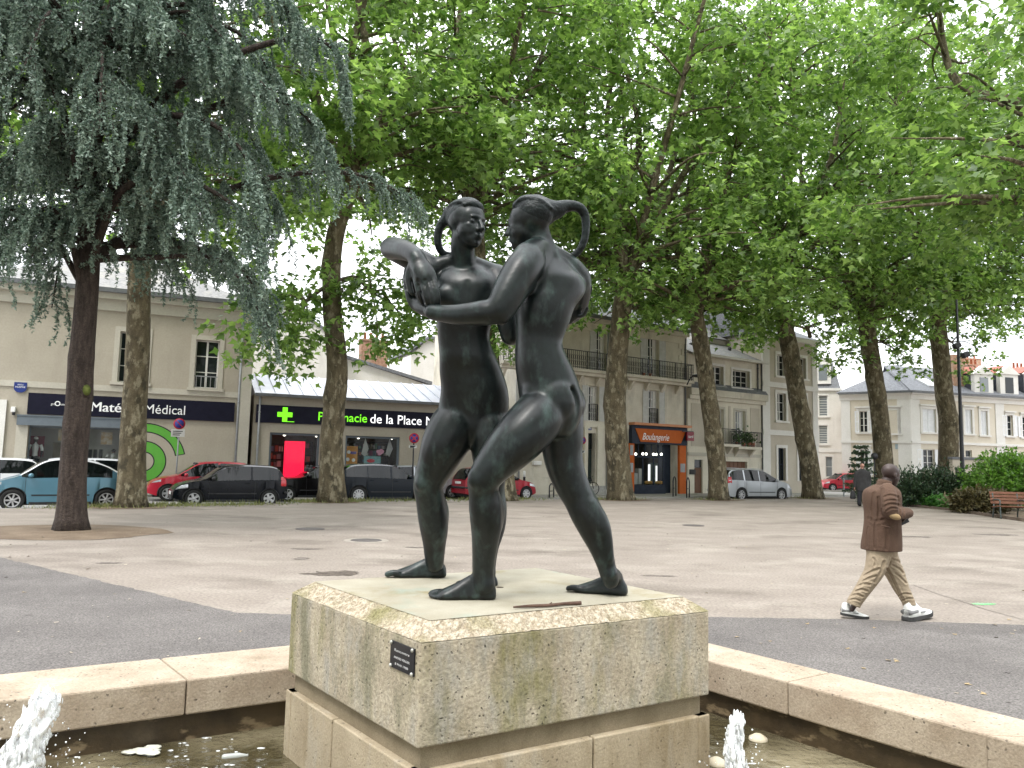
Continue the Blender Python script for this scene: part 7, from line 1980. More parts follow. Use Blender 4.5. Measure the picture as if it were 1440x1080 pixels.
P_RED = paint('red_paint', (0.30, 0.010, 0.022), .2); P_BRED = paint('bright_red_paint', (0.45, 0.015, 0.035), .15); P_SILVER = paint('silver_paint', (0.36, 0.38, 0.40), .5, .3); P_WHITE = paint('white_car_paint', (0.66, 0.67, 0.69), .0)
HATCH_T = [(-1.88, .55), (-1.86, .85), (-1.78, 1.00), (-1.62, 1.25), (-1.40, 1.39), (-.9, 1.43), (-.2, 1.43), (.25, 1.36), (.62, 1.14), (.95, .93), (1.3, .86), (1.62, .77), (1.80, .66), (1.885, .50)]
HATCH_B = [(-1.88, .54), (-1.83, .86), (-1.6, .92), (-.8, .92), (0, .90), (.6, .885), (.93, .90), (1.3, .845), (1.62, .755), (1.80, .645), (1.885, .49)]
def gp(px, py, z=-.12): return on(px, py, z)
def place(px, d): q = at(px, 600, d); return (q[0], q[1], -.12)
AL = 30
car('parked_car', 'dark navy three door hatchback parked between the two plane trees left of the pharmacy', place(327, 27.3), R(AL + 180), None, 3.77, 1.66, HATCH_T, HATCH_B, (-1.22, 1.25), .29, P_NAVY, glass=((-1.55, .80), (-1.85, .93)), pillars=(-.62,), handles=(-.45,), mirror=.66, lights=dict(doors=(-.72, .78), tail=(.88, -1.78), mir=M['car_black']))
# teal cabriolet with silver roof arches
PT = [(-1.96, .55), (-1.94, .84), (-1.80, .98), (-1.5, 1.18), (-1.1, 1.40), (-.6, 1.53), (0, 1.56), (.45, 1.48), (.85, 1.22), (1.12, 1.02), (1.4, .93), (1.68, .82), (1.86, .68), (1.965, .50)]
PB = [(-1.96, .54), (-1.92, .85), (-1.7, .95), (-1, .99), (0, .98), (.7, .96), (1.1, .985), (1.4, .91), (1.68, .80), (1.86, .665), (1.965, .49)]
car('parked_car', 'pale teal rounded cabriolet with white roof arches behind the cedar trunk', place(91, 24.0), R(33 + 180), None, 3.93, 1.70, PT, PB, (-1.22, 1.22), .315, P_TEAL, roofm=P_WHITE, glass=((-1.35, 1.02), (-1.25, 1.08)), pillars=(-.30,), handles=(-.15,), mirror=.80, tumble=.78, spokes=7, lights=dict(doors=(-.42, .92), tail=(.92, -1.84), head=(.80, 1.62), hs=(.34, .15, .11)))
car('parked_car', 'white car at the left edge behind the teal cabriolet', place(-18, 27.6), R(28 + 180), None, 3.95, 1.68, [(x * 1.045, z * 1.03) for x, z in HATCH_T], [(x * 1.045, z * 1.03) for x, z in HATCH_B], (-1.26, 1.29), .30, P_WHITE, glass=((-1.6, .84), (-1.9, .97)), pillars=(-.5,), handles=(-.45,), mirror=.7, lights=dict(doors=(-.6, .8)))
car('parked_car', 'white hatchback half hidden between the cedar and plane trunks', place(118, 29.5), R(26 + 180), None, 3.9, 1.68, [(x * 1.035, z * 1.06) for x, z in HATCH_T], [(x * 1.035, z * 1.06) for x, z in HATCH_B], (-1.25, 1.28), .30, P_WHITE, glass=((-1.58, .83), (-1.87, .96)), pillars=(-.5,), handles=(-.45,), mirror=.7, lights=dict(doors=(-.6, .8), tail=(.95, -1.80)))
car('parked_car', 'bright red small car behind the dark navy hatchback, its nose showing', place(290, 30.2), R(27 + 180), None, 3.94, 1.69, [(x * 1.045, z * 1.04) for x, z in HATCH_T], [(x * 1.045, z * 1.04) for x, z in HATCH_B], (-1.26, 1.27), .30, P_BRED, glass=((-1.6, .84), (-1.9, .97)), pillars=(-.5,), handles=(-.45,), mirror=.68, lights=dict(doors=(-.6, .8), head=(.74, 1.62), mir=P_BRED))
CT = [(-1.86, .55), (-1.84, .84), (-1.72, .94), (-1.35, .98), (-1.15, 1.10), (-.85, 1.33), (-.4, 1.40), (.05, 1.36), (.42, 1.15), (.70, .97), (1.2, .92), (1.6, .83), (1.80, .68), (1.86, .5)]
CB = [(-1.86, .54), (-1.83, .85), (-1.6, .92), (-.8, .93), (0, .92), (.68, .945), (1.2, .905), (1.6, .815), (1.80, .665), (1.86, .49)]
car('parked_car', 'black soft top convertible in front of the red lit pharmacy panel', place(448, 31.6), R(27 + 180), None, 3.72, 1.68, CT, CB, (-1.2, 1.26), .30, P_BLACK, roofm=M['car_in'], glass=((-.9, .6), (-.2, .68)), pillars=(-.28,), handles=(-.2,), mirror=.45, lights=dict(doors=(-.5, .55), head=(.72, 1.55)))
ST = [(-2.15, .60), (-2.13, .92), (-2.04, 1.08), (-1.80, 1.34), (-1.5, 1.49), (-.9, 1.54), (-.2, 1.54), (.25, 1.47), (.70, 1.22), (1.02, 1.04), (1.5, .97), (1.85, .88), (2.06, .72), (2.15, .54)]
SB = [(-2.15, .59), (-2.11, .95), (-1.8, 1.03), (-.9, 1.01), (0, .99), (.7, .97), (1.0, 1.0), (1.5, .955), (1.85, .865), (2.06, .705), (2.15, .53)]
car('parked_car', 'dark blue five door car right of the slim plane trunk facing the statue', place(543, 31.6), R(28), None, 4.30, 1.77, ST, SB, (-1.30, 1.32), .335, paint('dark_blue_paint', (0.003, 0.007, 0.012), .0, .2), glass=((-1.80, .90), (-2.1, 1.0)), pillars=(-.95, .02), handles=(-.8, .2), mirror=.78, spokes=10, lights=dict(doors=(-1.0, .06, .95), tail=(.98, -2.02), bump=.5))
car('parked_car', 'silver car behind the dark blue one, its red rear lamp showing', place(592, 35.8), R(27), None, 4.1, 1.72, [(x * 1.09, z * 1.03) for x, z in HATCH_T], [(x * 1.09, z * 1.03) for x, z in HATCH_B], (-1.3, 1.33), .30, P_SILVER, glass=((-1.68, .87), (-2.0, 1.0)), pillars=(-.5,), handles=(-.45,), mirror=.7, lights=dict(doors=(-.6, .8), tail=(.98, -1.90), ts=(.12, .1, .13)))
car('parked_car', 'dark red hatchback seen between the legs of the bronze figures', place(697, 36.1), R(33), None, 3.83, 1.66, [(x * 1.016, z * 1.02) for x, z in HATCH_T], [(x * 1.016, z * 1.02) for x, z in HATCH_B], (-1.23, 1.27), .30, P_RED, glass=((-1.56, .81), (-1.87, .94)), pillars=(-.55,), handles=(-.45,), mirror=.68, spokes=6, lights=dict(doors=(-.65, .78), tail=(.85, -1.80), ts=(.08, .08, .11), plate=.72, bump=.56, mir=M['car_black']))
VT = [(-2.26, .62), (-2.24, .95), (-2.16, 1.15), (-2.0, 1.45), (-1.75, 1.60), (-1.1, 1.65), (-.3, 1.65), (.3, 1.58), (.85, 1.32), (1.25, 1.09), (1.6, 1.0), (1.95, .88), (2.15, .72), (2.265, .54)]
VB = [(-2.26, .61), (-2.22, .98), (-1.95, 1.08), (-1, 1.05), (0, 1.02), (.8, .99), (1.22, 1.04), (1.6, .975), (1.95, .86), (2.15, .70), (2.265, .53)]
car('parked_car', 'silver people carrier parked behind the leaning plane tree by the narrow house', place(1054, 41.6), R(25), None, 4.53, 1.84, VT, VB, (-1.36, 1.37), .33, P_SILVER, glass=((-2.02, 1.12), (-2.2, 1.2)), pillars=(-1.15, -.12), handles=(-1.0, .05), mirror=.95, spokes=8, rail=True, lights=dict(doors=(-1.2, -.1, 1.05), tail=(1.08, -2.12), ts=(.12, .10, .19), bump=.5, bmat=P_SILVER))
car('parked_car', 'small red car far off at the corner of the cream house', place(1182, 62), R(188), None, 3.83, 1.65, [(x * 1.016, z) for x, z in HATCH_T], [(x * 1.016, z) for x, z in HATCH_B], (-1.22, 1.22), .29, P_BRED, glass=((-1.55, .80), (-1.85, .93)), pillars=(-.55,), handles=(-.4,), mirror=.66, lights=dict(doors=(-.65, .78)))

# ------------------------------------------------------------------ people
M['skin_dark'] = noise_mat('dark_skin', (0.030, 0.016, 0.013), (0.045, 0.025, 0.020), scale=12, rough=.5, spec=.5)
M['skin_pink'] = noise_mat('pale_skin', (0.42, 0.22, 0.17), (0.50, 0.28, 0.22), scale=9, rough=.6)
M['tweed'] = noise_mat('brown_corduroy', (0.070, 0.040, 0.026), (0.108, 0.064, 0.043), scale=3, rough=.95, bump=.5, bscale=45, grain=.16, gscale=130, stretch=(1, 1, .4), bdist=.012)
M['suede'] = noise_mat('tan_elbow_patch', (0.29, 0.20, 0.10), (0.35, 0.25, 0.14), scale=12, rough=.95)
M['chino'] = noise_mat('beige_cotton', (0.29, 0.228, 0.158), (0.36, 0.288, 0.205), scale=4, rough=.95, bump=.7, bscale=15, stretch=(1, 1, 1.6), bdist=.02, grain=.06, gscale=150)
M['shoe_white'] = noise_mat('white_leather', (0.62, 0.62, 0.60), (0.72, 0.72, 0.70), rough=.6)
M['shoe_grey'] = noise_mat('grey_shoe_panel', (0.13, 0.13, 0.13), (0.20, 0.20, 0.20), rough=.8)
M['shoe_sole'] = noise_mat('dark_sole', (0.02, 0.02, 0.02), (0.05, 0.05, 0.05), rough=.8)
M['suit_grey'] = noise_mat('charcoal_jacket', (0.030, 0.029, 0.030), (0.045, 0.044, 0.045), scale=6, rough=.95)
M['suit_dark'] = noise_mat('black_trousers', (0.010, 0.010, 0.014), (0.018, 0.018, 0.022), scale=6, rough=.95)

def sneaker(heel, toe, lift_h, lift_t, parent, coll):
    heel, toe = np.array(heel, float), np.array(toe, float); d = toe - heel; d[2] = 0; L = np.linalg.norm(d); d /= L
    sd = np.array([-d[1], d[0], 0]); up = np.array([0, 0, 1.0]); n = 20; th = np.linspace(0, 2 * np.pi, n, endpoint=False)
    def ctr(t): return heel + d * t * L + up * ((1 - t) * lift_h + t * lift_t)
    rg = []
    for t, w, h, b in ((.02, .07, .30, .06), (.06, .115, .46, .05), (.15, .13, .50, .05), (.27, .13, .48, .05), (.36, .128, .39, .05), (.48, .135, .29, .05), (.62, .155, .20, .05), (.78, .158, .165, .055), (.90, .125, .14, .06), (.975, .07, .115, .07)):
        q = np.sin(th); rg.append(ctr(t) + np.outer(np.cos(th) * w * L, sd) + np.outer(np.where(q > 0, b + q * (h - b), b + q * .01) * L, up))
    g = MB(); g.rings(rg); s = g.build('shoe', M['shoe_white'], parent, world=True)
    rg = []
    for t, w, a, b in ((-.02, .06, .03, .085), (.0, .11, .008, .10), (.1, .145, .0, .10), (.3, .14, .0, .09), (.5, .145, .0, .08), (.7, .172, .0, .085), (.88, .145, .0, .095), (.98, .08, .012, .10), (1.0, .04, .03, .09)):
        c = np.cos(th); q = np.sin(th); rg.append(ctr(t) + np.outer(np.sign(c) * np.abs(c) ** .6 * w * L, sd) + np.outer(np.where(q > 0, b, a) * L, up))
    g = MB(); g.rings(rg, smooth=False); o = g.build('sole', M['shoe_sole'], parent, world=True); I = o.parent; o.parent = s
    for t0, t1, w in ((.02, .30, .138), (.40, .58, .150)):
        rg = []
        for t in np.linspace(t0, t1, 5):
            lo = .13; hi = .27 if t0 < .2 else .19; q = np.sin(th); rg.append(ctr(t) + np.outer(np.cos(th) * w * L, sd) + np.outer(((lo + hi) / 2 + q * (hi - lo) / 2) * L, up))
        g = MB(); g.rings(rg); o = g.build('overlay_panel', M['shoe_grey'], parent, world=True); o.parent = s
    return s

# --- the man in the brown jacket, striding to the right
D0 = 8.50
mp = on(1246, 871)
man = thing('person', 'bald man striding right in brown jacket, beige trousers and white trainers', 'person', mp)
f = Fig()
f.head(at(1253.0, 667.5, D0), (1, .30, -.20), (.16, 0, 1), .245, nose=.6)
hc, hB, hh = f.hf
f.limb([(1247, 676, D0, 7.5), (1243, 684, D0, 8), (1241, 694, D0, 9)])
f.trunk([(1240, 690, D0, 12, 19, .35), (1240, 704, D0, 15, 20, .35), (1241, 725, D0, 15, 18, .3), (1241, 750, D0, 16, 18, .3), (1240, 770, D0, 15, 17, .3)])
f.limb([(1249, 692, 8.34, 6), (1250, 708, 8.30, 6), (1252, 721, 8.28, 5.5), (1264, 722, 8.32, 5), (1275, 722.5, 8.40, 4)])
f.limb([(1244, 690, 8.72, 6), (1250, 712, 8.78, 6), (1258, 728, 8.72, 5), (1267, 731, 8.58, 4)])
w_ = at(1276, 723, 8.41); f.hand(w_, at(1271, 733.5, 8.50) - w_, at(1283, 722, 8.40) - at(1276, 725, 8.46), .175, curl=.35, thumb=-1)
w_ = at(1265, 731, 8.60); f.hand(w_, at(1274, 732.5, 8.50) - w_, (0, .2, -1), .175, curl=.5, thumb=1)
f.limb([(1238, 772, 8.47, 10), (1230, 806, 8.47, 7), (1212, 834, 8.50, 5.5), (1202, 850, 8.52, 4), (1198, 857, 8.525, 3.4)])
f.limb([(1244, 772, 8.55, 10), (1261, 812, 8.55, 7), (1272, 838, 8.54, 5.5), (1279.5, 852, 8.49, 4), (1282, 858, 8.48, 3.6)])
def face(co):
    for sx in (-1, 1): co = press(co, hc + hB @ (np.array([.11 * sx, .37, .045]) * hh), .020, -hB[:, 1] * .006)
    return co
f.skin('body', M['skin_dark'], man, .0065, 2, face)
f = Fig()
f.trunk([(1243, 681, D0, 9.5, 11, .3), (1241.5, 685, D0, 15, 19, .3), (1240, 691, D0, 20, 26, .35), (1240, 703, D0, 22, 27, .4), (1241, 718, D0, 22, 25, .38), (1241, 734, D0, 22.2, 24.5, .35), (1240.5, 750, D0, 23.8, 25.5, .3), (1239.5, 764, D0, 24.8, 27, .3), (1239.3, 769, D0, 25, 27, .3), (1239.2, 773.5, D0, 25.2, 27, .3)], power=2.2, flat_end=True)
f.limb([(1248, 689, 8.36, 10.5), (1250, 700, 8.30, 11.2), (1250.5, 712, 8.27, 10.8), (1252, 720, 8.27, 10), (1262, 722, 8.31, 9.2), (1271, 721.5, 8.37, 8), (1277, 721.5, 8.41, 7.2)], n=16)
f.limb([(1244, 688, 8.70, 11), (1249, 708, 8.78, 11), (1256, 724, 8.74, 9.5), (1264, 729, 8.62, 7)], n=14)
def cloth(co):
    for path, r, v in (([(1243, 699), (1252, 696.5), (1262, 699)], 1.5, .010), ([(1242, 706), (1250, 704), (1258, 703.5)], 1.2, .008), ([(1243, 713), (1252, 709), (1262, 710)], 1.5, .010), ([(1246, 718.5), (1254, 714.5), (1262, 715)], 1.2, .008), ([(1264, 716), (1265.5, 721), (1264, 727)], 1.2, .012), ([(1270, 715.5), (1271, 721), (1270, 726)], 1.1, .010),
                       ([(1241, 688), (1239.5, 696), (1240, 706), (1242, 716)], 1.6, .018), ([(1229, 694), (1227.5, 710), (1228, 728)], 2.2, .014), ([(1235, 700), (1236, 714), (1235, 729)], 1.8, .012), ([(1221, 729), (1230, 733), (1242, 731)], 2.0, .012), ([(1230.5, 736), (1230, 752), (1230.5, 771)], 1.3, .012), ([(1221, 742), (1219, 756), (1218.5, 770)], 1.3, .014), ([(1246, 744), (1247, 757), (1246, 772)], 2.0, .010), ([(1224, 690), (1232, 686.5), (1240, 685)], 1.5, .008)):
        co = fold(co, path, r, v, 8.55)
    return co
jk = f.skin('jacket', M['tweed'], man, .0065, 2, cloth, fair=5)
f = Fig()
rgc = [at(1243.5 + dx, y, D0) for dx, y in ((0, 679), (1, 681))]
g = MB(); th = np.linspace(0, 2 * np.pi, 20, endpoint=False); rg = []
for (dx, y, rx, ry) in ((0, 683.5, 10.2, 12), (.8, 679, 9.3, 11), (1.6, 675.5, 8.4, 10.2), (1.4, 675.8, 7.4, 9.0), (.4, 680, 7.8, 9.4)):
    c = at(1243.0 + dx, y, D0); k = D0 / F_PX; rg.append(c + np.stack([rx * k * np.cos(th), ry * k * np.sin(th), -.25 * rx * k * np.cos(th)], 1))
g.rings(rg, cap=False); o = g.build('collar', M['tweed'], man, world=True); o.parent = jk; o.matrix_parent_inverse.identity()
g = MB(); 
k_ = 8.27 / F_PX
g.ell(at(1257.5, 725.5, 8.225), (9.5 * k_, 5 * k_, 5.0 * k_), np.array([[.93, 0, .36], [0, 1, 0], [-.36, 0, .93]]), 18); o = g.build('elbow_patch', M['suede'], man, world=True); o.parent = jk
g = MB(); g.box(0, 0.001, 0, .001, 0, .001)
g = MB(); a_, b_ = at(1239, 739, 8.255), at(1252, 742, 8.27); g.tube([a_, (a_ + b_) / 2, b_], .009, n=6); o = g.build('pocket_flap', M['tweed'], man, world=True); o.parent = jk
f = Fig()
f.trunk([(1240, 760, D0, 19, 20, .3), (1240, 770, D0, 20, 21, .3), (1240, 780, D0, 18.5, 19, .3)])
f.limb([(1237, 774, 8.46, 16.5), (1234, 788, 8.45, 15.2), (1229, 804, 8.45, 13.2), (1220, 819, 8.47, 11.6), (1210, 834, 8.49, 10.2), (1202.5, 845, 8.51, 9.8), (1200, 851, 8.51, 9.6)], n=16, ends=False)
f.limb([(1244, 774, 8.56, 15.5), (1250, 790, 8.56, 14.5), (1258, 806, 8.56, 13), (1266, 824, 8.55, 11), (1273, 838, 8.54, 9.4), (1277.5, 847, 8.53, 8.8), (1279, 852, 8.52, 8.8)], n=16, ends=False)
def crease(co):
    for path, r, v in (([(1223, 822), (1214, 821), (1206, 825)], 1.5, .016), ([(1219, 831), (1211, 829), (1203, 832)], 1.4, .015), ([(1213, 839), (1205, 836), (1197, 838)], 1.3, .014), ([(1209, 845), (1202, 842.5), (1194, 844)], 1.1, .012), ([(1236, 800), (1226, 804), (1215, 810)], 1.7, .015), ([(1232, 810), (1222, 813), (1213, 818)], 1.4, .012),
                       ([(1243, 790), (1238, 805), (1230, 818)], 1.6, .012), ([(1228, 785), (1231, 790), (1230, 796)], 1.3, .012)):
        co = fold(co, path, r, v, 8.49)
    for path, r, v in (([(1247, 800), (1254, 812), (1262, 830), (1270, 845)], 1.6, .016), ([(1254, 786), (1262, 789), (1268, 793)], 1.3, .013), ([(1255, 795), (1264, 800), (1270, 806)], 1.4, .014), ([(1259, 806), (1266, 812), (1274, 820)], 1.3, .012), ([(1264, 838), (1272, 835), (1281, 836)], 1.2, .012), ([(1268, 845), (1276, 842), (1284, 842)], 1.1, .012)):
        co = fold(co, path, r, v, 8.60)
    return co
f.skin('trousers', M['chino'], man, .0065, 2, crease, fair=3)
sneaker(on(1183, 869) + [0, 0, .0], on(1222, 870.5), .030, 0.0, man, None)
sneaker(on(1274, 874) + [0, 0, .0], on(1308, 868.5), 0.0, .035, man, None)
pp = at(1269, 733.5, 8.475)
t = tag(None or thing('phone', 'small dark phone held in the hands of the man in the brown jacket', 'phone', pp), 'small dark phone held in the hands of the man in the brown jacket', 'phone')
g = MB(); g.obox((0, 0, 0), (.14, .011, .07), np.array([[.90, 0, -.44], [0, 1, 0], [.44, 0, .90]]), bev=.004); g.build('casing', M['black_metal'], t)

# --- the man walking away in the background
DF = 34.2
fp = on(1212, 712.5)
far = thing('person', 'balding man in a dark suit seen from behind, walking away with a black bag', 'person', fp)
f = Fig()
f.head(at(1212.4, 655.6, DF), (.1, 1, -.05), (0, 0, 1), .25, ears=True)
f.limb([(1212.3, 658, DF, 1.9), (1212.3, 663, DF, 2.1)])
f.trunk([(1212.5, 663, DF, 6, 3.4), (1212.5, 672, DF, 6, 4), (1212.5, 685, DF, 5.4, 3.8)])
f.limb([(1203.5, 668, DF, 1.8), (1202.4, 678, DF, 1.5), (1201.6, 685, DF, 1.2)]); w_ = at(1201.5, 685.5, DF); f.hand(w_, (-.05, .1, -1), (-1, 0, 0), .19, curl=.6)
f.limb([(1221.5, 668, DF, 1.8), (1223, 678, DF, 1.5), (1222.5, 686, DF - .1, 1.2)]); w_ = at(1222.5, 686.5, DF - .1); f.hand(w_, (-.1, -.1, -1), (1, 0, 0), .19, curl=.3)
f.limb([(1209.5, 686, DF, 2.6), (1208.5, 698, DF, 1.9), (1208, 709, DF, 1.3)]); f.limb([(1215.5, 686, DF, 2.6), (1217, 698, DF + .2, 1.9), (1218, 709, DF + .3, 1.3)])
f.skin('body', M['skin_pink'], far, .014, 2)
f = Fig()
f.trunk([(1212.4, 660.0, DF, 3.6, 3.2), (1212.4, 662.5, DF, 7.5, 4.4), (1212.5, 667, DF, 9, 4.9), (1212.5, 675, DF, 7.8, 4.8), (1212.6, 683, DF, 8.0, 5), (1212.6, 690, DF, 8.2, 5)])
f.limb([(1204, 665, DF, 2.9), (1202.6, 675, DF, 2.6), (1201.9, 684, DF, 2.1)]); f.limb([(1221, 665, DF, 2.9), (1222.6, 675, DF, 2.6), (1222.6, 685, DF - .1, 2.1)])
f.skin('jacket', M['suit_grey'], far, .018, 2, fair=6)
f = Fig()
f.trunk([(1212.4, 684, DF, 6.4, 4.4), (1212.4, 691, DF, 6.2, 4.4)])
f.limb([(1209.5, 688, DF, 3.6), (1208.6, 698, DF - .1, 2.9), (1208, 708.5, DF - .2, 2.4)]); f.limb([(1215.5, 688, DF, 3.6), (1217, 698, DF + .1, 2.9), (1217.8, 709, DF + .3, 2.4)])
f.skin('trousers', M['suit_dark'], far, .018, 2, fair=4)
for a, b in ((on(1208.8, 711.5), on(1205.5, 713.5)), (on(1217.6, 713.6), on(1216.8, 712.4))):
    h_ = np.array(a, float); d_ = np.array([-.35 if a is not None else 0, .9, 0]); g = MB()
    c = h_ + [0, 0, .05]; g.ell(c, (.055, .15, .055), None, 12); g.ell(c + [0, -.06, .03], (.05, .08, .06), None, 10); g.build('shoe', M['suit_dark'], far, world=True)
bp_ = at(1199.3, 695.5, DF)
bag = thing('handbag', 'black handbag hanging from the left hand of the man in the dark suit', 'bag', (bp_[0], bp_[1], bp_[2]))
g = MB(); k = DF / F_PX
rg = []
for z, w, d in ((-6.2, 2.6, 1.6), (-5, 3.6, 2.1), (0, 3.4, 1.9), (4.4, 2.5, 1.2), (5.2, 2.0, .8)):
    th = np.linspace(0, 2 * np.pi, 16, endpoint=False); c_, s_ = np.cos(th), np.sin(th); rg.append(np.stack([np.sign(c_) * np.abs(c_) ** .5 * w * k, np.sign(s_) * np.abs(s_) ** .5 * d * k, np.full(16, z * k)], 1))
g.rings(rg); g.build('pouch', M['car_black'], bag)
g = MB(); g.tube([np.array(q) * k for q in ((-1.6, 0, 5), (-.6, 0, 8), (1.6, 0, 9.5), (2.2, 0, 8), (1.6, 0, 5))], .018, n=6, sub=4); g.build('handle', M['car_black'], bag)

# ------------------------------------------------------------------ street furniture
M['sign_red'] = noise_mat('sign_red', (.42, .012, .03), (.48, .02, .04), rough=.4)
M['sign_blue'] = noise_mat('sign_blue', (.02, .03, .22), (.03, .045, .27), rough=.4)
M['sign_grey'] = noise_mat('sign_plate', (.50, .50, .48), (.58, .58, .56), rough=.5)
def no_parking(label, px, py, rpx, d, cross, ybase, plate=None):
    c = at(px, py, d); r = rpx * d / F_PX; b = np.array([c[0], c[1], 0.0]); z0 = -.03
    t = thing('no_parking_sign', label, 'road sign', (b[0], b[1], z0), R(20), 'round parking signs along the shops')
    RX = np.array([[1, 0, 0], [0, 0, -1], [0, 1, 0]], float)
    zc_ = c[2] - z0
    g = MB(); g.tube([(0, .04, -.06), (0, .04, zc_ + r * .8)], .032, n=10); g.build('post', M['pipe'] if not cross else M['black_metal'], t)
    g = MB(); g.lathe([(.001, 0), (r, 0), (r, .02), (.001, .02)], (0, 0, zc_), 30, RX); ds = g.build('disc', M['sign_red'], t)
    g = MB(); g.lathe([(.001, .021), (r * .76, .021), (r * .76, .023), (.001, .023)], (0, 0, zc_), 30, RX); g.build('blue_field', M['sign_blue'], ds)
    for a in ((R(-45), R(45)) if cross else (R(-45),)):
        g = MB(); ca, sa = math.cos(a), math.sin(a); g.obox((0, -.0255 if a < 0 else -.0275, zc_), (r * 1.56, .003, r * (.24 if cross else .13)), np.array([[ca, 0, -sa], [0, 1, 0], [sa, 0, ca]])); g.build('red_bar', M['sign_red'], ds)
    for (x0, y0, x1, y1, m) in plate or ():
        k = d / F_PX; g = MB(); g.box((x0 - px) * k, (x1 - px) * k, -.012, .006, zc_ + (py - y1) * k, zc_ + (py - y0) * k); pl_ = g.build('sub_plate', M[m], t)
        if m == 'sign_grey':
            g = MB(); w = (x1 - x0) * k
            for q in range(3): zz = zc_ + (py - y0) * k - (y1 - y0) * k * (.28 + .24 * q); g.box((x0 - px) * k + w * .12, (x0 - px) * k + w * (.85 - .1 * q), -.015, -.0125, zz - .02, zz + .015)
            g.build('plate_marking', M['black_metal'], pl_)
    return t
no_parking('round blue and red no parking sign with a small plate before the medical shop', 252.3, 596, 7.8, 31.6, False, 690, [(242.3, 603.5, 260, 614.2, 'sign_grey')])
no_parking('round blue no stopping sign crossed in red before the pharmacy', 582.3, 616.2, 7.2, 33.9, True, 690, [(575.5, 626, 586.5, 630, 'sign_grey')])
no_parking('small round parking sign on the bakery building left of its green door', 819, 619.3, 5.4, 40.3, False, 690, [(816, 633, 823, 637, 'sign_grey')])
c = at(1229, 641.5, 44); t = thing('round_sign', 'dark back of a round road sign beside the young conifer', 'road sign', (c[0], c[1], 0), 0)
g = MB(); g.tube([(0, 0, -.06), (0, 0, c[2] + .1)], .035, n=10); g.build('post', M['black_metal'], t)
g = MB(); RX = np.array([[1, 0, 0], [0, 0, -1], [0, 1, 0]], float); g.lathe([(.001, 0), (.20, 0), (.20, .02), (.001, .02)], (0, -.05, c[2]), 26, RX); g.build('disc', M['black_metal'], t)
def bollard(label, px, ytop, ybot, d, r, cap, mat):
    a = at(px, ytop, d); t = thing('bollard', label, 'bollard', (a[0], a[1], -.12), 0, 'street bollards'); H = a[2] + .12
    g = MB(); g.lathe([(r * 1.25, 0), (r * 1.25, .06), (r, .07), (r, H * .72), (r * 1.1, H * .73), (r * 1.1, H * .76), (r, H * .77)], n=14); g.build('post', mat, t)
    g = MB(); g.lathe([(r * 1.05, H * .771), (r * 1.05, H * .95), (r * .8, H * .99), (.001, H)], n=14); g.build('cap', cap, t)
bollard('black bollard with a white cap beyond the dark red hatchback', 737.5, 662, 690, 38.5, .06, M['white_paint'], M['black_metal'])
bollard('plain grey bollard before the small red car at the corner', 1186.2, 672.5, 691, 50, .055, M['pipe'], M['pipe'])
def hoop(label, px, ybase, d, w, h, rz):
    a = at(px, ybase, d); t = thing('bicycle_stand', label, 'bicycle stand', (a[0], a[1], 0.0 if d < 39 else -.02), rz, 'bicycle stands by the bakery')
    g = MB(); P_ = [(-w / 2, 0, -.05), (-w / 2, 0, h * .6), (-w * .42, 0, h * .86), (0, 0, h), (w * .42, 0, h * .86), (w / 2, 0, h * .6), (w / 2, 0, -.05)]; g.tube(P_, .034, n=8, sub=4); g.build('hoop', M['black_metal'], t)
    g = MB(); g.tube([(-w / 2, 0, h * .42), (w / 2, 0, h * .42)], .02, n=6); g.build('crossbar', M['black_metal'], t)
hoop('dark metal bicycle hoop in front of the bakery door', 948.5, 700, 41.6, .72, 1.05, R(66)); hoop('dark metal bicycle hoop just right of the bakery front', 967.5, 701, 41.2, .72, 1.02, R(66)); hoop('dark metal bicycle hoop seen past the striding rear leg of the bronze', 775.5, 700, 37.5, .5, .62, R(62))
# a bicycle leaning by the green door
a = at(822, 690, 40.5); bk = thing('bicycle', 'dark bicycle leaning by the steps of the dark green door', 'bicycle', (a[0], a[1], -.02), R(20))
for x in (-.52, .52):
    w_ = bpy.data.objects.new('wheel', None); COL.objects.link(w_); w_.parent = bk; w_.location = (x, 0, .34)
    g = MB(); th = np.linspace(0, 2 * np.pi, 26); g.tube([(.32 * math.cos(q), 0, .32 * math.sin(q)) for q in th], .018, n=6); g.build('tyre', M['tyre'], w_)
    g = MB()
    for k in range(14): q = 2 * math.pi * k / 14; g.tube([(0, 0, 0), (.31 * math.cos(q), 0, .31 * math.sin(q))], .0025, n=4)
    g.build('spoke_set', M['alloy'], w_)
g = MB()
for p, q in (((-.52, 0, .34), (-.12, 0, .30)), ((-.12, 0, .30), (.40, 0, .78)), ((-.12, 0, .30), (-.22, 0, .82)), ((-.22, 0, .80), (.38, 0, .82)), ((-.52, 0, .34), (-.21, 0, .74)), ((.52, 0, .34), (.37, 0, .92))): g.tube([p, q], .018, n=7)
g.build('frame', M['black_metal'], bk); g = MB(); g.tube([(.33, -.28, .98), (.37, 0, .95), (.33, .28, .98)], .014, n=6, sub=4); g.build('handlebar', M['black_metal'], bk); g = MB(); g.ell((-.24, 0, .87), (.14, .07, .04), n=10); g.build('saddle', M['car_black'], bk)
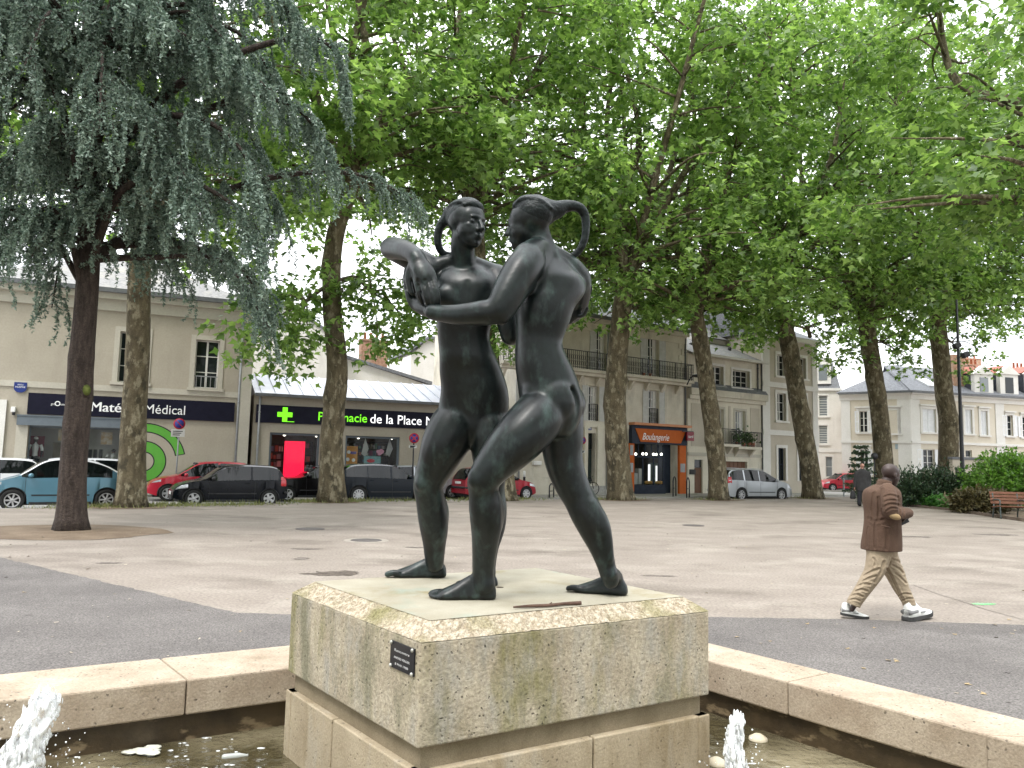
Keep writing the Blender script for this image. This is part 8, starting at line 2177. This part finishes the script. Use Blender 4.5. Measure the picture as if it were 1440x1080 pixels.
# lamp post
a = at(1354.6, 690, 37.0); lp = thing('street_lamp', 'tall thin black lamp post rising through the leaves at the right', 'lamp post', (a[0], a[1], 0))
top = at(1349.5, 415, 37.0)[2]
g = MB(); g.lathe([(.16, -.02), (.16, .5), (.12, .55), (.115, 1.6), (.10, 1.65), (.075, top * .6), (.05, top)], n=14); g.build('pole', M['black_metal'], lp)
for px, py in ((1357.5, 499), (1345.5, 486)):
    q = at(px, py, 36.7) - np.array([a[0], a[1], 0]); sg_ = 1 if q[0] > 0 else -1
    g = MB(); g.tube([(0, 0, q[2]), (q[0], q[1], q[2])], .03, n=6); g.obox(q, (.34, .30, .26), [[.9, 0, .43 * sg_], [0, 1, 0], [-.43 * sg_, 0, .9]], bev=.05); g.build('floodlight', M['black_metal'], lp)
# bench
M['bench_wood'] = noise_mat('bench_slats', (0.115, 0.046, 0.025), (0.19, 0.08, 0.045), scale=8, rough=.7, stretch=(.5, 5, 5))
M['bench_metal'] = noise_mat('bench_ironwork', (0.055, 0.068, 0.066), (0.08, 0.095, 0.092), rough=.5)
a = on(1437, 730); be = thing('park_bench', 'brown slatted park bench with curved grey metal legs at the right edge', 'bench', (a[0], a[1], 0), R(-13))
g = MB()
for k in range(5): g.obox((0, -.30 + .115 * k, .45 - .012 * k), (1.8, .095, .035), bev=.008)
g.build('seat', M['bench_wood'], be)
g = MB()
for k in range(4): g.obox((0, .27 + .035 * k, .56 + .115 * k), (1.8, .032, .10), [[1, 0, 0], [0, .95, .3], [0, -.3, .95]], bev=.008)
g.build('backrest', M['bench_wood'], be)
for x in (-.80, 0.0, .80):
    g = MB(); g.tube([(x, -.36, 0), (x, -.33, .30), (x, -.30, .42), (x, .10, .40), (x, .26, .44), (x, .36, .90)], .026, n=8, sub=4); g.tube([(x, .24, .44), (x, .34, .2), (x, .38, 0)], .026, n=8, sub=3); g.tube([(x, -.30, .42), (x, -.33, .62), (x, -.18, .68), (x, .10, .67), (x, .30, .66)], .024, n=8, sub=4); g.build('leg', M['bench_metal'], be)

# ------------------------------------------------------------------ planting
M['yew'] = leaf_mat('yew_needle', (0.016, 0.042, 0.020), (0.065, 0.110, 0.050), .15)
M['bush_bright'] = leaf_mat('bright_bush_leaf', (0.075, 0.175, 0.03), (0.22, 0.38, 0.08), .4)
M['bush_brown'] = leaf_mat('bronze_juniper', (0.050, 0.048, 0.018), (0.15, 0.125, 0.055), .2)
M['ivy'] = leaf_mat('ground_cover_leaf', (0.045, 0.14, 0.03), (0.13, 0.30, 0.07), .4)
M['stem'] = noise_mat('woody_stem', (0.05, 0.035, 0.022), (0.09, 0.065, 0.04), rough=.9)
def bush(name, label, cat, px, py, d, blobs, n, size, mat, seed, up=.2, shape=LEAF, topo=LEAF_T, spray=12, jut=.3):
    """blobs: (x, y, z, rx, ry, rz) in metres from the foot of the bush"""
    rs = np.random.RandomState(seed); b = at(px, py, d); b[2] = 0
    t = thing(name, label, cat, b)
    pos, tip, nr, sz = [], [], [], []; V = sum(q[3] * q[4] * q[5] for q in blobs); g = MB()
    for x, y, z, rx, ry, rz in blobs:
        m = int(n * rx * ry * rz / V / spray) + 1; c0 = np.array([x, y, z]); rr = np.array([rx, ry, rz])
        g.tube([(x * .3, y * .3, -.02), (x * .7, y * .7, z * .5), (x, y, z)], [.05, .035, .015], n=6, sub=3)
        for _ in range(m):
            v = unit(rs.normal(0, 1, 3)); s0 = c0 + v * rr * rs.uniform(.25, .8); s1 = c0 + v * rr * rs.uniform(.85, 1.25 + jut * rs.rand()) + np.array([0, 0, up * rs.rand() * rz])
            if s1[2] < .03: continue
            u = rs.uniform(0, 1, spray); q = s0 + (s1 - s0) * u[:, None] + rs.normal(0, .03 + .25 * size[1], (spray, 3))
            dd = unit(unit(s1 - s0) * 1.0 + rs.normal(0, .6, (spray, 3)))
            g.tube([s0, s1], [.008, .004], n=3)
            pos.append(q); tip.append(dd); nr.append(unit(rs.normal(0, .6, (spray, 3)) + [0, 0, 1])); sz.append(rs.uniform(size[0], size[1], spray))
    g.build('stem', M['stem'], t); P_ = np.vstack(pos); ok = P_[:, 2] > .02
    leaves('foliage', P_[ok], np.vstack(tip)[ok], np.vstack(nr)[ok], np.concatenate(sz)[ok], mat, t, shape, topo)
    return t
bush('yew_bush', 'dark green yew bush in front of the cream house behind the brown jacketed man', 'bush', 1292, 690, 35.5, [(-.2, 0, .75, .9, .8, .8), (.35, .2, 1.0, .7, .7, .75), (-.7, .1, .5, .6, .6, .55)], 5200, (.07, .14), M['yew'], 1, .3, QUAD, QUAD_T)
bush('yew_bush', 'broader dark yew bush at the foot of the lamp post', 'bush', 1334, 692, 34.8, [(0, 0, .8, 1.0, .9, .85), (-.8, .2, .55, .8, .7, .6), (.6, .1, .6, .6, .7, .65)], 6200, (.07, .14), M['yew'], 2, .3, QUAD, QUAD_T)
bush('leafy_bush', 'large bright green bush behind the bench at the right edge', 'bush', 1402, 694, 33.6, [(-.3, 0, 1.05, .95, .9, .95), (.7, .2, 1.35, .95, .9, 1.0), (1.6, .1, 1.1, .9, .9, .9), (-.9, -.1, .75, .7, .7, .65), (.2, .3, 1.95, .6, .5, .6), (1.2, .3, 1.8, .5, .5, .5)], 8200, (.09, .19), M['bush_bright'], 3, .35)
bush('juniper_bush', 'low spreading bush of bronze green foliage left of the bench', 'bush', 1376, 722, 31.0, [(0, 0, .45, 1.05, .8, .42), (-.4, 0, .35, .6, .6, .35), (.6, .1, .40, .7, .6, .4)], 5500, (.08, .16), M['bush_brown'], 4, .1, QUAD, QUAD_T)
bush('low_shrub', 'small olive shrub behind the leafy ground cover', 'bush', 1306, 696, 36.0, [(0, 0, .3, .9, .4, .3), (.8, 0, .28, .7, .4, .26)], 2200, (.06, .13), noise_mat('dummy_leaf', (.1, .1, .05)) and leaf_mat('olive_leaf', (.05, .07, .025), (.12, .12, .05), .25), 5, .1, QUAD, QUAD_T)
bush('low_shrub', 'dark low shrub beside the walking man in the dark suit', 'bush', 1231, 690, 37.5, [(0, 0, .4, .8, .6, .42), (-.5, 0, .3, .5, .4, .3)], 2200, (.06, .13), M['yew'], 6, .2, QUAD, QUAD_T)
# a small tiered conifer
b = at(1212, 690, 40.0); b[2] = 0; t = thing('young_conifer', 'young conifer with tiers of bristly branches behind the man in the dark suit', 'tree', b)
H = at(1213, 625, 40.0)[2]; rs = np.random.RandomState(9); g = MB(); g.tube([(0, 0, -.02), (0.02, 0, H * .5), (0, 0, H)], [.06, .04, .01], n=7, sub=3); pos, tip, nr, sz = [], [], [], []
for k, z in enumerate(np.linspace(.5, H - .15, 8)):
    ln = 1.05 * (1 - z / H * .72)
    for q in range(7):
        a = 2 * math.pi * (q + .5 * (k % 2)) / 7 + rs.uniform(-.2, .2); s0 = np.array([0, 0, z]); s1 = np.array([math.cos(a) * ln, math.sin(a) * ln, z + ln * rs.uniform(.0, .28)])
        g.tube([s0, s1], [.014, .006], n=4); m = int(46 * ln) + 8; u = rs.uniform(.1, 1, m); p = s0 + (s1 - s0) * u[:, None] + rs.normal(0, .03, (m, 3)); pos.append(p); tip.append(unit(unit(s1 - s0) + rs.normal(0, .7, (m, 3)))); nr.append(unit(rs.normal(0, 1, (m, 3)))); sz.append(rs.uniform(.08, .15, m))
g.build('trunk', M['stem'], t); leaves('crown', np.vstack(pos), np.vstack(tip), np.vstack(nr), np.concatenate(sz), M['yew'], t, QUAD, QUAD_T)
# planting bed, its edging and ground cover
bedp = [on(px, py)[:2] for px, py in ((1232, 708), (1262, 710.5), (1330, 717.5), (1398, 727.5), (1470, 738))]
back = [at(1560, 680, 46)[:2], at(1330, 690, 43)[:2], at(1222, 690, 38)[:2]]
g = MB(); g.poly([(*p, .012) for p in bedp + back]); struct('planting_bed', g, M['soil'])
M['edging'] = noise_mat('bed_edging', (.12, .09, .07), (.2, .155, .125), rough=.9)
g = MB()
for a, b in zip(bedp[:-1], bedp[1:]):
    d = (b - a) / np.linalg.norm(b - a); n = np.array([-d[1], d[0]]) * .07; g.prism([(*a, 0), (*b, 0), (*(b + n), 0), (*(a + n), 0)], (0, 0, .11))
struct('bed_edging', g, M['edging'])
rs = np.random.RandomState(12); pos = []
for _ in range(5200):
    px = rs.uniform(1246, 1352); y0 = 710.5 + (px - 1262) * .103; d_ = on(px, y0)
    p = d_ + np.array([.3, .95, 0]) * rs.uniform(.1, 3.6); pos.append([p[0], p[1], abs(rs.normal(.24, .14)) + .03])
pos = np.array(pos); n = len(pos)
o = leaves('ground_cover', pos, unit(np.stack([rs.normal(0, 1, n), rs.normal(-.5, .8, n), rs.normal(.1, .35, n)], 1)), unit(rs.normal(0, .45, (n, 3)) + [0, -.25, 1]), rs.uniform(.10, .22, n), M['ivy']); o['kind'] = 'stuff'
# grass at the feet of the trees along the kerb
M['grass'] = leaf_mat('dry_grass', (0.10, 0.13, 0.035), (0.30, 0.30, 0.13), .3)
pos, hgt = [], []
for (bx, by), sx, m in ((gA[:2], 1.9, 1500), (gB[:2], 1.3, 1500), (gB2[:2], 1.9, 900), (gC[:2], 1.4, 350), (gB[:2] + [2.3, 1.7], 2.2, 700), (gA[:2] + [2.6, 1.8], 1.8, 600), (gD[:2], 1.2, 250), (gE[:2], 1.3, 250)):
    u = np.array([.80, .60]); v = np.array([-.6, .8]); a = rs.normal(0, 1, m) * sx * .6; c_ = rs.normal(.35, .42, m)
    q = np.array([bx, by]) + a[:, None] * u + c_[:, None] * v; pos.append(q); hgt.append(rs.uniform(.05, .19, m))
q = np.vstack(pos); h = np.concatenate(hgt); n = len(q)
o = leaves('grass', np.column_stack([q, np.zeros(n)]), unit(rs.normal(0, .4, (n, 3)) + [0, 0, 1.0]), unit(rs.normal(0, 1, (n, 3)) * [1, 1, .1]), h, M['grass'], None, np.array([(-.09, 0, 0), (.09, 0, 0), (.0, 1, .2)]), np.array([(0, 1, 2)])); o['kind'] = 'stuff'
for k, (gx_, w) in enumerate(((gC, 1.35), (gD, 1.2), (gE, 1.3), (gB, 1.0), (gA, 1.1))):
    th = np.linspace(0, 2 * np.pi, 26, endpoint=False); g = MB(); rs2 = np.random.RandomState(k)
    g.poly([(gx_[0] + w * (1 + .2 * math.sin(3 * a + k) + rs2.uniform(-.08, .08)) * math.cos(a), gx_[1] + w * (1 + .2 * math.sin(2 * a) + rs2.uniform(-.08, .08)) * math.sin(a), .0075) for a in th]); struct('tree_pit', g, M['soil'])

# ------------------------------------------------------------------ fallen leaves and chips on the ground
M['dead_leaf'] = noise_mat('dry_leaf', (.20, .13, .05), (.42, .33, .20), scale=9, rough=.8)
M['pale_leaf'] = noise_mat('pale_leaf', (.38, .35, .26), (.52, .48, .38), scale=9, rough=.8)
spots_ = [(1283, 873.5, .09), (1136, 878, .05), (1250, 930, .06), (1342, 893, .05), (1362, 964, .06), (1382, 977, .05), (1260, 931, .05), (1230, 884, .04), (1400, 880, .06), (12, 784, .08), (40, 783, .07), (34, 834, .06), (338, 889, .03), (404, 843, .05), (1215, 941, .05), (1193, 913, .05), (1036, 897, .05), (1420, 872, .05), (1325, 885, .04), (1083, 903, .04), (210, 742, .05), (660, 778, .05), (1050, 770, .05)]
lab = lambda k, s: s
proto = None
for k, (px, py, s) in enumerate(spots_):
    p = on(px, py); rs3 = np.random.RandomState(60 + k)
    if proto is None:
        g = MB(); V = [(v[0], v[1] - .4, .12 * abs(v[0]) + .05 * v[1] * v[1] + .06) for v in LEAF]; g.add(V, [list(t_) for t_ in LEAF_T]); g.add([(0, -.5, .03), (.03, -.5, .03), (.03, -1.0, .02), (0, -1.0, .02)], [(0, 1, 2, 3)])
        o = proto = g.build('fallen_leaf', M['dead_leaf'])
    else:
        o = proto.copy(); COL.objects.link(o)
    tag(o, 'dry brown fallen leaf lying on the square', 'leaf', 'fallen leaves scattered over the square'); o.location = (p[0], p[1], .006); o.rotation_euler = (rs3.uniform(-.2, .2), rs3.uniform(-.2, .2), rs3.uniform(0, 6.28)); o.scale = (s,) * 3
spots_ = None

# grit, twigs and seeds strewn over the square
rs = np.random.RandomState(33); n = 2600
gx_ = rs.uniform(-9, 12, n); gy_ = 4.2 + 22 * rs.uniform(0, 1, n) ** 1.7
ok = ~((gx_ * n1[0] + gy_ * n1[1] < 5.2) & (gx_ * n2[0] + gy_ * n2[1] < 4.55)); gx_, gy_ = gx_[ok], gy_[ok]; n = len(gx_)
M['grit'] = leaf_mat('grit_and_seeds', (0.06, 0.045, 0.03), (0.48, 0.42, 0.33), 0.0, .9)
o = leaves('ground_litter', np.column_stack([gx_, gy_, np.full(n, .009)]), unit(np.column_stack([rs.normal(0, 1, n), rs.normal(0, 1, n), np.zeros(n)])), unit(rs.normal(0, .25, (n, 3)) + [0, 0, 1]), rs.uniform(.008, .032, n) * rs.choice([.6, 1, 1.5], n), M['grit'], None, QUAD, QUAD_T); o['kind'] = 'stuff'
